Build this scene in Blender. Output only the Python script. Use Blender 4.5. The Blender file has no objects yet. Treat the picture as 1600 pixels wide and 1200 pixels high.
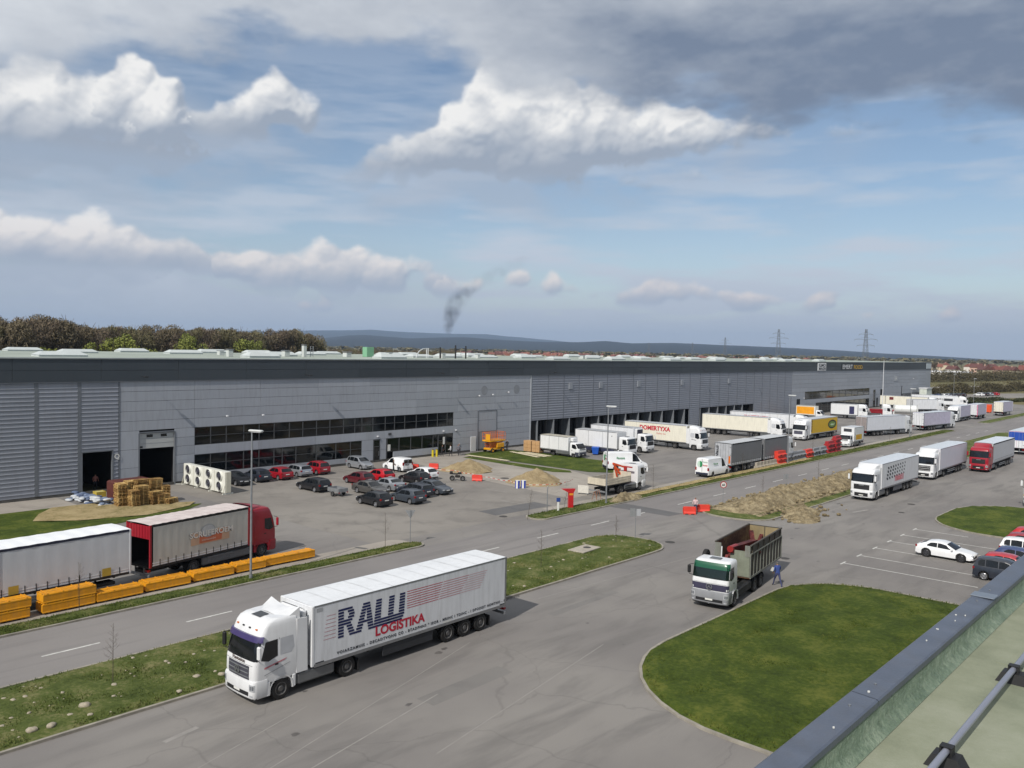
import bpy, bmesh, math, random
import numpy as np
from mathutils import Matrix, Vector, noise as mnoise

random.seed(7); np.random.seed(7)
S = bpy.context.scene
COL = S.collection
PI = math.pi
R = math.radians

# ------------------------------------------------------------------ camera
cam = bpy.data.cameras.new('camera'); camo = bpy.data.objects.new('camera', cam); COL.objects.link(camo)
cam.sensor_width = 36; cam.lens = 29.79; cam.clip_start = 0.1; cam.clip_end = 60000
CAMH = 16.2
_Rt = Vector((0.66429717, -0.74717417, 0.02097681)); _Up = Vector((0.01749636, 0.04359952, 0.99889587)); _Bk = Vector((-0.74726377, -0.66319669, 0.04203586))
M = Matrix((( _Rt.x,_Up.x,_Bk.x,0),(_Rt.y,_Up.y,_Bk.y,0),(_Rt.z,_Up.z,_Bk.z,CAMH),(0,0,0,1)))
camo.matrix_world = M
S.camera = camo

# ------------------------------------------------------------------ light
SUN = Vector((-1.08, -0.24, 1.0)).normalized()          # towards the sun
sun = bpy.data.lights.new('sun', 'SUN'); suno = bpy.data.objects.new('sun', sun); COL.objects.link(suno)
sun.energy = 4.1; sun.angle = R(0.55); sun.color = (1.0, 0.95, 0.88)
suno.rotation_euler = SUN.to_track_quat('Z', 'Y').to_euler()
suno.location = (0, 0, 60)
S.view_settings.view_transform = 'Standard'; S.view_settings.look = 'None'
S.view_settings.exposure = 0.0; S.view_settings.gamma = 1.0
S.view_settings.use_curve_mapping = False
S.cycles.use_denoising = True
S.cycles.max_bounces = 6; S.cycles.diffuse_bounces = 3; S.cycles.glossy_bounces = 3; S.cycles.volume_bounces = 0
S.cycles.transparent_max_bounces = 12

# ------------------------------------------------------------------ sky with clouds (a cloud map by direction over the Nishita sky)
FAZ = 0.7258660                                            # azimuth of the view axis, from +X towards +Y
HAZE_D = 6.5e-5
def lin(r, g=None, b=None):
    if g is None: r, g, b = r
    f = lambda c: (c/255/12.92 if c <= 10 else ((c/255+.055)/1.055)**2.4)
    return (f(r), f(g), f(b))
def uv(px, py):                                            # direction of a spot in the sky, radians
    x, y = px-800, py-600; c, s = math.cos(.020997), math.sin(.020997)
    x, y = x*c+y*s, -x*s+y*c; cp, sp = math.cos(.042048), math.sin(.042048)
    F = 1324*cp-y*sp; z = -1324*sp-y*cp
    return math.atan2(x, F), math.atan2(z, math.hypot(x, F))
def cloud_map(W=4096, H=1024):
    """cumulus heaps, a stratocumulus deck and a thin veil, computed over the whole upper hemisphere"""
    rg = np.random.default_rng(11); f4 = np.float32
    du = 2*PI/W; dv = (PI/2)/H
    U = ((np.arange(W)+.5)*du-PI).astype(f4); V = ((np.arange(H)+.5)*dv).astype(f4)
    UU, VV = np.meshgrid(U, V)
    def vnoise(x, y, seed, per=None):
        t = np.random.default_rng(seed).random((256, 256)).astype(f4); xi = np.floor(x).astype(np.int32); yi = np.floor(y).astype(np.int32)
        fx = (x-xi).astype(f4); fy = (y-yi).astype(f4); fx = fx*fx*(3-2*fx); fy = fy*fy*(3-2*fy)
        a = xi % (per or 256); b = (xi+1) % (per or 256); c = yi & 255; d = (yi+1) & 255
        return (t[c, a]*(1-fx)+t[c, b]*fx)*(1-fy)+(t[d, a]*(1-fx)+t[d, b]*fx)*fy
    def fbm(x, y, seed, n=5, gain=.5, per=None):
        s = 0; a = 1.; tot = 0.
        for k in range(n): s = s+a*vnoise(x*2**k, y*2**k, seed+k, None if per is None else min(256, per*2**k)); tot += a; a *= gain
        return s/tot
    P16 = 16/(2*PI)                                            # 16 noise cells round the horizon
    def gn(kx, ky, seed, n=5, gain=.5, ox=0., oy=0.):
        """fractal noise on the azimuth/elevation grid (rows and columns separate)"""
        s = 0; a = 1.; tot = 0.
        for k in range(n):
            per = min(256, int(16*kx*2**k)); x = (U+PI)*P16*kx*2**k+ox; y = V*P16*ky*2**k+oy; t = np.random.default_rng(seed+k).random((256, 256)).astype(f4)
            xi = np.floor(x).astype(np.int32); yi = np.floor(y).astype(np.int32); fx = (x-xi).astype(f4); fy = (y-yi).astype(f4); fx = fx*fx*(3-2*fx); fy = (fy*fy*(3-2*fy))[:, None]
            rw = t[yi & 255]*(1-fy)+t[(yi+1) & 255]*fy; s = s+a*(rw[:, xi % per]*(1-fx)+rw[:, (xi+1) % per]*fx); tot += a; a *= gain
        return s/tot
    # --- cumulus: heaps of overlapping puffs kept as a height field towards the viewer
    Z = np.zeros((H, W), f4); B = np.zeros((H, W), f4); Tp = np.zeros((H, W), f4)
    def puff(u, v, r, z0, vb, vt):
        i0, i1 = int((v-r)/dv), int((v+r)/dv)+1; j0, j1 = int((u-r+PI)/du), int((u+r+PI)/du)+1
        if i1 <= 0 or i0 >= H: return
        i0 = max(0, i0); i1 = min(H, i1); jj = np.arange(j0, j1) % W
        d2 = (U[jj]-((u+PI) % (2*PI)-PI))[None, :]; d2 = (d2+PI) % (2*PI)-PI; d2 = d2**2+((V[i0:i1]-v)*1.12)[:, None]**2
        z = np.sqrt(np.maximum(0, r*r-d2)); ok = d2 < r*r; z = np.where(ok, z+z0, 0)
        sub = Z[i0:i1][:, jj]; m = z > sub
        sub[m] = z[m]; Z[i0:i1, jj] = sub
        for A, q in ((B, vb), (Tp, vt)): s_ = A[i0:i1][:, jj]; s_[m] = q; A[i0:i1, jj] = s_
    def heap(lobes, base, k=1.):
        k *= 1.5
        """lobes (u, v, r); flat base at elevation base"""
        vt = max(v+r for u, v, r in lobes)
        for (u, v, r) in lobes:
            puff(u, max(v, base+r*.25), r*.92, 0, base, vt)
            for i in range(int(26*k)):
                a = rg.uniform(-.25*PI, 1.25*PI); q = rg.uniform(.35, .98)*r; rr = r*rg.uniform(.16, .42); vv = v+q*math.sin(a)*.95
                if vv-rr*.4 < base: vv = base+rr*rg.uniform(.3, .9)
                puff(u+q*math.cos(a)*1.15, vv, rr, max(0, r*.75*math.sqrt(max(0, 1-(q/r)**2))), base, vt)
            for i in range(int(70*k)):
                a = rg.uniform(-.15*PI, 1.15*PI); q = rg.uniform(.75, 1.08)*r; rr = r*rg.uniform(.06, .17); vv = v+q*math.sin(a)*.95
                if vv-rr*.3 < base: continue
                puff(u+q*math.cos(a)*1.12, vv, rr, r*.25*rg.random(), base, vt)
    def px(l): return [(*uv(x, y), r*(1.2 if y < 330 else 1.55)/1324.) for x, y, r in l]
    for base, l, k in ((286, ((-60,205,70),(30,215,66),(110,205,58),(185,225,50),(60,175,46),(250,240,36),(120,245,46),(300,250,26)), 1), (246, ((330,210,34),(375,190,36),(425,172,40),(458,168,28),(300,222,26)), 1), (270, ((210,195,60),(150,235,44),(265,240,30)), .8),
        (296, ((795,168,48),(770,205,52),(850,190,50),(720,228,46),(660,240,36),(610,262,28),(565,282,24),(905,205,50),(960,215,44),(830,240,50)), 1), (262, ((1010,215,40),(1065,212,34),(1120,218,30),(1175,222,24),(1225,224,16),(1255,225,9)), 1), (300, ((500,285,16),(530,280,18),(880,285,20),(990,280,20),(1070,276,18)), .8),
        (226, ((1318,202,20),(1348,202,17)), .8), (306, ((1240,291,13),(1268,290,16),(1292,296,10),(1215,275,8)), .8),
        (448, ((-20,385,34),(40,378,26),(85,398,24),(150,383,24),(190,390,22),(235,400,20),(280,398,16),(20,415,26),(110,415,26),(210,420,24),(310,415,18)), 1.), (468, ((370,418,18),(410,412,20),(455,420,18),(510,412,20),(560,412,18),(610,416,16),(655,418,13),(580,398,8),(430,440,20),(520,438,22),(600,440,18),(680,440,12)), 1.),
        (470, ((690,448,14),(730,445,12),(800,440,14),(860,450,12),(890,455,9),(930,466,8)), .6), (476, ((985,465,11),(1015,462,13),(1050,456,13),(1080,452,11),(1105,456,9)), .7), (487, ((1140,462,10),(1165,468,13),(1188,466,10),(1215,468,8),(1262,480,9),(1285,470,12)), .7), (500, ((1350,492,7),(1390,496,6),(1480,492,9),(1520,500,6),(510,480,9),(480,483,8)), .5)):
        heap(px(l), uv(800, base+.021*0)[1], k)
    # the same broken cumulus goes on round the horizon, outside the frame
    for u0 in np.concatenate([np.linspace(-3.05, -.85, 10), np.linspace(.8, 3.1, 10)]):
        b = rg.uniform(.04, .3); sc = .25+b*2.2; n = rg.integers(4, 9); heap([(u0+rg.uniform(-.16, .16)*sc, b+rg.uniform(.01, .06)*sc, rg.uniform(.018, .045)*sc) for _ in range(n)], b-.004, .6)
    # domain warp makes the puffs ragged
    amp = np.clip(VV/.13, .30, 1.2)
    w1 = (.030*(gn(7, 7, 31, 3)-.5)+.030*(gn(28, 28, 35, 4, .6)-.5))*amp; w2 = (.024*(gn(7, 7, 47, 3)-.5)+.026*(gn(28, 28, 52, 4, .6)-.5))*amp
    I = np.clip(((VV+w2)/dv).astype(np.int32), 0, H-1); J = ((UU+w1+PI)/du).astype(np.int32) % W
    Z = Z[I, J]; B = B[I, J]; Tp = Tp[I, J]
    def blur(a, r):
        k = 2*r+1
        for ax in (1, 0):
            if ax: p = np.concatenate([a[:, -r-1:], a, a[:, :r]], 1)
            else: p = np.concatenate([np.repeat(a[:1], r+1, 0), a, np.repeat(a[-1:], r, 0)], 0)
            c = np.cumsum(p, ax, dtype=np.float64); a = ((c[:, k:]-c[:, :-k] if ax else c[k:]-c[:-k])/k).astype(f4)
        return a
    det = gn(30, 30, 71, 4, .6)-.5
    Zs = blur(blur(Z, 1), 1)+.0036*det*(Z > 0); Zb = blur(blur(Z, 6), 4); Zc = blur(blur(Z, 16), 12)
    def lam(z, k):
        gx = (np.roll(z, -1, 1)-np.roll(z, 1, 1))/(2*du)*k; gy = np.gradient(z, dv, axis=0)*k; n = 1/np.sqrt(gx*gx+gy*gy+1)
        return np.clip((-gx*-.40-gy*.66+.62)*n, 0, 1)      # light from the left, above and behind
    sh = .30*lam(Zs, .7)+.38*lam(Zb, .9)+.32*lam(Zc, 1.3)
    rel = np.clip((VV-B)/np.maximum(Tp-B, 1e-3), 0, 1)
    under = np.clip((rel-.08)/.62, 0, 1); under = under*under*(3-2*under)
    big = gn(9, 14, 91, 5, .6)
    lit = np.clip((sh-.24)/.60, 0, 1)*(.16+.84*under)*(.10+1.85*big)
    lit = np.clip(lit, 0, 1)
    ero = gn(16, 24, 131, 6, .66)
    al = np.clip((blur(blur(Z, 3), 2)-.020*ero*np.clip(VV/.15, .12, 1))/(.017*np.clip(VV/.15, .22, 1)), 0, 1); al = al*al*(3-2*al)
    al *= np.clip((rel+.10)/.28*(.8+.5*ero), 0, 1)*.97
    low = np.clip((VV-.035)/.11, 0, 1)[..., None]
    c = lambda *q: np.array(lin(*q), f4)
    litc = c(228,214,208)*(1-low)+c(247,246,244)*low; shdc = c(172,183,200)*(1-low)+c(158,169,185)*low
    col = shdc+(litc-shdc)*lit[..., None]
    al = al*(.86+.14*low[..., 0])
    # soft bodies hang under and behind the heaps
    under_a = np.clip(blur(blur(np.roll(Z, -int(.02/dv), 0), 18), 14)/.014, 0, 1)*.85*np.clip(gn(6, 12, 151, 5, .5)*2.4-.4, 0, 1)
    # --- veil of thin high cloud
    st = gn(2, 11, 171, 6, .55); st2 = gn(4, 30, 191, 5, .55)
    veil = np.clip((.60*st+.40*st2-.43)*4.2, 0, .78)*np.clip(1.30-VV*3.0, .22, 1)+np.clip(.42-VV*2.2, 0, .42)+np.clip(1-VV/.075, 0, .6); veil = np.clip(veil, .03, .985)
    hz = np.clip(1-VV/.10, 0, 1)[..., None]
    vcol = c(198,207,220)*(1-hz)+c(182,190,202)*hz
    # --- stratocumulus deck overhead, seen from its shaded underside
    Zd = np.maximum(np.sin(VV), .08); q = np.sin(UU)*np.cos(VV)/Zd; p = np.cos(UU)*np.cos(VV)/Zd
    q = q[::2, ::2]; p = p[::2, ::2]; up2 = lambda a: blur(np.repeat(np.repeat(a, 2, 0), 2, 1), 1)
    pn = up2(fbm(q*1.1+100, p*1.1+60, 211, 5, .5)); pn2 = up2(fbm(q*.55+31, p*.8+77, 231, 4, .48))
    ex = [uv(x, y) for x, y in ((-200,100),(0,104),(150,100),(300,92),(430,84),(520,78),(620,92),(700,98),(800,118),(900,146),(1000,164),(1100,176),(1250,186),(1400,182),(1600,176),(1800,170))]
    eu = np.array([-PI]+[e[0] for e in ex]+[PI]); ev = np.array([.30]+[e[1] for e in ex]+[.30]); edge = np.interp(UU, eu, ev).astype(f4)
    e2 = gn(4, 9, 251, 6, .55)-.5; dd = VV-edge+.10*e2+.05*(pn-.5)
    da = np.clip((dd+.016)/.045, 0, 1); da = da*da*(3-2*da)
    side = np.clip((UU+.05)/.22, 0, 1)                         # heavier towards the right
    dl = np.clip(.50-.50*side*np.exp(-(dd-.045)**2/.006)+(pn2-.5)*2.0+(pn-.5)*.5+1.6*np.clip(dd-.12, 0, .25), .02, 1)
    dl = np.clip(dl+.30*(gn(10, 26, 301, 5, .6)-.5), 0, 1); dcol = c(118,132,154)+(c(220,224,229)-c(118,132,154))*dl[..., None]
    # --- compose premultiplied over clear sky
    out = vcol*veil[..., None]; A = veil
    def over(out, A, col, a): return col*a[..., None]+out*(1-a[..., None]), a+A*(1-a)
    out, A = over(out, A, np.broadcast_to(c(172,183,199), col.shape), under_a*.75)
    out, A = over(out, A, col, al)
    out, A = over(out, A, dcol, da*.96)
    img = bpy.data.images.new('cloud_map', W, H, alpha=True, float_buffer=True); img.colorspace_settings.name = 'Non-Color'; img.alpha_mode = 'CHANNEL_PACKED'
    img.pixels.foreach_set(np.concatenate([out*10, A[..., None]], -1).astype(f4).ravel()); img.pack(); return img
def build_world():
    w = bpy.data.worlds.new('World'); S.world = w; w.use_nodes = True
    nt = w.node_tree; nt.nodes.clear(); N = nt.nodes.new; L = nt.links.new
    def math_(op, a, b=None, c=None, clamp=False):
        m = N('ShaderNodeMath'); m.operation = op; m.use_clamp = clamp
        for i, x in enumerate((a, b, c)):
            if x is None: continue
            if isinstance(x, (int, float)): m.inputs[i].default_value = x
            else: L(x, m.inputs[i])
        return m.outputs[0]
    tc = N('ShaderNodeTexCoord'); sep = N('ShaderNodeSeparateXYZ'); L(tc.outputs['Generated'], sep.inputs[0]); X, Y, Z = sep.outputs
    az = math_('ARCTAN2', math_('ADD', math_('MULTIPLY', X, math.sin(FAZ)), math_('MULTIPLY', Y, -math.cos(FAZ))), math_('ADD', math_('MULTIPLY', X, math.cos(FAZ)), math_('MULTIPLY', Y, math.sin(FAZ))))
    el = math_('ARCSINE', math_('MINIMUM', math_('MAXIMUM', Z, .0012), .9995))
    cb = N('ShaderNodeCombineXYZ'); L(math_('MULTIPLY_ADD', az, 1/(2*PI), .5), cb.inputs[0]); L(math_('MULTIPLY', el, 2/PI), cb.inputs[1])
    im = N('ShaderNodeTexImage'); im.image = cloud_map(); im.interpolation = 'Linear'; im.extension = 'REPEAT'; L(cb.outputs[0], im.inputs['Vector'])
    sky = N('ShaderNodeTexSky'); sky.sky_type = 'NISHITA'; sky.sun_disc = False
    sky.sun_elevation = math.asin(SUN.z); sky.sun_rotation = math.atan2(SUN.x, SUN.y)
    sky.altitude = 120; sky.air_density = 1.0; sky.dust_density = 0.7; sky.ozone_density = 1.6
    k = N('ShaderNodeVectorMath'); k.operation = 'SCALE'; L(sky.outputs[0], k.inputs[0]); L(math_('SUBTRACT', 1., im.outputs['Alpha']), k.inputs['Scale'])
    a = N('ShaderNodeVectorMath'); a.operation = 'ADD'; L(k.outputs[0], a.inputs[0]); L(im.outputs['Color'], a.inputs[1])
    bg = N('ShaderNodeBackground'); L(a.outputs[0], bg.inputs[0]); bg.inputs[1].default_value = 0.1
    out = N('ShaderNodeOutputWorld'); L(bg.outputs[0], out.inputs[0])
    w.cycles.sampling_method = 'MANUAL'; w.cycles.sample_map_resolution = 512
build_world()

# ------------------------------------------------------------------ materials
MATS = {}
def mat(name, rgb, rough=.6, metal=0., var=.10, scale=1.5, bump=0., spec=.5, coat=0., rgb2=None, bscale=None, alpha=1., dirt=0.):
    """procedural surface: base colour varied by two noises, fine relief, optional dirt streaks"""
    if name in MATS: return MATS[name]
    m = bpy.data.materials.new(name); MATS[name] = m; m.use_nodes = True
    nt = m.node_tree; N = nt.nodes.new; L = nt.links.new; b = nt.nodes['Principled BSDF']
    c1 = lin(rgb); c2 = lin(rgb2) if rgb2 else tuple(max(0, c*(1-2.2*var)) for c in c1)
    tc = N('ShaderNodeTexCoord')
    n1 = N('ShaderNodeTexNoise'); n1.inputs['Scale'].default_value = scale; n1.inputs['Detail'].default_value = 7; n1.inputs['Roughness'].default_value = .62; L(tc.outputs['Object'], n1.inputs['Vector'])
    rp = N('ShaderNodeValToRGB'); rp.color_ramp.elements[0].position = .30; rp.color_ramp.elements[1].position = .70
    rp.color_ramp.elements[0].color = (*c2, 1); rp.color_ramp.elements[1].color = (*c1, 1); L(n1.outputs['Fac'], rp.inputs[0])
    col = rp.outputs[0]
    if dirt:
        mp = N('ShaderNodeMapping'); mp.inputs['Scale'].default_value = (3., 3., .35); L(tc.outputs['Object'], mp.inputs[0])
        n2 = N('ShaderNodeTexNoise'); n2.inputs['Scale'].default_value = 1.3; n2.inputs['Detail'].default_value = 6; L(mp.outputs[0], n2.inputs['Vector'])
        mr = N('ShaderNodeMapRange'); mr.inputs['From Min'].default_value = .45; mr.inputs['From Max'].default_value = .8; mr.inputs['To Max'].default_value = dirt; L(n2.outputs['Fac'], mr.inputs['Value'])
        mx = N('ShaderNodeMix'); mx.data_type = 'RGBA'; L(mr.outputs[0], mx.inputs[0]); L(col, mx.inputs[6]); mx.inputs[7].default_value = (*lin(96, 90, 80), 1); col = mx.outputs[2]
    L(col, b.inputs['Base Color'])
    rr = N('ShaderNodeMapRange'); rr.inputs['To Min'].default_value = max(.02, rough-.08); rr.inputs['To Max'].default_value = min(1, rough+.08); L(n1.outputs['Fac'], rr.inputs['Value']); L(rr.outputs[0], b.inputs['Roughness'])
    b.inputs['Metallic'].default_value = metal; b.inputs['Specular IOR Level'].default_value = spec
    b.inputs['Coat Weight'].default_value = coat; b.inputs['Coat Roughness'].default_value = .06
    if bump:
        n3 = N('ShaderNodeTexNoise'); n3.inputs['Scale'].default_value = bscale or scale*14; n3.inputs['Detail'].default_value = 4; L(tc.outputs['Object'], n3.inputs['Vector'])
        bp = N('ShaderNodeBump'); bp.inputs['Strength'].default_value = min(1, bump); bp.inputs['Distance'].default_value = .03; L(n3.outputs['Fac'], bp.inputs['Height']); L(bp.outputs[0], b.inputs['Normal'])
    return m
def paint(name, rgb, dirt=.16): return mat('paint_'+name, rgb, .32, 0, .03, 1.2, 0, .5, .35, dirt=dirt)
def asphalt(name, base, light, dark, tar=.0, streak=(1, 1)):
    """worn asphalt: broad tone patches, fine aggregate, cracks and oil stains"""
    m = bpy.data.materials.new(name); MATS[name] = m; m.use_nodes = True
    nt = m.node_tree; N = nt.nodes.new; L = nt.links.new; b = nt.nodes['Principled BSDF']
    tc = N('ShaderNodeTexCoord'); V = tc.outputs['Object']
    def noise(scale, detail=6, rough=.6, vec=None, dist=0):
        n = N('ShaderNodeTexNoise'); n.inputs['Scale'].default_value = scale; n.inputs['Detail'].default_value = detail; n.inputs['Roughness'].default_value = rough; n.inputs['Distortion'].default_value = dist
        L(vec or V, n.inputs['Vector']); return n.outputs['Fac']
    def ramp(f, a, c0, c1_, e):
        r = N('ShaderNodeMapRange'); r.interpolation_type = 'SMOOTHSTEP'; r.inputs['From Min'].default_value = a; r.inputs['From Max'].default_value = e; r.inputs['To Min'].default_value = c0; r.inputs['To Max'].default_value = c1_; L(f, r.inputs['Value']); return r.outputs[0]
    def mix(f, a, c):
        x = N('ShaderNodeMix'); x.data_type = 'RGBA'; L(f, x.inputs[0])
        for i, q in ((6, a), (7, c)):
            if isinstance(q, tuple): x.inputs[i].default_value = (*q, 1)
            else: L(q, x.inputs[i])
        return x.outputs[2]
    mp = N('ShaderNodeMapping'); mp.inputs['Scale'].default_value = (streak[0], streak[1], 1); L(V, mp.inputs[0])
    col = mix(ramp(noise(.07, 5, .55), .36, 0, 1, .66), lin(base), lin(light))
    col = mix(ramp(noise(.35, 7, .62, mp.outputs[0], .4), .44, 0, .75, .72), col, lin(dark)); col = mix(ramp(noise(.16, 5, .6, mp.outputs[0], .8), .54, 0, .5, .72), col, lin(light))
    col = mix(ramp(noise(26, 3, .7), .40, 0, .30, .72), col, lin(tuple(c*.72 for c in base)))
    col = mix(ramp(noise(1.1, 8, .7, None, 1.2), .66, 0, .6, .78), col, lin(tuple(c*.62 for c in base)))
    if tar:
        vo = N('ShaderNodeTexVoronoi'); vo.feature = 'DISTANCE_TO_EDGE'; vo.inputs['Scale'].default_value = .11; 
        wv = N('ShaderNodeVectorMath'); wv.operation = 'MULTIPLY_ADD'; nn = N('ShaderNodeTexNoise'); nn.inputs['Scale'].default_value = .6; nn.inputs['Detail'].default_value = 5; L(V, nn.inputs['Vector'])
        L(nn.outputs['Color'], wv.inputs[0]); wv.inputs[1].default_value = (1.6, 1.6, 0); L(V, wv.inputs[2]); L(wv.outputs[0], vo.inputs['Vector'])
        col = mix(ramp(vo.outputs['Distance'], .0, tar, 0, .006), col, lin(tuple(c*.6 for c in base)))
    L(col, b.inputs['Base Color']); b.inputs['Roughness'].default_value = .88; b.inputs['Specular IOR Level'].default_value = .35
    bp = N('ShaderNodeBump'); bp.inputs['Strength'].default_value = .35; bp.inputs['Distance'].default_value = .02; L(noise(30, 3, .7), bp.inputs['Height']); L(bp.outputs[0], b.inputs['Normal'])
    return m
def blend3(name, cols, scale, rough=.9, bump=.4, bscale=20., pos=(.34, .5, .66), scale2=None):
    m = bpy.data.materials.new(name); MATS[name] = m; m.use_nodes = True
    nt = m.node_tree; N = nt.nodes.new; L = nt.links.new; b = nt.nodes['Principled BSDF']
    tc = N('ShaderNodeTexCoord')
    def noise(s, d=8, r=.65):
        n = N('ShaderNodeTexNoise'); n.inputs['Scale'].default_value = s; n.inputs['Detail'].default_value = d; n.inputs['Roughness'].default_value = r; L(tc.outputs['Object'], n.inputs['Vector']); return n.outputs['Fac']
    a = noise(scale); c = noise(scale2 or scale*9, 6, .7)
    s = N('ShaderNodeMath'); s.operation = 'MULTIPLY_ADD'; L(c, s.inputs[0]); s.inputs[1].default_value = .55; 
    h = N('ShaderNodeMath'); h.operation = 'MULTIPLY_ADD'; L(a, h.inputs[0]); h.inputs[1].default_value = .75; h.inputs[2].default_value = -.15; L(h.outputs[0], s.inputs[2])
    r = N('ShaderNodeValToRGB'); L(s.outputs[0], r.inputs[0]); e = r.color_ramp.elements
    e[0].position = pos[0]; e[0].color = (*lin(cols[0]), 1); e[1].position = pos[2]; e[1].color = (*lin(cols[2]), 1)
    x = e.new(pos[1]); x.color = (*lin(cols[1]), 1)
    L(r.outputs[0], b.inputs['Base Color']); b.inputs['Roughness'].default_value = rough; b.inputs['Specular IOR Level'].default_value = .2
    if bump:
        bp = N('ShaderNodeBump'); bp.inputs['Strength'].default_value = bump; bp.inputs['Distance'].default_value = .06; L(noise(bscale, 4, .7), bp.inputs['Height']); L(bp.outputs[0], b.inputs['Normal'])
    return m
GLASS = mat('dark_glass', (20, 24, 28), .06, 0, .2, .4, 0, .6)
WGLASS = mat('window_glass', (12, 17, 20), .04, 0, .25, .15, 0, .55)
BLACK = mat('black_plastic', (30, 30, 32), .6, 0, .15, 3)
RUBBER = mat('tyre_rubber', (30, 29, 29), .8, 0, .2, 6, .2)
RIM = mat('steel_rim', (108, 107, 107), .5, .35, .25, 5, dirt=.4)
ALLOY = mat('alloy_rim', (185, 186, 190), .3, .7, .1, 5)
CHASSIS = mat('chassis_paint', (34, 33, 34), .7, 0, .3, 2, dirt=.25)
ALU = mat('aluminium', (160, 162, 165), .38, .75, .08, 4)
GALV = mat('galvanised_steel', (150, 153, 156), .5, .45, .12, 3)
LAMPW = mat('headlight_glass', (205, 208, 212), .1, .3, .15, 9, 0, .8)
LAMPR = mat('tail_light_red', (150, 18, 20), .2, 0, .2, 9)
LAMPO = mat('orange_lamp', (215, 110, 20), .25, 0, .1, 9)
PLATE = mat('number_plate_white', (215, 215, 210), .5, 0, .05, 9)
WHITE = paint('white', (220, 221, 222), .12); WHITE2 = paint('box_white', (219, 221, 224), .26); CREAM = paint('cream', (226, 222, 206), .2)
RED = paint('red', (152, 14, 36), .1)
GREYT = mat('grey_tarpaulin', (112, 113, 116), .55, 0, .07, 1.2, .15, dirt=.12)

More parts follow.
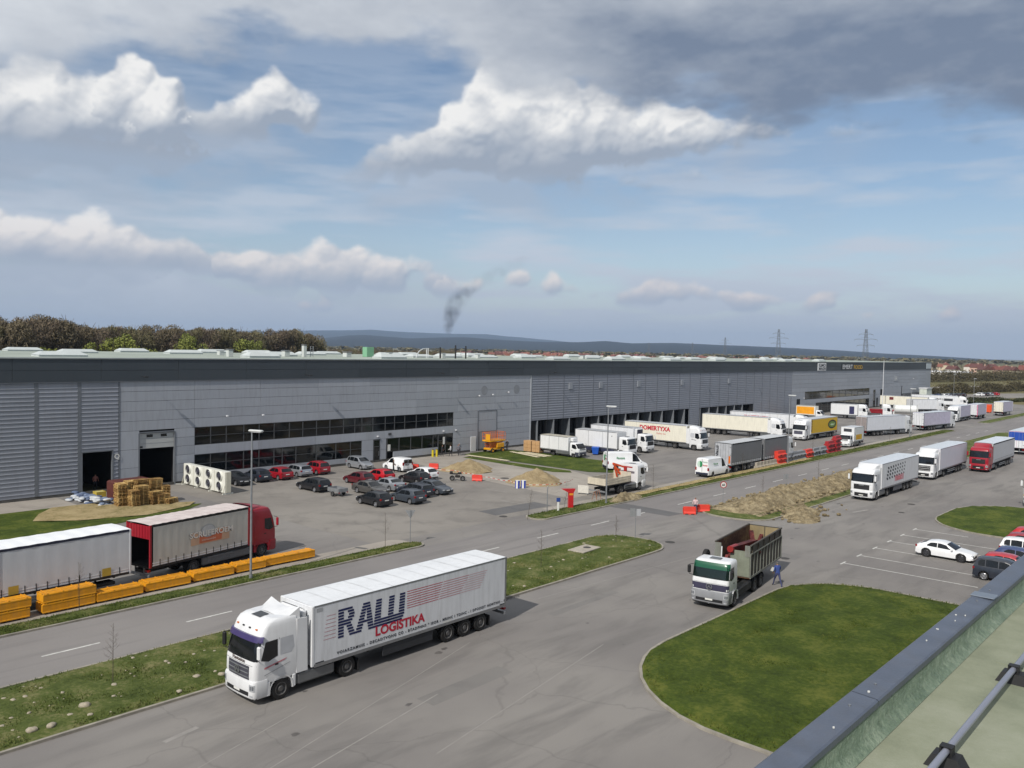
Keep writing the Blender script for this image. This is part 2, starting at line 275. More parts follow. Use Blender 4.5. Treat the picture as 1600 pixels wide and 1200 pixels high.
# ------------------------------------------------------------------ mesh helpers
class MB:
    def __init__(s): s.v = []; s.f = []; s.m = []
    def add(s, vs, fs, m=0):
        o = len(s.v); s.v += [tuple(p) for p in vs]; s.f += [tuple(i+o for i in f) for f in fs]; s.m += [m]*len(fs); return s
    def box(s, x0, x1, y0, y1, z0, z1, m=0, c=0.):
        if x0 > x1: x0, x1 = x1, x0
        if y0 > y1: y0, y1 = y1, y0
        if z0 > z1: z0, z1 = z1, z0
        if c <= 0:
            return s.add([(x0,y0,z0),(x1,y0,z0),(x1,y1,z0),(x0,y1,z0),(x0,y0,z1),(x1,y0,z1),(x1,y1,z1),(x0,y1,z1)],
                         [(0,3,2,1),(4,5,6,7),(0,1,5,4),(1,2,6,5),(2,3,7,6),(3,0,4,7)], m)
        c = min(c, (x1-x0)*.45, (y1-y0)*.45, (z1-z0)*.45); vs = []
        for z, i in ((z0, c), (z0+c, 0), (z1-c, 0), (z1, c)):
            a, b, d, e = x0+i, x1-i, y0+i, y1-i
            vs += [(a+c,d,z),(b-c,d,z),(b,d+c,z),(b,e-c,z),(b-c,e,z),(a+c,e,z),(a,e-c,z),(a,d+c,z)]
        fs = [tuple(range(7,-1,-1)), tuple(range(24,32))]
        for k in range(3):
            for i in range(8): fs.append((k*8+i, k*8+(i+1)%8, k*8+8+(i+1)%8, k*8+8+i))
        return s.add(vs, fs, m)
    def cyl(s, p, q, r0, r1=None, n=12, m=0, caps=True):
        r1 = r0 if r1 is None else r1; p = Vector(p); q = Vector(q); d = (q-p).normalized()
        a = d.orthogonal().normalized(); b = d.cross(a); vs = []
        for c, r in ((p, r0), (q, r1)):
            for i in range(n): t = 2*PI*i/n; vs.append(c+a*(r*math.cos(t))+b*(r*math.sin(t)))
        fs = [(i, (i+1)%n, n+(i+1)%n, n+i) for i in range(n)]
        if caps: fs += [tuple(range(n-1,-1,-1)), tuple(range(n, 2*n))]
        return s.add(vs, fs, m)
    def beam(s, p, q, w, h, m=0, up=(0,0,1)):
        p = Vector(p); q = Vector(q); d = (q-p).normalized(); u = Vector(up); a = d.cross(u)
        if a.length < 1e-4: a = d.orthogonal()
        a = a.normalized()*(w/2); b = a.cross(d).normalized()*(h/2); vs = [c+i*a+j*b for c in (p, q) for i, j in ((-1,-1),(1,-1),(1,1),(-1,1))]
        return s.add(vs, [(3,2,1,0),(4,5,6,7),(0,1,5,4),(1,2,6,5),(2,3,7,6),(3,0,4,7)], m)
    def prism(s, poly, axis, a0, a1, m=0):
        """polygon (u,v) extruded along axis: x -> (y,z), y -> (x,z), z -> (x,y)"""
        n = len(poly); mk = {'x': lambda u,v,a: (a,u,v), 'y': lambda u,v,a: (u,a,v), 'z': lambda u,v,a: (u,v,a)}[axis]
        vs = [mk(u,v,a0) for u,v in poly]+[mk(u,v,a1) for u,v in poly]
        fs = [tuple(range(n)), tuple(range(2*n-1,n-1,-1))]+[(i, n+i, n+(i+1)%n, (i+1)%n) for i in range(n)]
        return s.add(vs, fs, m)
    def grid(s, rows, m=0, closed=False):
        nr = len(rows); nc = len(rows[0]); vs = [p for r in rows for p in r]; fs = []
        for i in range(nr-1):
            for j in range(nc if closed else nc-1): fs.append((i*nc+j, i*nc+(j+1)%nc, (i+1)*nc+(j+1)%nc, (i+1)*nc+j))
        return s.add(vs, fs, m)
    def lathe(s, prof, n=20, m=0):
        """profile (r, y) turned about the Y axis"""
        return s.grid([[(r*math.cos(2*PI*i/n), y, r*math.sin(2*PI*i/n)) for i in range(n)] for r, y in prof], m, True)
    def mesh(s, name, mats, smooth=0, fix=True):
        me = bpy.data.meshes.new(name); me.from_pydata(s.v, [], s.f)
        for q in (mats if isinstance(mats, (list, tuple)) else [mats]): me.materials.append(q)
        me.polygons.foreach_set('material_index', s.m)
        if fix:
            bm = bmesh.new(); bm.from_mesh(me); bmesh.ops.recalc_face_normals(bm, faces=bm.faces); bm.to_mesh(me); bm.free()
        if smooth:
            me.polygons.foreach_set('use_smooth', [True]*len(me.polygons)); me.set_sharp_from_angle(angle=R(smooth))
        me.update(); return me
    def build(s, name, mats, parent=None, loc=(0,0,0), rz=0., smooth=0, fix=True):
        return link(name, s.mesh(name, mats, smooth, fix), parent, loc, rz)
def link(name, me, parent=None, loc=(0,0,0), rz=0.):
    o = bpy.data.objects.new(name, me); COL.objects.link(o); o.parent = parent; o.location = loc
    o.rotation_euler = rz if isinstance(rz, (tuple, list)) else (0,0,rz); return o
def tag(o, label=None, cat=None, group=None, kind=None):
    for k, x in (('label', label), ('category', cat), ('group', group), ('kind', kind)):
        if x: o[k] = x
    return o
def thing(name, label, cat, loc=(0,0,0), rz=0., group=None):
    o = bpy.data.objects.new(name, None); COL.objects.link(o); o.location = loc; o.rotation_euler = (0,0,rz); o.empty_display_size = .3
    return tag(o, label, cat, group)
def struct(o): o['kind'] = 'structure'; return o
def copy_tree(o, parent=None, swap=None):
    c = o.copy(); COL.objects.link(c); c.parent = parent
    if swap and c.type == 'MESH':
        for i, sl in enumerate(c.material_slots):
            nm = c.data.materials[i].name
            if nm in swap: sl.link = 'OBJECT'; sl.material = swap[nm]
    for ch in CHILD.get(o.name, ()) : copy_tree(bpy.data.objects[ch], c, swap)
    return c
CHILD = {}
def index_children(root):
    for ch in [x for x in bpy.data.objects if x.parent == root]:
        CHILD.setdefault(root.name, []).append(ch.name); index_children(ch)
def place(proto, name, loc, deg, label, cat, group=None, swap=None):
    c = copy_tree(proto, None, swap); c.name = name; c.location = loc; c.rotation_euler = (0,0,R(deg)); return tag(c, label, cat, group)
def text(name, body, size, mat_, parent, loc, rot, bold=0., sx=1., align='LEFT', shear=0., space=1.):
    cu = bpy.data.curves.new('t', 'FONT'); cu.body = body; cu.size = size; cu.offset = bold; cu.align_x = align; cu.shear = shear; cu.space_character = space; cu.extrude = .002; cu.resolution_u = 3
    t = bpy.data.objects.new('t', cu); COL.objects.link(t)
    me = bpy.data.meshes.new_from_object(t.evaluated_get(bpy.context.evaluated_depsgraph_get())); bpy.data.objects.remove(t); bpy.data.curves.remove(cu)
    me.materials.clear(); me.materials.append(mat_)
    o = link(name, me, parent, loc); o.rotation_euler = rot; o.scale = (sx, 1, 1); return o
# ================================================================== the setting: ground, roads, strips
YARD = asphalt('yard_asphalt', (119, 115, 112), (134, 130, 125), (104, 101, 98), tar=.22, streak=(.35, 1.6))
ROAD = asphalt('road_asphalt', (122, 118, 116), (132, 128, 125), (110, 107, 105), tar=.0, streak=(.2, 2.2))
LOT = asphalt('lot_asphalt', (125, 120, 114), (138, 133, 126), (109, 105, 100), tar=.15, streak=(1, 1))
CONC = asphalt('pavement_concrete', (148, 141, 132), (161, 154, 144), (129, 123, 115), tar=.4)
NEWASPH = asphalt('fresh_asphalt_patch', (96, 95, 95), (104, 103, 103), (84, 83, 83))
KERB = mat('kerb_concrete', (158, 152, 140), .9, 0, .2, 1.5, .3)
GRASS = blend3('lawn_grass', ((46, 59, 17), (66, 80, 25), (96, 101, 42)), .42, .95, .7, 34)
GRASSW = blend3('worn_grass', ((56, 68, 28), (82, 92, 44), (122, 118, 80)), .6, .95, .7, 30)
SOIL = blend3('dug_soil', ((86, 77, 58), (128, 115, 90), (162, 149, 120)), 1.1, .95, 1., 7, scale2=4.)
SAND = blend3('sand_gravel', ((122, 106, 80), (146, 130, 100), (164, 148, 118)), .6, .95, .7, 22)
FIELD = blend3('far_fields', ((84, 82, 52), (104, 98, 66), (126, 116, 84)), .004, .95, 0, 1, scale2=.03)
LINE = mat('road_marking_white', (214, 213, 207), .8, 0, .22, 2.5, .1); FADED = mat('faded_marking', (146, 142, 137), .85, 0, .12, 2.0, .1)
def rounded(x0, x1, y0, y1, r, n=7):
    pts = []
    rs = r if isinstance(r, (list, tuple)) else [r]*4         # corner radii: x1y1, x0y1, x0y0, x1y0
    for (cx, cy, a0, q) in ((x1, y1, 0, rs[0]), (x0, y1, 90, rs[1]), (x0, y0, 180, rs[2]), (x1, y0, 270, rs[3])):
        ox = cx-q if a0 in (0, 270) else cx+q; oy = cy-q if a0 in (0, 90) else cy+q
        if q < .01: pts.append((cx, cy)); continue
        for i in range(n+1): a = R(a0+90*i/n); pts.append((ox+q*math.cos(a), oy+q*math.sin(a)))
    return pts
def sheet(name, poly, z, m): 
    o = MB().add([(x, y, z) for x, y in poly], [tuple(range(len(poly)))]).build(name, m, fix=False); return struct(o)
def inset(poly, d):
    out = []; n = len(poly)
    for i in range(n):
        a, b, c = Vector(poly[i-1]), Vector(poly[i]), Vector(poly[(i+1)%n])
        e, f = (b-a), (c-b)
        if e.length < 1e-6 or f.length < 1e-6: out.append(tuple(b)); continue
        e.normalize(); f.normalize(); m = (Vector((-e.y, e.x))+Vector((-f.y, f.x)))
        m.normalize(); k = max(.35, m.dot(Vector((-e.y, e.x)))); out.append(tuple(b+m*(d/k)))
    return out
def grass_top(name, poly, z, m, bulge=.12, step=.9, wob=.05):
    """gently uneven turf inside a polygon"""
    xs = [p[0] for p in poly]; ys = [p[1] for p in poly]
    bm = bmesh.new(); vs = [bm.verts.new((x, y, z)) for x, y in poly]; bm.faces.new(vs)
    for ax, lo, hi in ((0, min(xs), max(xs)), (1, min(ys), max(ys))):
        t = lo+step
        while t < hi-.1:
            co = [0,0,0]; co[ax] = t; no = [0,0,0]; no[ax] = 1
            bmesh.ops.bisect_plane(bm, geom=bm.verts[:]+bm.edges[:]+bm.faces[:], plane_co=co, plane_no=no); t += step
    bd = {v for e in bm.edges if len(e.link_faces) < 2 for v in e.verts}
    for v in bm.verts:
        if v not in bd: v.co.z += bulge*.6+wob*2*mnoise.noise(v.co*.6)+wob*mnoise.noise(v.co*1.7)
    me = bpy.data.meshes.new(name); bmesh.ops.recalc_face_normals(bm, faces=bm.faces); bm.to_mesh(me); bm.free(); me.materials.append(m)
    if me.polygons and me.polygons[0].normal.z < 0: me.flip_normals()
    me.polygons.foreach_set('use_smooth', [True]*len(me.polygons)); return link(name, me)
def island(name, poly, gm, kerbw=.15, bulge=.1, label=None, z0=.0):
    k = inset(poly, kerbw); n = len(poly); mb = MB()
    jit = lambda i: .115+.012*math.sin(i*2.1)
    mb.add([(x,y,z0-.05) for x,y in poly]+[(x,y,jit(i)) for i,(x,y) in enumerate(poly)]+[(x,y,jit(i)) for i,(x,y) in enumerate(k)]+[(x,y,z0-.05) for x,y in k],
           [(i,(i+1)%n,n+(i+1)%n,n+i) for i in range(n)]+[(n+i,n+(i+1)%n,2*n+(i+1)%n,2*n+i) for i in range(n)]+[(2*n+i,2*n+(i+1)%n,3*n+(i+1)%n,3*n+i) for i in range(n)])
    struct(mb.build('kerb', KERB)); g = grass_top(name, k, .09, gm, bulge); return struct(g)
def along(poly, step=2.0):
    out = []
    for i in range(len(poly)):
        a, b = Vector(poly[i]), Vector(poly[(i+1)%len(poly)]); n = max(1, int((b-a).length/step))
        out += [tuple(a+(b-a)*(j/n)) for j in range(n)]
    return out
struct(MB().grid([[(x, y, -.06-(0 if abs(x) < 900 and abs(y) < 900 else .0)) for x in (-13500,-2000,-200,500,2000,6000,16200)] for y in (-13500,-2000,-200,200,700,2000,6000,17200)]).build('ground', FIELD))
sheet('yard_pavement', [(-140,-60),(345,-60),(345,91.9),(-140,91.9)], 0., YARD)
sheet('road', [(-140,43.1),(420,43.1),(420,50.3),(-140,50.3)], .004, ROAD)
sheet('car_park_pavement', [(44,53.4),(90.3,53.4),(90.3,91.7),(44,91.7)], .004, LOT)
sheet('pavement', rounded(-140,46.6,51.9,54.0,[1.2,0,0,0]), .008, CONC)
sheet('pavement.001', [(66,52.0),(205,52.0),(205,54.2),(66,54.2)], .008, CONC)
sheet('pavement.002', [(-140,86.2),(33.5,86.2),(33.5,91.9),(-140,91.9)], .008, CONC)
sheet('pavement.003', [(72.8,55.8),(84.4,55.8),(90.0,69),(90.0,91.7),(80,91.7),(76,78)], .012, CONC)
sheet('asphalt_patch', [(72.4,43.2),(74.6,43.0),(74.9,50.1),(72.2,50.2)], .009, NEWASPH)
sheet('asphalt_patch.001', [(60,55),(68.2,54.6),(68.4,57.2),(60.3,57.6)], .009, NEWASPH)
A1 = along(rounded(-140,61.8,36.0,42.9,[3.2,0,0,3.0]), 3.0); island('verge', A1, GRASSW, bulge=.16)
B1 = along(rounded(-140,46.9,50.3,52.2,[.95,0,0,.95], 5), 3.0); island('verge.001', B1, GRASSW)
B2 = along(rounded(61.2,205,50.3,52.9,[1.2,1.3,1.2,1.2], 6), 3.0); island('verge.002', B2, GRASSW, bulge=.08)
B3 = along(rounded(236,340,50.6,53.6,[1.2,1.3,1.2,1.2], 6), 4.0); island('verge.003', B3, GRASSW)
A2 = along(rounded(75.8,210,35.2,42.9,[3,3.2,3.2,3], 7), 3.0); island('verge.004', A2, GRASSW, bulge=.1)
R1 = along(rounded(32.2,60.5,4.0,24.4,[5.5,8.5,4.0,1.0], 9), 3.0); island('lawn', R1, GRASS, bulge=.22)
R2 = along(rounded(86.2,105.6,4.0,24.2,[7.5,6.5,1.0,1.0], 9), 3.0); island('lawn.001', R2, GRASS, bulge=.2)
struct(grass_top('lawn.002', [(90.6,66.5),(92.5,64),(98.5,66.5),(101.5,72),(102,82.5),(100.5,90.6),(93.2,90.6),(90.6,89.8)], .03, GRASS, .06))
struct(grass_top('lawn.003', [(86.9,69.6),(88.4,67.6),(89.6,68.8),(89.6,87.6),(88.2,87.6)], .03, GRASS, .05))
struct(grass_top('lawn.004', [(-60,74.4),(30,74.4),(40,77.0),(42.6,79),(37,81.8),(33.4,84.6),(31.8,86.1),(-60,86.1)], .03, GRASS, .06))
struct(grass_top('bare_soil', [(27.5,80.5),(30.5,78.2),(36,76.7),(41,78.4),(42.4,80.0),(37,82.6),(34.5,85.6),(31,85.8),(29,83.4)], .12, blend3('dry_bare_ground', ((112,104,66),(150,134,98),(166,150,114)), .5, .95, .6, 20), .05))
struct(grass_top('lawn.005', [(206,66),(222,64),(224,70),(208,72)], .03, GRASS, .05))
def dash(x0, x1, y, w=.14, m=LINE, ang=0): 
    o = MB().add([(x0,y-w/2,.0085),(x1,y-w/2,.0085),(x1,y+w/2+ang,.0085),(x0,y+w/2+ang,.0085)], [(0,1,2,3)]).build('lane_dash', m, fix=False); return struct(o)
for i in range(-10, 26):
    x = 16.1+i*7.75+(0 if i < 3 else .6)
    if not 60 < x+1.5 < 62: dash(x, x+2.9, 45.95)
for k, (x, y0, y1) in enumerate(((66.4,14.5,23.9),(69.95,14.5,23.9),(73.65,14.5,23.9),(77.3,14.5,23.9),(80.9,14.5,23.9),(84.5,19.4,23.9))):
    struct(MB().add([(x-.06,y0,.004),(x+.06,y0,.004),(x+.06,y1,.004),(x-.06,y1,.004)],[(0,1,2,3)]).build('bay_line', LINE, fix=False))
    struct(MB().add([(x-.55,y1,.0045),(x+.55,y1,.0045),(x+.55,y1+.13,.0045),(x-.55,y1+.13,.0045)],[(0,1,2,3)]).build('bay_line', LINE, fix=False))
for (x0, y0, x1, y1, w) in ((8,27.4,22,31.4,.05),(12.5,26.2,33,32.0,.05),(10,24.8,27,28.2,.07),(16.0,32.6,17.6,32.9,.25),(23,24,38,26.6,.05),(88.6,31.2,91.4,30.6,.35),(42,34.6,60,33.2,.05),(70,33.8,95,33.0,.06)):
    d = Vector((x1-x0, y1-y0, 0)).normalized(); n_ = Vector((-d.y, d.x, 0))*w/2
    struct(MB().add([(x0-n_.x,y0-n_.y,.004),(x1-n_.x,y1-n_.y,.004),(x1+n_.x,y1+n_.y,.004),(x0+n_.x,y0+n_.y,.004)],[(0,1,2,3)]).build('worn_line', FADED, fix=False))
for x in (66.5, 69.2, 71.9): struct(MB().box(x-.06,x+.06,55.6,60.2,.004,.008).build('bay_line', FADED))
for x, y0, y1 in ((69.5,86.2,91.2),(66.8,86.2,91.2),(75.4,63.5,68),(77.6,62.2,66),(70.6,63,66.4)): struct(MB().box(x-.05,x+.05,y0,y1,.008,.0125).build('bay_line', FADED))
# dark tyre scuffs
SCUFF = mat('tyre_scuff', (110,106,102), .9, 0, .25, 3)
def arc(cx, cy, r, a0, a1, w, z=.0042):
    pts = [(cx+q*math.cos(R(a)), cy+q*math.sin(R(a)), z) for a in np.linspace(a0, a1, 16) for q in (r-w/2, r+w/2)]
    struct(MB().add(pts, [(2*i,2*i+1,2*i+3,2*i+2) for i in range(15)]).build('tyre_mark', SCUFF, fix=False))
arc(60,33,14,60,95,.14)
# covers in the road
IRON = mat('cast_iron', (84,81,78), .8, .2, .3, 9, .3)
for i, (x, y, r) in enumerate(((59.6,40.0,.0),(62.6,37.2,.42),(52.5,40.3,.0),(60.2,54.2,.4),(78.1,70.2,.55),(24.5,29.2,.0),(44.2,30.3,.0),(64.4,27.8,.35),(92.5,27.6,.3),(28.6,51.8,.0),(98.5,28.4,.4))):
    if r: tag(MB().cyl((0,0,-.02),(0,0,.012),r,None,20).build('manhole_cover', IRON, loc=(x,y,.008 if y < 54 else .012)), ['','iron manhole cover beside the rounded tip of the stony verge','','iron cover by the tip of the verge with the red totem','dark iron cover on the pavement between the two sand heaps','small iron cover in the yard before the white lettered lorry','small iron cover in the yard left of the green cab','iron cover in the yard between the loaded tipper and parking bays','small iron cover on the yard beyond the bays','','iron cover in the yard beside the first white lorry in the queue'][i], 'manhole cover')

OIL = mat('oil_drip', (101,97,94), .7, 0, .2, 2)
rr_ = random.Random(21)
for i in range(22):
    x, y = rr_.uniform(18,95), rr_.uniform(25.2,35.2)
    if 32 < x < 61 and y < 25.6: continue
    n = 9; r0 = rr_.uniform(.06,.26); struct(MB().add([(x+r0*rr_.uniform(.6,1.2)*math.cos(2*PI*k/n)*1.5, y+r0*rr_.uniform(.6,1.2)*math.sin(2*PI*k/n), .0035) for k in range(n)],[tuple(range(n))]).build('oil_stain', OIL, fix=False))
PATCH = asphalt('patched_asphalt', (114,111,108), (124,121,117), (102,99,97))
for (x0,x1,y0,y1) in ((26,31.5,27.4,28.6),(64.5,66,27,34),(40,47,31.6,32.3),(100,112,28.2,29.4)): sheet('asphalt_patch', [(x0,y0),(x1,y0+.1),(x1+.05,y1),(x0-.04,y1-.08)], .0025, PATCH)
# ================================================================== the long warehouse
WY = 91.7
PANEL = mat('silver_wall_panel', (162,166,173), .5, .1, .03, .25, 0, .5, dirt=.2)
PANEL2 = mat('silver_wall_panel_b', (157,161,168), .5, .1, .03, .25, 0, .5, dirt=.12)
LOUV = mat('ribbed_wall_sheet', (144,148,157), .5, .1, .05, .4, 0, .5, dirt=.16)
FASC = mat('dark_fascia_panel', (64,71,77), .5, .1, .05, .3, 0, .5, dirt=.08); FASC2 = mat('dark_fascia_panel_b', (59,66,72), .5, .1, .05, .3, 0, .5, dirt=.08)
TRIM = mat('grey_trim', (110,114,120), .5, .1, .05, 1); DARKIN = mat('dark_interior', (22,21,20), .9, 0, .3, 1)  # DARKIN puts the darkness inside openings into a near-black colour
PLINTH = mat('plinth_concrete', (92,90,86), .9, 0, .2, 1, .3)
ROOFM = mat('roof_membrane', (158,166,156), .8, 0, .08, .12, 0, .3, rgb2=(136,144,134))
FRAME = mat('window_frame_grey', (82,84,86), .45, .3, .08, 2); DOORG = mat('grey_door', (142,145,148), .5, 0, .04, 1); SKYL = mat('skylight_polycarbonate', (188,194,192), .35, 0, .06, .8)
wh = thing('warehouse', 'long silver grey warehouse with dark band under its flat roof', 'building', (0,0,0))
X0, X1 = -64., 335.
# solid core behind the cladding, set back where doors and docks open
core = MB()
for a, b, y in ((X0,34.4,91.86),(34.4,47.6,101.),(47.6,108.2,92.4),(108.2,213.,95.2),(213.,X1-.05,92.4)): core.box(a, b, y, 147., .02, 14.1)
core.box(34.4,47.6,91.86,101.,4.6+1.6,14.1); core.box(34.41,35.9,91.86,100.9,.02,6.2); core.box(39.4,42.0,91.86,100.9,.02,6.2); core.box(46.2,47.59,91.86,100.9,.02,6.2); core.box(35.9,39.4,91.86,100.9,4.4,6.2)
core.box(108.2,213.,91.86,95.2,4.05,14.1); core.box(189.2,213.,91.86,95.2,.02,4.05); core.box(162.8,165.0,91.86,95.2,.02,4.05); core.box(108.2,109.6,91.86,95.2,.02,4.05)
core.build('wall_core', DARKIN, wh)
roof = MB().box(X0,X1,WY-.02,147.2,14.16,14.24).build('roof', ROOFM, wh)
MB().box(X0,X1+.1,WY-.2,WY+.25,14.14,14.30,c=.03).build('roof_edge', mat('roof_edge_flashing', (150,156,156), .45, .3), roof)
def panels(x0, x1, zs, w=6.05, name='wall_panel', y=WY, th=.1, mats=(None,), x_off=0.):
    n = max(1, round((x1-x0)/w)); w = (x1-x0)/n
    for i in range(n):
        for j in range(len(zs)-1):
            if any(x0+i*w < b-.2 and x0+(i+1)*w > a+.2 and zs[j] < d-.05 and zs[j+1] > c+.05 for a, b, c, d in HOLES): continue
            h = random.uniform(0, .006)
            MB().box(x0+i*w+.012, x0+(i+1)*w-.012, y-h, y+th, zs[j]+.015, zs[j+1]-.015, c=.012).build(name, random.choice(mats), wh)
HOLES = []
P2 = (PANEL, PANEL, PANEL2, mat('silver_wall_panel_c', (166,170,177), .5, .1, .03, .25, 0, .5, dirt=.16))
ZU = [6.34,7.40,8.48,9.56,10.64,11.74]
panels(40.0,108.0,ZU,mats=P2,w=8.5)
panels(48.5,90.1,[3.18,4.28],mats=P2,w=8.5)
panels(40.0,42.1,[.3,2.3,4.3,6.34],mats=P2); panels(46.1,48.5,[.3,1.25,2.3,3.3,4.3,5.3,6.34],mats=P2)
panels(48.5,72.7,[.3,.98],mats=P2,w=8); panels(72.7,74.7,[.3,1.7,3.18],mats=P2); panels(75.9,77.0,[.3,1.7,3.18],mats=P2); panels(78.3,87.0,[.3,1.25],mats=P2,w=9)
panels(90.1,95.4,[.3,1.3,2.3,3.3,4.3,5.3,6.34],mats=P2); panels(99.8,108.0,[.3,1.3,2.3,3.3,4.3,5.3,6.34],mats=P2,w=9); panels(95.4,99.8,[3.0,4.8,6.34],mats=P2)
panels(213.,X1-6,[6.2,7.3,8.4,9.5,10.6,11.74],w=9.4,mats=P2); panels(213.,221.5,[.3,2.2,4.1,6.2],w=9,mats=P2); panels(271.,302.,[.3,2.2,4.1,6.2],w=8,mats=P2); panels(221.5,271.,[3.0,4.1],w=9.9,mats=P2); panels(221.5,229.,[.3,3.0],w=8,mats=P2)
panels(303.,X1-6,[3.6,4.9,6.2],w=9,mats=P2); panels(X1-6,X1,[.3,6.0,11.74],w=6,mats=(mat('end_wall_panel', (166,170,176), .5, .1),))
MB().box(X0,X1,WY+.02,WY+.15,.0,.30).build('plinth', PLINTH, wh)
# dark fascia band
n = 0
for i in range(47):
    a = X0+i*8.5; b = min(a+8.5, X1)
    for z0, z1 in ((11.80,12.96),(12.98,14.14)):
        MB().box(a+.012,b-.012,WY-.10-random.uniform(0,.008),WY+.1,z0,z1,c=.012).build('fascia_panel', random.choice((FASC,FASC,FASC2)), wh)
MB().box(12,21.6,WY-.125,WY-.09,12.4,14.0).build('fascia_plate', mat('darker_fascia_plate', (44,49,55), .5), wh)
MB().box(X0,X1,WY-.14,WY+.05,11.735,11.795).build('fascia_drip', TRIM, wh)
# ribbed bays
def ribbed(x0, x1, z0, z1, y=WY, pitch=.42):
    prof = []; z = z0
    while z < z1-.05:
        zz = min(z+pitch, z1); h = zz-z
        prof += [(y+.0, z), (y+.0, z+h*.70), (y-.045, z+h*.80), (y-.045, z+h*.92), (y, zz)] if h > .3 else [(y, z), (y, zz)]
        z = zz
    mb = MB(); mb.grid([[(x, py, pz) for py, pz in prof] for x in (x0, x1)])
    mb.box(x0,x1,y+.02,y+.1,z0,z1); return mb.build('ribbed_panel', LOUV, wh)
xs = [31.7-4.2*k for k in range(22, -1, -1)]
xs = [x for x in xs if x > X0]+[35.83, 39.9]
for a, b in zip(xs[:-1], xs[1:]):
    if b > 39: 
        ribbed(a+.2,b-.1,4.42,11.72); ribbed(39.3,b-.1,.3,4.42)
    else: ribbed(a+.2,b-.2,.3,11.72)
    MB().box(a-.2,a+.2,WY-.03,WY+.12,.3,11.73,c=.02).build('bay_trim', TRIM, wh)
MB().box(39.82,40.0,WY-.03,WY+.12,.3,11.73).build('bay_trim', TRIM, wh)
k = 0; x = 108.3
while x < 212.5:
    b = x+4.36; z0 = 4.12 if (108.5 < (x+b)/2 < 189.5 and not 162.3 < (x+b)/2 < 165.5) else .3
    ribbed(x+.07,min(b,213)-.07,z0,11.72); MB().box(x-.07,x+.07,WY-.05,WY+.1,z0,11.73).build('bay_trim', TRIM, wh); x = b; k += 1
MB().box(108.0,108.25,WY-.06,WY+.2,.0,11.73).build('bay_trim', mat('pale_corner_trim', (182,186,190), .5), wh)
for x in (118.9,128.0,140.7,157.3,178.2): MB().box(x-.55,x+.55,WY-.16,WY-.02,9.2,10.3,c=.02).build('vent_plate', mat('pale_vent_plate', (150,154,160), .5), wh)
for x, z in ((96.8,9.5),(104.5,9.5)): MB().cyl((x,WY-.02,z),(x,WY-.008,z),.75,None,20).build('wall_stain', mat('damp_stain', (144,147,152), .7), wh)
# loading docks
SHEL = mat('dock_shelter_black', (30,31,33), .75, 0, .2, 1.2); DOCKD = mat('dock_door_grey', (92,95,99), .5, 0, .12, .8)
d0 = [109.8+4.42*i for i in range(12)]+[165.1+4.0*i for i in range(6)]
for i, x in enumerate(d0):
    w = 4.3 if i < 12 else 3.9
    dk = MB().box(x+.12,x+.24,WY-.12,93.2,.02,4.05).build('dock_fin', mat('dock_fin_grey', (112,116,121), .6), wh)
    dd = MB().box(x+.9,x+w-.5,94.9,95.08,1.1,3.9).build('dock_door', DOCKD, wh)
    for z in (1.8,2.5,3.2): MB().box(x+.92,x+w-.52,94.87,94.9,z,z+.03).build('door_joint', SHEL, dd)
    sh = MB().box(x+.45,x+.95,94.1,94.85,.9,4.0).box(x+w-.55,x+w-.05,94.1,94.85,.9,4.0).box(x+.45,x+w-.05,94.1,94.85,3.6,4.02).build('dock_shelter', SHEL, wh)
    MB().box(x+w/2-.16,x+w/2+.16,94.0,94.09,3.72,3.92).build('dock_number_plate', PLATE, sh)
    MB().box(x+.5,x+w-.1,93.4,95.1,.02,1.05,c=.03).build('dock_ledge', PLINTH, wh)
# open roller doors
od = MB().box(42.12,46.08,WY+.12,WY+.22,4.32,5.98).build('roller_door', mat('pale_sectional_door', (176,178,176), .5, 0, .05, .8), wh)
for x in (43.3,44.9): MB().box(x-.35,x+.35,WY+.09,WY+.13,5.55,5.85,c=.05).build('door_window', GLASS, od)
for z in (4.85,5.4): MB().box(42.13,46.07,WY+.105,WY+.125,z,z+.02).build('door_joint', TRIM, od)
MB().box(42.22,42.5,WY+.08,WY+.13,4.4,4.6).build('door_handle', BLACK, od)
for x0, x1, zt in ((42.0,46.2,6.05),(36.0,39.3,4.38)):
    MB().box(x0-.02,x0+.12,WY-.05,WY+.3,.0,zt).box(x1-.12,x1+.02,WY-.05,WY+.3,.0,zt).box(x0+.12,x1-.12,WY-.05,WY+.3,zt-.02,zt+.12).build('door_frame', TRIM, wh)
text('wall_sign', 'Q', .7, PLATE, wh, (39.35,WY-.1,3.5), (R(90),0,0), .02)
# window ribbons
def ribbon(xs, z0, z1, rows, y=WY+.06):
    zs = [z0+(z1-z0)*i/rows for i in range(rows+1)]
    for a, b in zip(xs[:-1], xs[1:]):
        w = MB()
        w.box(a,a+.05,y-.05,y+.12,z0,z1).box(b-.05,b,y-.05,y+.12,z0,z1)
        for z in zs: w.box(a+.05,b-.05,y-.045,y+.1,max(z0,z-.03),min(z1,z+.03))
        win = w.build('window', FRAME, wh)
        for j in range(rows): 
            t = random.uniform(-.004,.004)
            MB().add([(a+.04,y+.02+t,zs[j]),(b-.04,y+.02-t,zs[j]),(b-.04,y+.02-t*.5,zs[j+1]),(a+.04,y+.02+t,zs[j+1])],[(0,1,2,3)]).build('pane', WGLASS, win, fix=False)
xu = [48.5,50.5,52.5,54.8,56.9,59.0,61.2,63.2,65.3,67.4,69.6,71.5,72.7,74.6,76.8,78.5,80.4,82.6,84.8,86.8,88.8,90.1]
ribbon(xu, 4.30, 6.32, 2)
ribbon([48.5,50.5,52.5,54.8,56.9,59.0,60.2,62.2,65.3,68.4,70.8,72.7], 1.0, 3.16, 2)
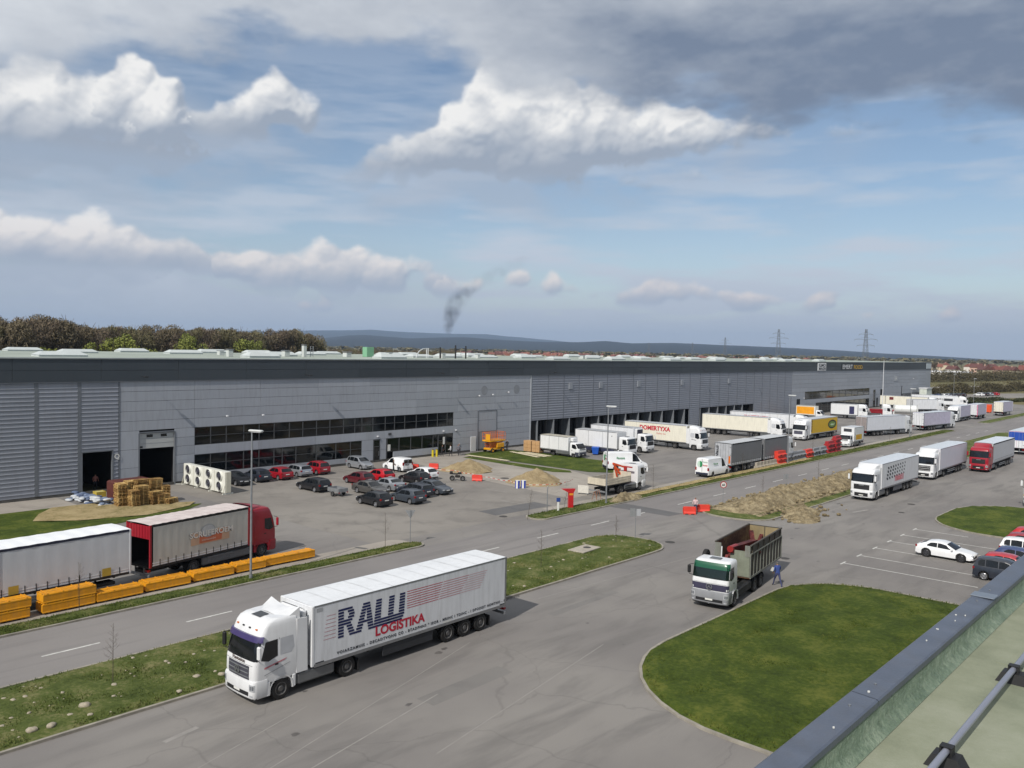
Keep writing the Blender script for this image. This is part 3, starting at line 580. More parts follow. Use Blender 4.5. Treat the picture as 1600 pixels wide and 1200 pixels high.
ribbon([77.2,79.4,81.6,83.8,86.0,87.0], 1.27, 3.16, 1); ribbon([88.6,90.1], .1, 3.16, 1)
ribbon([221.5+4.95*i for i in range(11)], 4.15, 6.15, 2); ribbon([229+4.2*i for i in range(11)], .5, 2.95, 2)
for a, b in ((74.75,75.85),(77.02,77.2),(87.02,88.58)):
    dw = MB().box(a,b,WY+.04,WY+.12,.05,3.14).build('door', WGLASS if b-a > .3 else FRAME, wh)
    if b-a > .3:
        MB().box(a,a+.06,WY-.02,WY+.04,.05,3.14).box(b-.06,b,WY-.02,WY+.04,.05,3.14).box(a+.06,b-.06,WY-.02,WY+.04,3.05,3.14).box(a+.06,b-.06,WY-.02,WY+.04,2.15,2.22).build('door_frame', FRAME, dw)
        MB().box(b-.2,b-.15,WY-.06,WY-.0,.9,1.5).build('handle', ALU, dw)
MB().box(77.3,77.75,WY-.02,WY+.02,1.4,2.3).build('notice', PLATE, wh); MB().box(88.0,88.35,WY-.03,WY+.02,1.6,2.7).build('notice', PLATE, wh)
MB().box(93.9,95.1,WY-.06,WY+.02,.05,2.35,c=.02).build('white_door', paint('door_white', (214,215,214), .05), wh)
fr = MB().box(95.4,95.55,WY-.06,WY+.1,0,6.34).box(99.65,99.8,WY-.06,WY+.1,0,6.34).box(95.55,99.65,WY-.06,WY+.1,6.25,6.4).build('door_frame', TRIM, wh)
MB().box(95.55,99.65,WY+.03,WY+.1,.05,2.98).build('roller_door', DOORG, wh)
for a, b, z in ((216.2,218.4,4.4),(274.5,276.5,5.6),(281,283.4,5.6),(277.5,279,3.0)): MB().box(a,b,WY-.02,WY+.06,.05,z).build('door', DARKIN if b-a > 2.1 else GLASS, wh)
ribbon([291.5,294.5,298.3,301.5], 4.4, 6.1, 1)
MB().box(303,328,WY-.9,WY-.03,.05,3.5,c=.05).build('dark_annex_wall', mat('dark_dock_cladding', (78,80,84), .6, 0, .08, .5), wh)  # annex wall in one dark grey colour
# wall lamps on arms
LH = mat('lamp_housing_dark', (40,42,45), .5)
for x, z, L_ in ((42.2,12.3,.62),(63.3,12.25,.62),(86.5,12.3,.62),(113.0,12.3,.62),(139.5,12.3,.62),(164.4,12.3,.62),(189,12.3,.62),(12,12.3,.62)):
    f = MB().cyl((x,WY-.1,z+.05),(x,WY-1.1,z),.03,None,6).build('lamp_arm', LH, wh); MB().box(x-.22,x+.22,WY-1.55,WY-1.05,z-.1,z+.06,c=.03).build('lamp_head', LH, f)
for x, z in ((52.3,7.5),(95.2,8.7),(57.1,7.4),(98.3,8.8),(102.0,9.1),(313.0,8.6),(219.8,4.6)):
    f = MB().cyl((x,WY,z),(x,WY-.45,z+.05),.022,None,6).build('lamp_arm', GALV, wh); MB().box(x-.14,x+.14,WY-.62,WY-.42,z-.08,z+.12,c=.04).build('lamp_head', WHITE, f)
for x in (75.4,88.0,90.6): MB().box(x-.15,x+.15,WY-.2,WY-.03,3.5,3.68,c=.03).build('door_lamp', WHITE, wh)
for x, w in ((77.6,.35),(77.6,.35)): pass
MB().box(77.35,77.85,WY-.1,WY-.02,3.62,3.95).build('notice', mat('dark_plate', (70,72,74)), wh)
# signs on the fascia
sg = MB().box(229.2,235.0,WY-.2,WY-.115,11.85,13.95).build('sign_board', WHITE, wh)
DKT = mat('sign_dark_print', (52,58,68), .6)
text('sign_lettering', 'ILMO', 1.05, DKT, sg, (229.9,WY-.215,12.95), (R(90),0,0), .03, 1.9); text('sign_lettering', 'MAGN', 1.0, DKT, sg, (229.9,WY-.215,12.05), (R(90),0,0), .03, 1.65)
sb = MB().box(246.6,263.4,WY-.2,WY-.115,11.9,13.85).build('sign_board', mat('dark_sign_board', (40,46,50), .5), wh)
text('sign_lettering', 'EMERT', 1.75, WHITE, sb, (247.2,WY-.215,12.25), (R(90),0,0), .03, 1.55); text('sign_lettering', 'FOOD', 1.6, mat('sign_yellow', (214,168,24), .5), sb, (256.2,WY-.215,12.2), (R(90),0,0), .03, 1.6)
MB().box(328.8,334.6,WY-.2,WY-.115,12.0,13.9).build('sign_board', mat('pale_sign', (190,200,204), .5), wh)
hs = MB().box(294.0,297.6,WY-.08,WY-.02,8.0,9.9).build('sign_board', PANEL2, wh); text('sign_lettering', 'H', 2.0, PLATE, hs, (294.9,WY-.1,8.2), (R(90),0,0), .05, 1.3)
# rooftop: skylights, vents, pipes
def skylight(x, y, l=5.0, w=2.2, h=.62):
    b = MB().box(x,x+l,y,y+w,14.24,14.24+h*.35).build('skylight', mat('skylight_kerb', (196,202,200), .5), roof)
    mb = MB(); z0, z1 = 14.24+h*.35, 14.24+h; i = .55
    mb.add([(x-.06,y-.06,z0),(x+l+.06,y-.06,z0),(x+l+.06,y+w+.06,z0),(x-.06,y+w+.06,z0),(x+i,y+.7,z1),(x+l-i,y+.7,z1),(x+l-i,y+w-.7,z1),(x+i,y+w-.7,z1)],[(0,1,5,4),(1,2,6,5),(2,3,7,6),(3,0,4,7),(4,5,6,7)])
    mb.build('skylight', SKYL, roof)
rows = [(99.0,(-30,-8,10,34.4,60,82,123,142,164,186,205,225,250)),(112.,(-20,4,24,71,99.6,107.2,116,129,151,172,196,212,240,262)),(126.,(-24,2,47,62.4,86,104,128,147,170,192,214,238,280)),(140.,(-10,20,44.6,61.2,75,84.2,100,121,140,160,181,205,230,260,300))]
for y, xl in rows:
    for x in xl: skylight(x, y+random.uniform(-.6,.6), random.uniform(4.6,5.6), random.uniform(2.0,2.5), random.uniform(.55,.75))
GREENB = mat('green_box', (126,178,142), .6)
MB().box(90.4,91.9,113,114.2,14.24,15.9,c=.03).build('roof_cabinet', GREENB, roof)
for x, y, h, w in ((60.5,105,.9,.7),(74.5,108,1.7,.55),(72.6,110,.8,.9),(84,110,.7,1.),(93.6,111,.7,.8),(99.3,104,.8,.8),(110,106,.6,.6),(66.5,118,.6,.8),(134,108,.5,.7),(148,111,.6,.8)):
    f = MB().box(x-w/2,x+w/2,y-w/2,y+w/2,14.24,14.24+h,c=.03).build('roof_vent', mat('vent_white', (198,202,198), .5), roof); MB().box(x-w*.6,x+w*.6,y-w*.6,y+w*.6,14.24+h+.06,14.24+h+.16,c=.03).build('vent_cap', GALV, f)
for x, h in ((98.8,1.9),(102.4,2.3),(104.9,2.2)): MB().cyl((x,104,14.24),(x,104,14.24+h),.13,None,8).build('flue', BLACK, roof)
bow = MB(); pts = [(95.2,106,14.3),(95.4,106,14.9),(95.9,106,15.45),(96.7,106,15.8),(97.5,106,15.9)]
for a, b in zip(pts[:-1], pts[1:]): bow.beam(a,b,.12,.12)
for dx in (0,.45): bow.beam((97.5+dx*.8,106,14.24),(97.5+dx*.8,106,15.95),.12,.12)
bow.build('roof_ladder', mat('ladder_white', (214,216,216), .5), roof)
lad = MB()
for dx in (0,.5): lad.beam((75.6+dx,108,14.24),(75.6+dx,108,15.9),.07,.07)
for k in range(6): lad.beam((75.6,108,14.5+k*.26),(76.1,108,14.5+k*.26),.05,.05)
lad.build('roof_ladder', GALV, roof)

# ================================================================== foreground roof edge
CZ = 13.4
fb = thing('near_building', 'flat green roof with slate blue parapet coping under the camera', 'building')
GRM = blend3('green_roof_membrane', ((120,125,106),(134,138,118),(144,147,129)), .8, .75, .12, 40, scale2=2.2)
WALLG = mat('near_wall_grey', (120,124,128), .6)
COP = mat('slate_coping', (100,107,121), .42, .3, .10, 2.6, .10, .5, rgb2=(84,91,104), dirt=.25)
UPST = blend3('upstand_membrane', ((88,104,86),(108,123,104),(134,146,126)), 2.6, .45, .55, 5)
MB().box(-90,90,-28,2.40,.02,CZ-.35).build('wall', WALLG, fb)
MB().box(-90,90,-28,2.235,CZ-.349,CZ-.27).build('roof', GRM, fb)
mb = MB(); mb.add([(-90,2.245,CZ-.02),(90,2.245,CZ-.02),(90,2.235,CZ-.2),(-90,2.235,CZ-.2),(90,2.15,CZ-.264),(-90,2.15,CZ-.264)],[(0,1,2,3),(3,2,4,5)]); mb.box(-90,90,2.255,2.40,CZ-.35,CZ-.03)
mb.build('upstand', UPST, fb, smooth=50)
x = -66.
cuts = [-60,-40,-20,-4,-.4,3.1,7.1,11.1,15.1,19.1,25,40,60,88]
for a, b in zip(cuts[:-1], cuts[1:]):
    p = [(2.46,CZ-.09),(2.47,CZ-.004),(2.45,CZ+.012),(2.25,CZ+.0),(2.235,CZ-.012),(2.235,CZ-.06)]
    q = MB(); q.grid([[(X_, y, z) for y, z in p] for X_ in (a+.004, b-.004)]); q.box(a+.004,b-.004,2.25,2.455,CZ-.03,CZ-.008); cp_ = q.build('coping', COP, fb)
    if 8 < b < 20: MB().box(b-.12,b+.10,2.225,2.48,CZ+.008,CZ+.024,c=.008).build('joint_cover', mat('pale_joint_plate', (140,148,158), .35, .5), cp_)
    for X_ in (a+.3, b-.3): MB().cyl((X_,2.36,CZ+.004),(X_,2.36,CZ+.018),.012,None,8).build('screw', ALU, cp_)
PY = 1.66
PZ = CZ-.145
MB().cyl((-40,PY,PZ),(60,PY,PZ),.027,None,12).build('conduit_pipe', mat('zinc_conduit', (158,160,172), .35, .5, .06, 1), fb, smooth=40)
for X_ in [6.88+2.27*i for i in range(-9, 20)]:
    MB().add([(X_-.09,PY-.14,CZ-.27),(X_+.09,PY-.14,CZ-.27),(X_+.09,PY+.14,CZ-.27),(X_-.09,PY+.14,CZ-.27),(X_-.07,PY-.09,PZ-.03),(X_+.07,PY-.09,PZ-.03),(X_+.07,PY+.09,PZ-.03),(X_-.07,PY+.09,PZ-.03)],[(0,1,5,4),(1,2,6,5),(2,3,7,6),(3,0,4,7),(4,5,6,7)]).box(X_-.04,X_+.04,PY-.045,PY-.03,PZ-.03,PZ+.03).box(X_-.04,X_+.04,PY+.03,PY+.045,PZ-.03,PZ+.03).box(X_-.04,X_+.04,PY-.045,PY+.045,PZ+.028,PZ+.036).build('pipe_support', BLACK, fb)
for k, X_ in enumerate((-3.6,.9,5.2,9.6,14.2,19)): MB().box(X_,X_+.05,-27,1.9,CZ-.2705,CZ-.264).build('roof_seam', GRM, fb)
for y in (.9,-.6): MB().box(-80,80,y,y+.05,CZ-.2705,CZ-.2645).build('roof_seam', GRM, fb)
DROP = mat('bird_dropping', (216,216,210), .8)
for i in range(9):
    X_ = random.uniform(5.4, 14); yy = random.uniform(2.29,2.42); MB().cyl((X_,yy,CZ+.006),(X_,yy,CZ+.0165),random.uniform(.004,.011),None,7).build('speck', DROP, fb)
# ================================================================== vehicles
WMESH = {}
def wheel(parent, x, y, r, w, side, rim=RIM, kind='truck'):
    """a tyre whose outer face lies at y, with its rim as a sub-part"""
    k = (r, w, kind)
    if k not in WMESH:
        t = MB(); ri = r*(.60 if kind == 'truck' else .68)
        t.lathe([(ri,-w),(r*.93,-w),(r,-w*.85),(r,-w*.15),(r*.93,0),(ri*1.06,.0),(ri,-.02),(ri,-w)], 22)
        m = MB()
        if kind == 'truck':
            m.lathe([(ri*1.02,-.005),(ri*.94,.0),(ri*.90,-.05),(ri*.72,-.10),(ri*.50,-.10),(ri*.46,-.03),(ri*.36,.0),(ri*.1,.0),(.001,.0)], 20)
            for i in range(8):
                a = 2*PI*i/8; m.cyl((ri*.78*math.cos(a),-.085,ri*.78*math.sin(a)),(ri*.78*math.cos(a),-.074,ri*.78*math.sin(a)),ri*.09,None,6,1)
        else:
            m.lathe([(ri*1.02,-.004),(ri*.95,.004),(ri*.88,-.03),(ri*.3,-.02),(ri*.25,.0),(.001,.0)], 20)
            for i in range(6):
                a = 2*PI*i/6+.3; c, s_ = math.cos(a), math.sin(a); m.beam((ri*.42*c,-.02,ri*.42*s_),(ri*.86*c,-.026,ri*.86*s_),ri*.26,.01,1,(0,1,0))
        WMESH[k] = (t.mesh('wheel', RUBBER, 45), m.mesh('rim', [rim, BLACK], 35))
    a, b = WMESH[k]
    o = link('wheel', a, parent, (x, y, r), 0 if side > 0 else PI); q = link('rim', b, o)
    if rim is not RIM and b.materials[0] != rim: q.material_slots[0].link = 'OBJECT'; q.material_slots[0].material = rim
    return o
class Cab:
    """truck cab skin: horizontal rings with rounded front corners"""
    def __init__(s, rings): s.r = rings
    def at(s, z):
        r = s.r
        if z <= r[0][0]: return r[0][1:]
        for a, b in zip(r[:-1], r[1:]):
            if a[0] <= z <= b[0]:
                t = (z-a[0])/max(1e-6, b[0]-a[0]); return tuple(p+(q-p)*t for p, q in zip(a[1:], b[1:]))
        return r[-1][1:]
    def pt(s, z, t, off=0.):
        xf, xb, hw, rc = s.at(z); tf = .72; bow = .07
        if abs(t) <= tf: y = t/tf*(hw-rc); return (xf-bow*(y/hw)**2+off, y, z)
        sg = 1 if t > 0 else -1; a = (abs(t)-tf)/(1-tf)*PI/2; cx = xf-bow*((hw-rc)/hw)**2-rc
        return (cx+(rc+off)*math.cos(a), sg*(hw-rc+(rc+off)*math.sin(a)), z)
    def front_side_x(s, z): xf, xb, hw, rc = s.at(z); return xf-.07*((hw-rc)/hw)**2-rc
    def shell(s, name, m, parent, smooth=38):
        mb = MB(); ts = list(np.linspace(-1, -.72, 6))+list(np.linspace(-.72, .72, 7))[1:-1]+list(np.linspace(.72, 1, 6)); rows = []
        for rg in s.r:
            z = rg[0]; xb, hw = rg[2], rg[3]
            rows.append([(xb, -hw, z)]+[s.pt(z, t) for t in ts]+[(xb, hw, z)])
        n = len(rows[0]); mb.grid(rows, 0, True)
        mb.add(rows[-1], [tuple(range(n))]); mb.add(rows[0], [tuple(range(n))]); return mb.build(name, m, parent, smooth=smooth)
    def patch(s, name, m, parent, z0, z1, t0, t1, off=.012, nz=4, nt=10, th=.0, smooth=40):
        mb = MB(); rows = [[s.pt(z0+(z1-z0)*i/nz, t0+(t1-t0)*j/nt, off) for j in range(nt+1)] for i in range(nz+1)]; mb.grid(rows)
        if th:
            back = [[s.pt(z0+(z1-z0)*i/nz, t0+(t1-t0)*j/nt, off-th) for j in range(nt+1)] for i in range(nz+1)]
            for e0, e1 in ((rows[0], back[0]), (rows[-1], back[-1]), ([r[0] for r in rows], [r[0] for r in back]), ([r[-1] for r in rows], [r[-1] for r in back])): mb.grid([e0, e1])
        return mb.build(name, m, parent, smooth=smooth)
    def side(s, name, m, parent, poly, sg, off=.008, th=.0):
        """polygon (distance back from the door front, z) laid on the cab side"""
        vs = [(x, sg*(s.at(z)[2]+off), z) for x, z in poly]; return MB().add(vs, [tuple(range(len(vs)))]).build(name, m, parent, fix=False)
RINGS = {
 'high': [(.95,-.06,-2.25,1.20,.22),(1.3,0,-2.25,1.235,.24),(1.9,-.02,-2.25,1.245,.25),(2.0,-.05,-2.25,1.245,.25),(2.5,-.16,-2.25,1.24,.25),(2.98,-.29,-2.25,1.225,.26),(3.2,-.38,-2.25,1.21,.28),(3.45,-.48,-2.25,1.195,.29),(3.62,-.62,-2.25,1.17,.3),(3.71,-.84,-2.25,1.13,.32),(3.75,-1.1,-2.22,1.06,.36)],
 'xlx': [(.95,-.04,-2.25,1.20,.2),(1.3,0,-2.25,1.24,.22),(1.95,-.02,-2.25,1.25,.22),(2.05,-.05,-2.25,1.25,.22),(2.6,-.14,-2.25,1.24,.23),(3.05,-.24,-2.25,1.23,.25),(3.22,-.32,-2.25,1.21,.28),(3.40,-.55,-2.25,1.17,.3),(3.47,-.9,-2.25,1.1,.34),(3.5,-1.2,-2.22,1.0,.4)],
 'day': [(.95,-.04,-1.75,1.16,.16),(1.3,0,-1.75,1.20,.18),(1.78,-.01,-1.75,1.205,.18),(1.9,-.05,-1.75,1.20,.18),(2.4,-.15,-1.75,1.19,.19),(2.78,-.24,-1.75,1.17,.21),(2.9,-.32,-1.75,1.14,.24),(2.98,-.48,-1.74,1.08,.28),(3.0,-.75,-1.7,.98,.3)],
 'light': [(.7,-.02,-1.7,1.0,.16),(1.0,0,-1.7,1.02,.18),(1.35,-.04,-1.7,1.02,.18),(1.42,-.1,-1.7,1.01,.18),(1.8,-.34,-1.7,.98,.2),(2.15,-.6,-1.7,.93,.22),(2.25,-.72,-1.68,.86,.25),(2.28,-.95,-1.65,.75,.3)]}
WS = {'high': (2.04,2.96), 'xlx': (2.08,3.0), 'day': (1.92,2.74), 'light': (1.46,2.12)}
def tractor(t, style='high', col=WHITE, lower=None, grille=BLACK, visor=None, deflector=True, axles=(-1.42,-5.05), tail=-6.0, logo=None, skirt=None, plate=True, marks=(), roofbar=False, brand=None, r=.5, lights=True, bumper=None, stripe=None, mirror_m=None, mirror_r=None, grille_z=(1.22,1.84), glassm=None, slat=None, hatch=True, sleeper=True):
    """cab and chassis of a lorry, front at x=0, parts parented to t"""
    c = Cab(RINGS[style]); lower = lower or col; bumper = bumper or lower
    xb = c.r[0][2]; cabo = c.shell('cab', col, t)
    w0, w1 = WS[style]; ws = c.patch('windscreen', glassm or GLASS, t, w0, w1, -.90, .90, .014, 6, 16)
    zb = c.r[0][0]
    # dashboard wipers
    for s_ in (-.5, .12): 
        a = c.pt(w0+.03, s_, .03); b = c.pt(w0+.10, s_+.40, .03); MB().beam(a, b, .025, .02).build('wiper', BLACK, ws)
    if visor: c.patch('sun_visor', visor, t, w1-.10, w1+.14, -.93, .93, .10, 2, 16, .09)
    g = c.patch('grille', grille, t, grille_z[0], grille_z[1], -.60, .60, .016, 3, 8, .03)
    for i in range(3):
        if style == 'day': break
        z = grille_z[0]+.10+i*(grille_z[1]-grille_z[0]-.16)/2.4; c.patch('grille_slat', slat or (mat('dark_slat', (52,52,56), .5) if style != 'high' else GALV), g, z, z+.035, -.57, .57, .034, 1, 8, .03)
    c.patch('front_panel_joint', BLACK, t, grille_z[1]+.035, grille_z[1]+.05, -.9, .9, .006, 1, 12)
    # bumper
    zl = .33 if style != 'light' else .25
    bc = Cab([(zl,.0,-.72,1.16 if style != 'light' else .98,.2),(zl+.12,.05,-.72,1.235 if style != 'light' else 1.02,.22),(zb+.14,.055,-.72,1.245 if style != 'light' else 1.03,.22),(zb+.2,.03,-.72,1.235 if style != 'light' else 1.02,.22)])
    bo = bc.shell('bumper', bumper, t)
    bc.patch('air_intake', BLACK, bo, zl+.16, zl+(.56 if style == 'xlx' else .34), -.52 if style == 'xlx' else -.62, .52 if style == 'xlx' else .62, .012, 2, 8)
    if plate: bc.patch('number_plate', PLATE, bo, zl+.24, zl+.35, -.17, .17, .022, 1, 2)
    for s_ in (-1, 1):
        hl = bc.patch('headlight', LAMPW, t, zb-.22, zb+.08, s_*.66, s_*.90, .018, 2, 5, .03); bc.patch('lamp_lens', mat('lamp_lens', (120,124,130), .15, .3), hl, zb-.16, zb+.02, s_*.70, s_*.77, .022, 1, 2); bc.patch('lamp_lens', mat('lamp_lens', (120,124,130)), hl, zb-.16, zb+.02, s_*.79, s_*.86, .022, 1, 2); bc.patch('bumper_lip', BLACK, bo, zl-.01, zl+.06, s_*.02, s_*.98, .012, 1, 6)
        bc.patch('fog_lamp', LAMPW, bo, zl+.14, zl+.22, s_*.68, s_*.82, .014, 1, 3)
        # door, side window, step
        fx = c.front_side_x((w0+w1)/2)-.06; fb_ = c.front_side_x(w0)-.02
        c.side('side_window', GLASS, t, [(fb_,w0+.02),(fx-.10,w1-.12),(fx-.72,w1-.10),(fx-.72,w0+.06),(fx-.25,w0-.10)], s_)
        if sleeper and style in ('high','xlx'): c.side('sleeper_panel', mat('sleeper_panel_grey', (188,190,194), .4) if col in (WHITE,) else col, t, [(fx-.86,w0+.06),(fx-.86,w1-.1),(xb+.2,w1-.1),(xb+.14,w0+.3),(xb+.3,w0+.06)], s_, .006)  # grey sleeper panel on white cabs, cab colour on the others
        dj = MB(); hw = lambda z: c.at(z)[2]+.004
        for xx in (fx+.03, fx-.80): dj.add([(xx,s_*hw(zb+.1),zb+.1),(xx-.018,s_*hw(zb+.1),zb+.1),(xx-.018,s_*hw(w1-.06),w1-.06),(xx,s_*hw(w1-.06),w1-.06)],[(0,1,2,3)])
        dj.build('door_joint', BLACK, t, fix=False)
        c.side('door_handle', BLACK, t, [(fx-.58,w0-.36),(fx-.58,w0-.28),(fx-.76,w0-.28),(fx-.76,w0-.36)], s_, .012)
        MB().box(-.74,-1.02,s_*(hw(zb)-.18),s_*(hw(zb)-.01),zl+.08,zl+.16).box(-.74,-1.02,s_*(hw(zb)-.18),s_*(hw(zb)-.01),zl+.42,zl+.5).build('step', CHASSIS, t)
        # mirror
        hm = c.at(w0+.4)[2]; mm = mirror_m or col; ma = MB().cyl((fb_+.12,s_*(hm-.05),w1-.06),(fb_+.22,s_*(hm+.2),w1-.12),.02,None,6).cyl((fb_+.12,s_*(hm-.05),w0+.04),(fb_+.22,s_*(hm+.2),w0+.1),.02,None,6).build('mirror_arm', BLACK, t)
        if style != 'light': MB().box(fb_+.14,fb_+.30,s_*(hm+.1),s_*(hm+.31),w0+.16,w1-.14,c=.05).build('mirror', mm if s_ > 0 else (mirror_r or mm), ma)
        else: MB().box(fb_-.25,fb_-.13,s_*(hm+.06),s_*(hm+.28),w0+.02,w0+.3,c=.04).build('mirror', BLACK, ma)
        # wheel arch and front mudguard
        ax = axles[0]; ra = r+.09; arc_ = [(ax+ra*math.cos(a), r+ra*math.sin(a)) for a in np.linspace(R(-8), R(188), 15)]
        y1 = 1.235 if style != 'light' else 1.02
        MB().grid([[(x, s_*y, z) for x, z in arc_] for y in (y1-.42, y1+.005)]).grid([[(x, s_*y1, z) for x, z in arc_],[(ax+(x-ax)*1.10, s_*(y1+.004), r+(z-r)*1.10) for x, z in arc_]]).build('mudguard', lower, t, smooth=50)
        # bodywork between arch, door and bumper
        if style != 'light':
            MB().box(xb+.02,ax-ra*1.02,s_*(y1-.3),s_*(y1-.004),.42,zb+.05,c=.03).build('rear_step_panel', lower, t)
            MB().box(ax+ra*.96,-.70,s_*(y1-.3),s_*(y1-.006),zl+.02,zb+.05,c=.02).build('step_panel', lower, t)
            if zb-.02 < r+ra: pass
        else:
            MB().box(xb,ax-ra*1.0,s_*(y1-.3),s_*(y1-.02),.4,zb+.04,c=.03).build('rear_step_panel', lower, t)
            MB().box(ax+ra*.96,-.66,s_*(y1-.3),s_*(y1-.02),zl+.02,zb+.04,c=.02).build('step_panel', lower, t)
        wheel(t, axles[0], s_*(y1-.02), r, .30 if r > .4 else .2, s_)
        for a_ in axles[1:]:
            wheel(t, a_, s_*(y1-.03), r, .58 if r > .4 else .36, s_)
    if deflector:
        top = c.r[-1][0]; z1 = 4.0
        d = MB(); rows = []
        for x, z, h in ((-.95,c.r[-2][0]-.02,.82),(-1.3,top+.07,.92),(-1.75,3.9,1.02),(-2.35,z1-.02,1.12)):
            rows.append([(x,-h-.06,c.r[-4][0]),(x,-h,z-.10),(x,-h*.86,z),(x,0,z+.03),(x,h*.86,z),(x,h,z-.10),(x,h+.06,c.r[-4][0])])
        d.grid(rows); d.grid([[(p[0]-.03,p[1]*.96,p[2]-.03) for p in rw] for rw in rows]); d.build('roof_deflector', col, t, smooth=45)
        for s_ in (-1, 1): MB().prism([(xb-.02,1.05),(xb-.02,3.6),(xb-.5,3.55),(xb-.55,1.05)], 'y', s_*1.16, s_*1.235).build('side_deflector', col, t)
    if hatch and style in ('high','day'):
        zt = c.r[-1][0]+.012
        if style == 'high': MB().add([(-.86,-.36,3.735),(-.86,.36,3.735),(-1.36,.34,3.785),(-1.36,-.34,3.785)],[(0,1,2,3)]).build('roof_hatch', GLASS, t, fix=False)
        else: MB().box(-.85,-1.35,-.36,.36,zt-.012,zt+.04,c=.03).build('roof_hatch', mat('hatch_grey', (96,98,100), .4), t)
    if style == 'high':
        for s_ in (-.6,-.2,.2,.6):
            p = c.pt(3.34, s_, .0); MB().box(p[0]-.02,p[0]+.05,p[1]-.06,p[1]+.06,p[2]-.02,p[2]+.03).build('marker_lamp', LAMPO if abs(s_) > .5 else BLACK, cabo)
    if brand: text('cab_lettering', brand[0], brand[1], brand[2], cabo, (c.pt(w0-.10,0)[0]+.022,0,w0-.14-.0), (R(90),0,R(90)), .006, brand[3], 'CENTER')
    if logo == 'star':
        z = (grille_z[0]+grille_z[1])/2+.03; x = c.pt(z,0)[0]+.07; e = MB(); n = 20; ro, ri = (.19, .155) if style == 'high' else (.2, .165)
        e.add([(x+dx,q*math.cos(2*PI*i/n),z+q*math.sin(2*PI*i/n)) for dx, q in ((0,ro),(.012,ro),(.012,ri),(0,ri)) for i in range(n)],[(a*n+i,a*n+(i+1)%n,((a+1)%4)*n+(i+1)%n,((a+1)%4)*n+i) for a in range(4) for i in range(n)])
        for a in (90,210,330): e.beam((x+.006,0,z),(x+.006,.15*math.cos(R(a)),z+.15*math.sin(R(a))),.04,.012,0,(1,0,0))
        e.build('emblem', ALU, g)
    elif logo == 'bar':
        z = grille_z[1]-.08; x = c.pt(z,0)[0]+.03; MB().box(x,x+.015,-.28,.28,z-.05,z+.05,c=.01).build('emblem', ALU, g)
    # frame, tanks, mudguards
    ch = MB().box(-.5,tail,-.44,-.36,.62,.9).box(-.5,tail,.36,.44,.62,.9)
    for x in np.arange(-1.0, tail, -1.1): ch.box(x,x-.12,-.36,.36,.66,.86)
    ch.build('chassis', CHASSIS, t)
    if len(axles) > 1 and axles[1]+r+.2 < xb:
        xa, xc = xb-.05, axles[1]+r+.22
        if xa-xc > .7:
            for s_ in (-1, 1):
                MB().box(xa,xc,s_*.62,s_*1.2,.38,1.0,c=.10).build('fuel_tank', skirt or mat('tank_grey', (120,122,124), .4, .4), t)
    for a_ in axles[1:]:
        for s_ in (-1, 1):
            ra = r+.1; MB().grid([[(a_+ra*math.cos(q), s_*y, r+ra*math.sin(q)) for q in np.linspace(R(10),R(170),9)] for y in (.62,1.22)]).build('mudguard', BLACK, t, smooth=50)
    return c
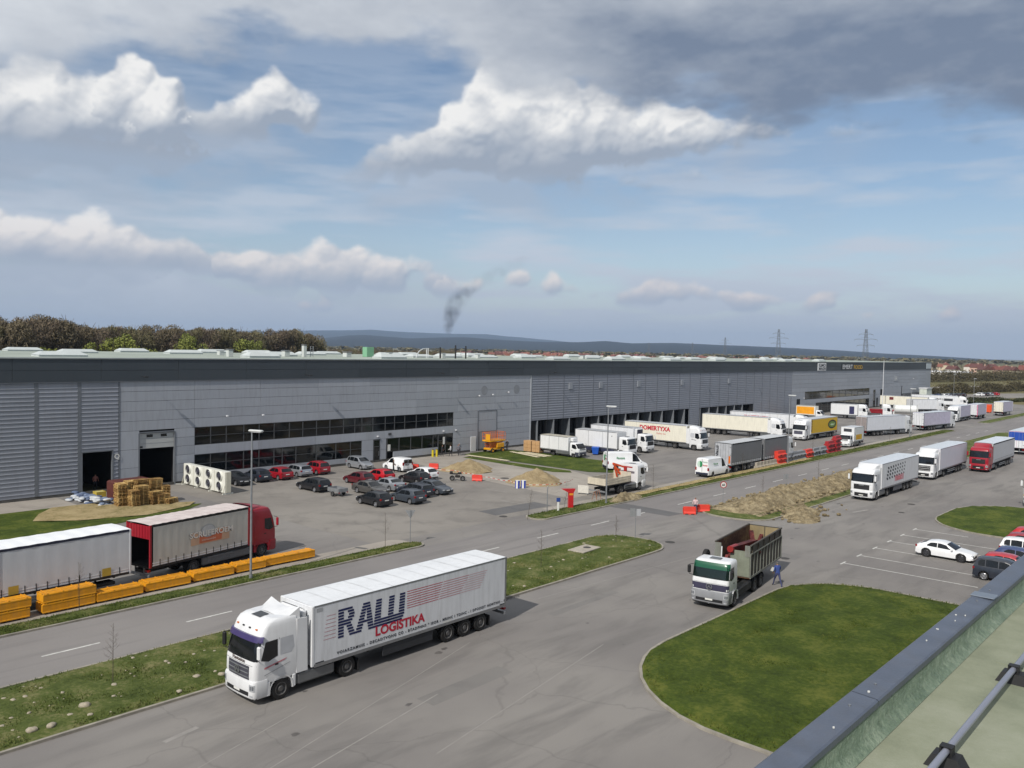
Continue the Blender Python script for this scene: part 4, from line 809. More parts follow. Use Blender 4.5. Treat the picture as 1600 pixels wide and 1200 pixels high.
def boxbody(t, x0, x1, z0=1.15, z1=3.95, hw=1.275, col=WHITE2, roofc=None, kind='reefer', skirt=None, axles=(), legs=None, unit=None, rear='doors', ribs=13, rail=None, guard=True, lift=False, r=.5, rear_col=None, name='trailer', side_panels=0, frame_c=None, chassis=True):
    """cargo body from x0 (front) back to x1, with its running gear"""
    roofc = roofc or col; L_ = x0-x1; rail = rail or (ALU if kind != 'curtain' else CHASSIS)
    if kind == 'curtain' and rear == 'open':
        bd = MB().box(x0,x0-.08,-hw,hw,z0,z1-.05).build('front_wall', frame_c or col, t)
        for s_ in (-1, 1): 
            mb = MB(); n = 44
            mb.grid([[(x0-.03-(L_-.28)*i/n, s_*(hw-.006+.007*math.sin(i*1.9)), z) for z in (z0-.02, z0+.6, z0+1.6, z1-.16)] for i in range(n+1)]); mb.build('curtain', col, t, smooth=60)
        MB().box(x0,x1+.05,-hw+.02,hw-.02,z0-.12,z0).build('deck', CHASSIS, t)
    elif kind == 'curtain':
        bd = MB().box(x0,x1,-hw+.03,hw-.03,z0,z1-.02).build('body', frame_c or col, t)
        for s_ in (-1, 1):
            mb = MB(); n = 44; mb.grid([[(x0-.10-(L_-.20)*i/n, s_*(hw-.006+.008*math.sin(i*1.9)), z) for z in (z0-.02, z0+.7, z0+1.7, z1-.16)] for i in range(n+1)]); mb.build('curtain', col, t, smooth=60)
    else:
        bd = MB().box(x0,x1,-hw,hw,z0,z1,c=.025).build('body', col, t)
    # corner posts, top and bottom rails
    for s_ in (-1, 1):
        MB().box(x0+.012,x0-.13,s_*(hw-.09),s_*(hw+.012),z0-.05,z1+.006,c=.02).build('corner_post', frame_c or (WHITE if kind != 'curtain' else ALU), t)
        MB().box(x1-.012,x1+.15,s_*(hw-.09),s_*(hw+.012),z0-.05,z1+.006,c=.02).build('corner_post', frame_c or (ALU if rear != 'open' else RED), t)
        MB().box(x0-.13,x1+.15,s_*(hw-.05),s_*(hw+.010),z0-.10,z0+.06).build('bottom_rail', ALU if kind != 'curtain' else CHASSIS, t)
        MB().box(x0-.13,x1+.15,s_*(hw-.05),s_*(hw+.012),z1-.13 if kind == 'curtain' else z1-.06,z1+.004).build('top_rail', rail, t)
        if kind == 'curtain':
            bl = MB(); n = int(L_/.62)
            for i in range(1, n): x = x0-.13-(L_-.28)*i/n; bl.box(x-.025,x+.025,s_*(hw+.004),s_*(hw+.022),z0-.08,z0+.46)
            bl.build('curtain_straps', BLACK, t)['kind'] = 'stuff'
            for zz in (.06,.22): MB().box(x0-.2,x1+.2,s_*(hw+.002),s_*(hw+.012),z0+zz,z0+zz+.07).build('curtain_lath', WHITE2, t)
        for i in range(side_panels):
            x = x0-(L_)*(i+1)/(side_panels+1); MB().box(x-.02,x+.02,s_*(hw-.01),s_*(hw+.008),z0+.05,z1-.06).build('panel_joint', ALU, t)
    rf = MB()
    if kind == 'curtain':
        n = 26; rf.grid([[(x0-.02-(L_-.04)*i/n, y, z1+.006+(.02 if i%2 else 0)+zc) for y, zc in ((-hw+.01,0),(-hw*.5,.03),(0,.04),(hw*.5,.03),(hw-.01,0))] for i in range(n+1)]); ro = rf.build('roof', roofc, t)
    else:
        n = int(L_/1.15) or 1; ro = MB().add([(x0-.03,-hw+.03,z1+.004),(x1+.03,-hw+.03,z1+.004),(x1+.03,hw-.03,z1+.004),(x0-.03,hw-.03,z1+.004),(x0-.03,0,z1+.03),(x1+.03,0,z1+.03)],[(0,1,5,4),(4,5,2,3)]).build('roof', roofc, t)
        if L_ > 5:
            for i in range(1, n): x = x0-L_*i/n; MB().add([(x-.03,-hw+.04,z1+.012),(x+.03,-hw+.04,z1+.012),(x+.03,hw-.04,z1+.012),(x-.03,hw-.04,z1+.012),(x-.03,0,z1+.044),(x+.03,0,z1+.044)],[(0,1,5,4),(4,5,2,3)]).build('roof_seam', mat('roof_seam_grey', (216,218,220), .5), ro)
    # rear
    rc = rear_col or col
    if rear == 'doors':
        for s_ in (-1, 1):
            dr = MB().box(x1-.03,x1-.005,s_*.02,s_*(hw-.1),z0+.03,z1-.08,c=.01).build('rear_door', rc, t)
            for q in (.35,.85): MB().cyl((x1-.05,s_*q,z0+.06),(x1-.05,s_*q,z1-.1),.02,None,6).build('lock_rod', GALV, dr)
            for z in (z0+.5,z0+1.4,z1-.5): MB().box(x1-.045,x1-.02,s_*(hw-.28),s_*(hw-.06),z-.05,z+.05).build('hinge', GALV, dr)
    for s_ in (-1, 1):
        MB().box(x1-.06,x1+.1,s_*(hw-.42),s_*(hw-.06),z0-.32,z0-.18).build('tail_light', LAMPR, t)
    bp = MB().box(x1-.05,x1+.06,-hw+.05,hw-.05,.5,.66).box(x1+.1,x1+.2,-.5,-.42,.6,z0-.05).box(x1+.1,x1+.2,.42,.5,.6,z0-.05).build('rear_bumper', GALV if not lift else CHASSIS, t)
    MB().box(x1-.062,x1-.045,-.26,.26,.52,.63).build('number_plate', PLATE, bp)
    if chassis: 
        ch = MB().box(x0-.4,x1+.05,-.42,-.34,z0-.36,z0-.1).box(x0-.4,x1+.05,.34,.42,z0-.36,z0-.1)
        for x in np.arange(x0-1, x1, -1.2): ch.box(x,x-.1,-hw+.1,hw-.1,z0-.20,z0-.10)
        ch.build('underframe', CHASSIS, t)
    for a in axles:
        MB().cyl((a,-1.0,r),(a,1.0,r),.07,None,8).box(a-.12,a+.12,-.55,-.35,r,z0-.2).box(a-.12,a+.12,.35,.55,r,z0-.2).build('axle', CHASSIS, t)
        for s_ in (-1, 1): wheel(t, a, s_*(hw-.04), r, .40, s_)
    if axles:
        for s_ in (-1, 1):
            for a in axles:
                ra = r+.07; MB().grid([[(a+ra*math.cos(q), s_*y, r+ra*math.sin(q)) for q in np.linspace(R(25),R(155),8)] for y in (hw-.46,hw-.02)]).build('mudguard', BLACK, t, smooth=50)
    if skirt:
        a0, a1, m = skirt
        for s_ in (-1, 1): MB().box(a0,a1,s_*(hw-.10),s_*(hw-.05),.42,z0-.12,c=.015).build('side_skirt', m, t)
    elif guard and axles and len(axles) > 1:
        a0, a1 = (legs or x0-2)-.3, axles[0]+r+.2
        for s_ in (-1, 1):
            for z in (.48,.72): MB().box(a0,a1,s_*(hw-.07),s_*(hw-.03),z,z+.11).build('side_guard', GALV, t)
    if legs:
        for s_ in (-1, 1): MB().box(legs-.07,legs+.07,s_*.86-.07,s_*.86+.07,.12,z0-.1).box(legs-.16,legs+.16,s_*.86-.13,s_*.86+.13,.08,.14).build('landing_leg', CHASSIS, t)
    if unit:
        MB().box(x0,x0+.42,-.95,.95,z1-1.75,z1-.12,c=.12).build('cooling_unit', unit, t); MB().box(x0+.42,x0+.435,-.8,.8,z1-.95,z1-.25,c=.0).build('cooling_grille', mat('dark_grille', (44,42,64), .5), t)
    return bd
def sidetext(t, s, size, m, x, z, hw=1.275, side=1, bold=.0, sx=1., shear=0., name='lettering', space=1., off=.008):
    """lettering on the cargo side; side=1 reads on the left flank seen from the left"""
    if side > 0: return text(name, s, size, m, t, (x, hw+off, z), (R(90),0,R(180)), bold, sx, 'LEFT', shear, space)
    return text(name, s, size, m, t, (x, -hw-off, z), (R(90),0,0), bold, sx, 'LEFT', shear, space)
def decal(t, name, m, x0, x1, z0, z1, hw=1.275, side=1, off=.006):
    y = side*(hw+off); return MB().add([(x0,y,z0),(x1,y,z0),(x1,y,z1),(x0,y,z1)],[(0,1,2,3)]).build(name, m, t, fix=False)
SEMI_AX = (-11.1,-12.4,-13.7)
def semi(name, label, loc, deg, cab=None, box=None, group=None):
    t = thing(name, label, 'lorry', (loc[0],loc[1],.0), R(deg), group)
    kw = dict(style='high'); kw.update(cab or {}); tractor(t, **kw)
    kb = dict(axles=SEMI_AX, legs=-6.6); kb.update(box or {}); x0, x1 = kb.pop('x0', -2.75), kb.pop('x1', -16.4)
    boxbody(t, x0, x1, **kb); return t
# ================================================================== cars and vans
def interp(tab, x):
    if x >= tab[0][0]: return tab[0][1]
    for a, b in zip(tab[:-1], tab[1:]):
        if b[0] <= x <= a[0]: return a[1]+(b[1]-a[1])*(a[0]-x)/max(1e-6, a[0]-b[0])
    return tab[-1][1]
def car_proto(name, top, belt, width, wb, L, glass, paintm, r=.31, side_win=((0,0),), ws=(0,0), rw=None, sill=.2, tumble=.16, van=False, nose=.9, tailw=.95, rim=ALLOY, pillars=(), box_glass=()):
    """lofted car body with wheel arches cut into its flanks; front at +x, tables run from nose to tail"""
    t = bpy.data.objects.new(name, None); COL.objects.link(t)
    x0, x1 = top[0][0], top[-1][0]; ax = (wb[0], wb[1]); ra = r+.055
    xs = sorted(set([round(x, 3) for x in np.linspace(x0, x1, 46)]+[round(a+ra*math.cos(q), 3) for a in ax for q in np.linspace(0, PI, 11)]+[p[0] for p in top]), reverse=True)
    hwf = lambda x: width/2*min(1, nose+(1-nose)*min(1, (x0-x)/.75), tailw+(1-tailw)*min(1, (x-x1)/.6))
    def zbot(x):
        z = sill+(.06 if (x > x0-.15 or x < x1+.15) else 0)
        for a in ax:
            d = abs(x-a)
            if d < ra: z = max(z, r+math.sqrt(ra*ra-d*d)-.02)
        return z
    def sect(x):
        zt = interp(top, x); zb = min(interp(belt, x), zt-.03); hw = hwf(x); b = zbot(x); k = max(0, (zt-zb)); ht = hw-tumble*min(1, k/.5)-.03
        zm = max(b+.05, min(.52, zb-.06))
        half = [(0,b),(hw*.86,b),(hw*.985,min(b+.05,zm-.01)),(hw,zm),(hw*.975,zb-.03),(hw*.955,zb),(ht+.02,zt-.10*min(1,k/.3)-.015),(ht-.04,zt-.035*min(1,k/.3)-.008),(ht*.72,zt-.006),(0,zt)]
        return [(x,-y,z) for y, z in half[::-1]][:-1]+[(x,y,z) for y, z in half]
    rows = [sect(x) for x in xs]; mb = MB(); n = len(rows[0])
    mb.grid(rows); mb.add(rows[0],[tuple(range(n))]); mb.add(rows[-1],[tuple(range(n))])
    mb.build('body', paintm, t, smooth=34)
    def roofpt(x, s, off):
        zt = interp(top, x); zb = min(interp(belt, x), zt-.03); ht = hwf(x)-tumble*min(1, (zt-zb)/.5)-.03
        return (x+off*.5*(1 if x > 0 else -1), s*ht*.90, zt+off-.03*(abs(s) > .9)*min(1,(zt-zb)/.3)-.004*abs(s))
    def glaze(nm, a, b):
        MB().grid([[roofpt(x, s, .010) for s in (-1,-.8,0,.8,1)] for x in np.linspace(a, b, 6)]).build(nm, glass, t, smooth=60)
    glaze('windscreen', *ws)
    if rw: glaze('rear_window', *rw)
    for sg in (-1, 1):
        for (a, b, ka, kb) in side_win:
            q = []
            for x in np.linspace(a, b, 7):
                zt = interp(top, x); zb = min(interp(belt, x), zt-.03); hw = hwf(x); ht = hw-tumble*min(1,(zt-zb)/.5)-.03
                lo, hi = zb+.03, zt-.11
                f = (x-b)/(a-b); hi = lo+(hi-lo)*(1 if ka == kb == 1 else min(1, (ka if f > .5 else kb)+abs(f-.5)*0+ (1-(ka if f > .5 else kb))*(1-abs(2*f-1))*1.6))
                yy = lambda z: (hw*.955+(ht+.02-hw*.955)*(z-zb)/max(.05, zt-.115-zb))+.008
                q.append([(x, sg*yy(lo), lo), (x, sg*yy(hi), hi)])
            MB().grid(q).build('side_window', glass, t, smooth=60)
        zf = interp(top, x0-.12)
        MB().box(x0-.17,x0+.012,sg*(hwf(x0)-.34),sg*(hwf(x0)-.03),zf-.17,zf-.05,c=.02).build('headlight', LAMPW, t)
        zr = (.78 if not van else .95); MB().box(x1-.012,x1+.14,sg*(hwf(x1)-.20),sg*(hwf(x1)-.005),zr-.05,zr+(.14 if not van else .35),c=.015).build('tail_light', LAMPR, t)
        MB().box(ws[0]-.30,ws[0]-.16,sg*(width/2-.03),sg*(width/2+.15),interp(belt,ws[0])+.02,interp(belt,ws[0])+.15,c=.03).build('mirror', paintm, t)
        for a in ax: wheel(t, a, sg*(width/2-.015), r, .19, sg, rim, 'car')
    MB().box(x0-.02,x0+.018,-.42,.42,.34,.50,c=.01).build('grille', BLACK, t); MB().box(x0+.006,x0+.024,-.25,.25,.50,.60).build('number_plate', PLATE, t)
    MB().box(x1-.024,x1-.004,-.25,.25,.66 if not van else .6,.76 if not van else .7).build('number_plate', PLATE, t)
    MB().box(x1-.03,x1+.1,-width*.43,width*.43,.28,.42,c=.02).build('bumper', BLACK, t)
    return t
PB = paint('car_black', (26,27,31), .08)
PR = {}
def addp(k, o): index_children(o); PR[k] = o
addp('hatch', car_proto('hatchback_car', [(2.05,.62),(1.95,.72),(1.55,.84),(1.02,.93),(.30,1.36),(-.05,1.44),(-.7,1.47),(-1.35,1.42),(-1.62,1.36),(-1.97,.98),(-2.03,.80),(-2.05,.55)],[(2.05,.56),(1.0,.88),(-2.05,.96)],1.72,(1.27,-1.27),4.1,GLASS,PB,side_win=((.62,-.42,.35,1),(-.48,-1.22,1,.6)),ws=(.95,.32),rw=(-1.62,-1.95)))
addp('sedan', car_proto('sedan_car', [(2.25,.60),(2.15,.70),(1.6,.82),(1.05,.90),(.32,1.33),(-.1,1.41),(-.75,1.41),(-1.25,1.30),(-1.68,1.02),(-2.15,.96),(-2.24,.86),(-2.25,.55)],[(2.25,.56),(1.0,.86),(-2.25,.92)],1.76,(1.36,-1.30),4.5,GLASS,PB,side_win=((.64,-.35,.35,1),(-.41,-1.18,1,.45)),ws=(.98,.34),rw=(-1.22,-1.66)))
addp('estate', car_proto('estate_car', [(2.2,.62),(2.1,.74),(1.55,.86),(1.05,.93),(.35,1.38),(-.05,1.46),(-.9,1.48),(-1.75,1.43),(-1.95,1.36),(-2.16,.98),(-2.2,.55)],[(2.2,.56),(1.0,.88),(-2.2,.95)],1.76,(1.33,-1.30),4.4,GLASS,PB,side_win=((.66,-.38,.35,1),(-.44,-1.15,1,1),(-1.2,-1.8,1,.7)),ws=(1.0,.37),rw=(-1.95,-2.15)))
addp('mpv', car_proto('compact_mpv_car', [(1.95,.66),(1.88,.80),(1.5,.95),(1.15,1.04),(.45,1.50),(.1,1.60),(-.7,1.63),(-1.5,1.58),(-1.72,1.50),(-1.92,1.0),(-1.95,.55)],[(1.95,.6),(1.0,.98),(-1.95,1.02)],1.68,(1.2,-1.2),3.9,GLASS,PB,side_win=((.72,-.25,.35,1),(-.31,-1.1,1,1),(-1.16,-1.6,1,.7)),ws=(1.10,.47),rw=(-1.72,-1.90)))
addp('coupe', car_proto('coupe_car', [(2.12,.56),(2.03,.68),(1.6,.79),(.92,.87),(.18,1.28),(-.25,1.36),(-.8,1.35),(-1.3,1.26),(-1.85,1.02),(-2.08,.92),(-2.12,.55)],[(2.12,.52),(1.0,.82),(-2.12,.93)],1.80,(1.29,-1.29),4.25,GLASS,PB,r=.34,side_win=((.52,-.45,.35,1),(-.50,-1.25,1,.4)),ws=(.88,.2),rw=(-1.3,-1.80),rim=mat('dark_alloy', (86,86,90), .35, .6)))
addp('smallvan', car_proto('small_van', [(2.05,.70),(1.98,.84),(1.6,.98),(1.25,1.06),(.62,1.56),(.3,1.74),(-.2,1.80),(-1.9,1.80),(-2.02,1.70),(-2.05,.55)],[(2.05,.62),(1.0,1.02),(-2.05,1.08)],1.74,(1.30,-1.36),4.1,GLASS,PB,side_win=((.86,-.10,.35,1),),ws=(1.2,.5),tumble=.12,tailw=.97,rim=RIM,van=True))
for sg in (-1,1): MB().box(-2.075,-2.05,sg*.06,sg*.66,1.15,1.6,c=.02).build('rear_window', GLASS, PR['smallvan'])
MB().box(-2.07,-2.055,-.012,.012,.45,1.75).build('door_joint', BLACK, PR['smallvan']); CHILD.clear()
for k_ in list(PR): index_children(PR[k_])
addp('van', car_proto('panel_van', [(2.9,.75),(2.83,.95),(2.45,1.12),(2.1,1.22),(1.45,1.95),(1.05,2.32),(.6,2.48),(-2.7,2.50),(-2.9,2.42),(-2.95,.6)],[(2.9,.7),(2.0,1.18),(-2.95,1.22)],1.98,(2.0,-1.75),5.85,GLASS,PB,r=.36,side_win=((1.72,.65,.35,1),),ws=(2.04,1.25),tumble=.14,tailw=.985,rim=RIM,van=True,sill=.28))
CARS = {
 'black': paint('car_black', (26,27,31)), 'night': paint('car_night_blue', (34,39,50), .08), 'char': paint('car_charcoal', (52,54,58), .08), 'burg': paint('car_burgundy', (84,18,28), .08), 'red': paint('car_red', (176,22,34), .06),
 'crimson': paint('car_crimson', (142,20,34), .06), 'silver': mat('paint_car_silver', (172,176,182), .3, .6, .03, 1.2, 0, .5, .4), 'brown': mat('paint_car_greybrown', (92,90,88), .3, .4, .03, 1.2, 0, .5, .4), 'white': paint('car_white', (230,231,232), .05), 'iron': paint('car_iron', (58,64,72), .08), 'blue': paint('car_blue', (38,56,104), .06)}
G1 = 'cars parked before the glazed front of the warehouse'
for k, x, y, d, c, lab in (
 ('sedan',51.4,87.7,-90,'black','black sedan facing out beside the white cooling unit'),
 ('hatch',54.4,88.2,90,'night','dark blue hatchback second from the white cooling unit'),
 ('hatch',57.2,88.0,90,'crimson','dark red hatchback parked left of a silver estate by the windows'),
 ('estate',60.2,88.6,90,'silver','silver estate car between two red cars by the windows'),
 ('mpv',63.0,88.5,90,'crimson','tall dark red hatchback parked alone left of the silver minivan'),
 ('mpv',69.8,88.4,-90,'silver','pale silver compact minivan facing out by the grey entrance door'),
 ('hatch',62.1,78.8,90,'burg','burgundy hatchback at left of a bright red car'),
 ('hatch',65.3,79.0,90,'red','bright red hatchback in the back row of the car park'),
 ('hatch',67.4,75.0,90,'black','black hatchback beside the white hatchback in the car park'),
 ('hatch',70.3,76.8,90,'white','white hatchback in the back row beside a black one'),
 ('sedan',58.85,72.6,-90,'brown','grey brown sedan facing the camera in the middle row'),
 ('sedan',61.95,73.4,90,'silver','silver sedan seen from behind in the middle row'),
 ('hatch',54.95,67.2,90,'black','black three door hatchback at the near left of the front row'),
 ('hatch',58.5,66.1,90,'iron','slate grey hatchback second in the front row of cars'),
 ('estate',61.6,68.4,90,'night','dark estate car third in the front row'),
 ('sedan',64.4,68.4,-90,'iron','dark slate sedan facing out at right end of the front row'),
 ('estate',55.5,78.4,90,'black','black estate car standing alone with a small trailer behind it')):
    place(PR[k], {'hatch':'hatchback_car','sedan':'sedan_car','estate':'estate_car','mpv':'compact_car'}[k], (x,y,.004), d+random.uniform(-1.5,1.5), lab, 'car', G1, {'paint_car_black': CARS[c]})
G2 = 'cars parked along the right edge below the roof'
for k, x, y, c, lab in (('mpv',69.7,13.5,'night','dark blue small car half hidden by the roof edge, nearest of its row'),('hatch',72.5,13.6,'red','red car behind the roof edge next to the nearest dark one'),('hatch',75.6,13.4,'blue','dark blue car between a red car and a white one at the right edge'),
   ('mpv',78.9,13.7,'white','white car at the right edge between a blue car and red ones'),('hatch',82.2,14.0,'crimson','dark red car at the right edge just beyond the white car'),('hatch',85.4,14.1,'red','farthest red car in the row at the right edge')):
    place(PR[k], {'hatch':'hatchback_car','mpv':'compact_car','coupe':'coupe_car'}[k], (x,y,0), -90, lab, 'car', G2, {'paint_car_black': CARS[c]})
place(PR['coupe'], 'coupe_car', (74.3,18.6,.0), -91, 'white coupe with dark wheels standing across the marked parking bays', 'car', None, {'paint_car_black': CARS['white']})
v = place(PR['smallvan'], 'small_van', (72.4,83.9,.004), 90, 'small white van with dark rear windows by the glazed entrance', 'van', None, {'paint_car_black': CARS['white']})
DKGREY = mat('dark_print', (50,52,58), .6); GREENP = mat('green_print', (36,140,84), .6); REDP = mat('red_print', (196,44,46), .6)
text('lettering', 'FEROX', .22, DKGREY, v, (-2.07,.5,.9), (R(90),0,R(-90)), .008)
for (x, y, d, lab) in ((96.4,64.6,-33,'white panel van with green logo standing at an angle beyond the lawn'),(101.15,53.95,0,'white panel van with a round green logo behind the grey trailer')):
    v = place(PR['van'], 'panel_van', (x,y,.004), d, lab, 'van', 'white panel vans with green logos', {'paint_car_black': CARS['white']})
    MB().box(-2.965,-2.945,-.012,.012,.5,2.4).build('door_joint', BLACK, v)
    n = 14; MB().add([(-2.962,.30,1.72)]+[(-2.962,.30+.36*math.cos(a),1.72+.42*math.sin(a)) for a in np.linspace(R(90),R(270),n)],[tuple(range(n+1))] if 0 else [(0,i,i+1) for i in range(1,n)]).build('round_logo', GREENP, v, fix=False)
    MB().add([(-2.962,.34,1.72)]+[(-2.962,.34+.34*math.cos(a),1.72+.40*math.sin(a)) for a in np.linspace(R(-80),R(90),n)],[(0,i,i+1) for i in range(1,n)]).build('round_logo', mat('pale_green_print', (186,214,196), .6), v, fix=False)
    text('lettering', 'Pavona', .26, GREENP, v, (-2.965,-.05,1.95), (R(90),0,R(-90))); text('lettering', 'TRANS', .24, REDP, v, (-2.965,-.05,1.5), (R(90),0,R(-90)), .006)
    MB().box(-2.98,-2.80,-.9,.9,.42,.66,c=.03).build('rear_bumper', mat('navy_bumper', (44,48,66), .5), v)
    text('lettering', 'Pavona', .42, GREENP, v, (-1.7,-.985,1.6), (R(90),0,0), .008)
# far car park behind the yard
FC = list(CARS)
far = [(343,104,'night'),(346.5,103,'char'),(350,102,'iron'),(356,101,'white'),(360,100.5,'silver'),(364,99.5,'silver'),(369,98.5,'blue'),(374,97.5,'white'),(378,97,'silver'),(382,96,'iron'),(386,95,'char'),(390,94.5,'black'),(404,91,'white'),(408,90,'black'),(412,89,'silver'),(417,88,'red'),(353,112,'black'),(366,110,'blue'),(380,107,'char'),(372,109,'silver')]
for i, (x, y, c) in enumerate(far): place(PR['hatch' if i%3 else 'estate'], 'hatchback_car' if i%3 else 'estate_car', (x,y,.0), 60+random.uniform(-4,4), 'distant car parked in the far car park beyond the warehouse end', 'car', 'cars in the far car park', {'paint_car_black': CARS[c]})
for k_, o in PR.items():
    for ch in list(o.children_recursive): bpy.data.objects.remove(ch)
    bpy.data.objects.remove(o)
# small car trailer
t = thing('car_trailer', 'small galvanised open trailer hitched behind the black estate car', 'trailer', (55.4,73.9,.004), R(90))
MB().box(-1.0,.95,-.62,.62,.48,.54).build('deck', GALV, t)
for a in ((-1.0,-.96,-.62,.62),(.91,.95,-.62,.62),(-.96,.91,-.62,-.58),(-.96,.91,.58,.62)): MB().box(*a,.54,.88).build('side_board', GALV, t)
MB().beam((.9,-.3,.45),(1.9,0,.45),.06,.06).beam((.9,.3,.45),(1.9,0,.45),.06,.06).box(1.85,2.05,-.05,.05,.42,.5).build('drawbar', CHASSIS, t)
for s_ in (-1,1): wheel(t, -.1, s_*.80, .27, .15, s_, RIM, 'car'); MB().box(-1.03,-1.0,s_*.45,s_*.62,.40,.5).build('tail_light', LAMPR, t)
# ================================================================== lorries
NAVY = mat('navy_print', (20,30,82), .5, 0, .08, 2); PRINT_R = mat('crimson_print', (190,36,58), .5, 0, .06, 2); PURPLE = mat('purple_visor', (66,56,104), .35, 0, .1, 2, 0, .5, .4); FINE_R = mat('faded_red_print', (200,120,128), .6); FINE_R2 = mat('very_faded_red_print', (212,172,176), .6)
# ---- the white lettered reefer in front
# cab front at x=0 ; heading -X
t = semi('articulated_lorry', 'white articulated lorry with purple visor and striped blue and red lettering', (20.15,34.05), 180.4,
  cab=dict(style='high', col=WHITE, visor=PURPLE, grille=mat('graphite_grille', (72,72,82), .4), logo='star', deflector=False, brand=('Pantssion', .24, mat('brown_script', (96,84,80), .6), 1.1), grille_z=(1.18,1.80), mirror_r=BLACK, axles=(-1.45,-5.2), skirt=mat('tank_grey', (120,122,124), .4, .4)),
  box=dict(x0=-3.05, x1=-16.75, z0=1.10, z1=3.92, hw=1.29, col=WHITE2, roofc=mat('white_box_roof', (220,222,224), .5, 0, .04, .6, dirt=.12), unit=WHITE, skirt=(-7.4,-10.9,mat('dark_skirt', (48,50,54), .6, 0, .1, 1)), axles=(-12.05,-13.35,-14.65), legs=None))
t['label'] = 'white articulated lorry with striped blue and red lettering in the near yard'
# roof air deflector of the cab: raised at the back corners
MB().grid([[(-1.45,-1.0,3.62),(-1.5,-.5,3.76),(-1.5,0,3.79),(-1.5,.5,3.76),(-1.45,1.0,3.62)],[(-1.9,-1.10,3.72),(-1.9,-.5,3.86),(-1.9,0,3.88),(-1.9,.5,3.86),(-1.9,1.10,3.72)],[(-2.45,-1.16,4.05),(-2.45,-.6,3.92),(-2.45,0,3.86),(-2.45,.6,3.92),(-2.45,1.16,4.05)]]).grid([[(-1.25,-1.0,3.60),(-1.9,-1.1,3.55),(-2.45,-1.16,3.5)],[(-1.25,-1.0,3.62),(-1.9,-1.10,3.72),(-2.45,-1.16,4.05)]]).grid([[(-1.25,1.0,3.60),(-1.9,1.1,3.55),(-2.45,1.16,3.5)],[(-1.25,1.0,3.62),(-1.9,1.10,3.72),(-2.45,1.16,4.05)]]).build('roof_deflector', WHITE, t, smooth=50)
for s_ in (-1,1): MB().prism([(-2.26,1.0),(-2.26,3.55),(-2.82,3.5),(-2.86,1.0)], 'y', s_*1.17, s_*1.24).build('side_deflector', WHITE, t)
for x_ in (-5.85,-15.4): [MB().box(x_,x_-.02,s_*.72,s_*1.24,.12,.75).build('mudflap', RUBBER, t) for s_ in (-1,1)]
HW = 1.29; SD = HW+.008
def striped(polys, zs, hgt, x_of, slant=0., m=NAVY):
    """letters cut into horizontal bars: scanlines across the letter outlines"""
    mb = MB()
    for z in zs:
        for poly in polys:
            for zz in (z,):
                xs = []
                for (ax, az), (bx, bz) in zip(poly, poly[1:]+poly[:1]):
                    if (az <= zz+hgt/2 < bz) or (bz <= zz+hgt/2 < az): xs.append(ax+(bx-ax)*(zz+hgt/2-az)/(bz-az))
                xs.sort()
                for a, b in zip(xs[0::2], xs[1::2]): mb.add([(x_of(a),SD,z),(x_of(b),SD,z),(x_of(b),SD,z+hgt),(x_of(a),SD,z+hgt)],[(0,1,2,3)])
    return mb
# letter outlines in metres along the flank (from the front), height above the box floor
z0, z1 = 2.06, 3.50; H_ = z1-z0
Rr = [[(0,0),(0,1),(.55,1),(.80,.92),(.88,.75),(.84,.58),(.66,.47),(.95,0),(.62,0),(.40,.43),(.30,.43),(.30,0)],[(.30,.60),(.30,.84),(.50,.84),(.58,.72),(.50,.60)]]
Aa = [[(.92,0),(1.38,1),(1.72,1),(1.98,0),(1.66,0),(1.60,.24),(1.36,.24),(1.26,0)],[(1.42,.42),(1.56,.42),(1.54,.78)]]
Ll = [[(1.95,.0),(2.10,1),(2.42,1),(2.36,.30),(2.9,.30),(2.9,0)]]
Uu = [[(2.75,.0),(2.86,1),(3.18,1),(3.10,.30),(3.42,.30),(3.50,1),(3.82,1),(3.76,.20),(3.6,.0)]]
X_TXT = -4.55; KX = 1.12
polys = []
for grp in (Rr, Aa, Ll, Uu):
    polys.append([[(a, z0+b*H_) for a, b in p] for p in grp])
mb = MB()
nst = 10; pitch = H_/nst
for gp in polys:
    for i in range(nst):
        z = z0+i*pitch; zc = z+pitch*.3; xs = []
        for poly in gp:
            for (ax, az), (bx, bz) in zip(poly, poly[1:]+poly[:1]):
                if (az <= zc < bz) or (bz <= zc < az): xs.append(ax+(bx-ax)*(zc-az)/(bz-az))
        xs.sort()
        for a, b in zip(xs[0::2], xs[1::2]):
            xa, xb = X_TXT-a*KX, X_TXT-b*KX; mb.add([(xa,SD,z),(xb,SD,z),(xb,SD,z+pitch*.72),(xa,SD,z+pitch*.72)],[(0,1,2,3)])
tag(mb.build('striped_lettering', NAVY, t, fix=False), kind='stuff')
sidetext(t, 'LOGISTIKA', .64, PRINT_R, -6.85, 1.62, HW, 1, .022, 1.06, name='red_lettering')
sidetext(t, 'VOIARZAMUIS - DECADTVONG CO - BTADPHNS * IEOR - MRINC I TDINC - I DPODEIT NEWTNO - NOVOTEVIS', .20, DKGREY, -4.5, 1.30, HW, 1, .006, 1.06, name='small_lettering', space=1.30)
for i in range(8):
    z = z0+.50+i*.125
    for (a, b, m) in ((-8.95,-11.2+i*-.05,PRINT_R),(-11.25-i*.05,-12.9-.1*i,FINE_R),(-12.95-.1*i,-14.5-.08*i,FINE_R2)): decal(t, 'print_stripe', m, a, b, z, z+.032, HW)
    if i < 7: decal(t, 'print_stripe', FINE_R, -3.7-.03*i, -4.42, z0+.12+i*.185, z0+.14+i*.185, HW)
for x, w in ((-3.25,.5),(-16.2,.45),(-11.6,.6)): decal(t, 'small_label', DKGREY if x != -11.6 else PLATE, x, x-w, 1.16, 1.22 if x != -11.6 else 1.26, HW)
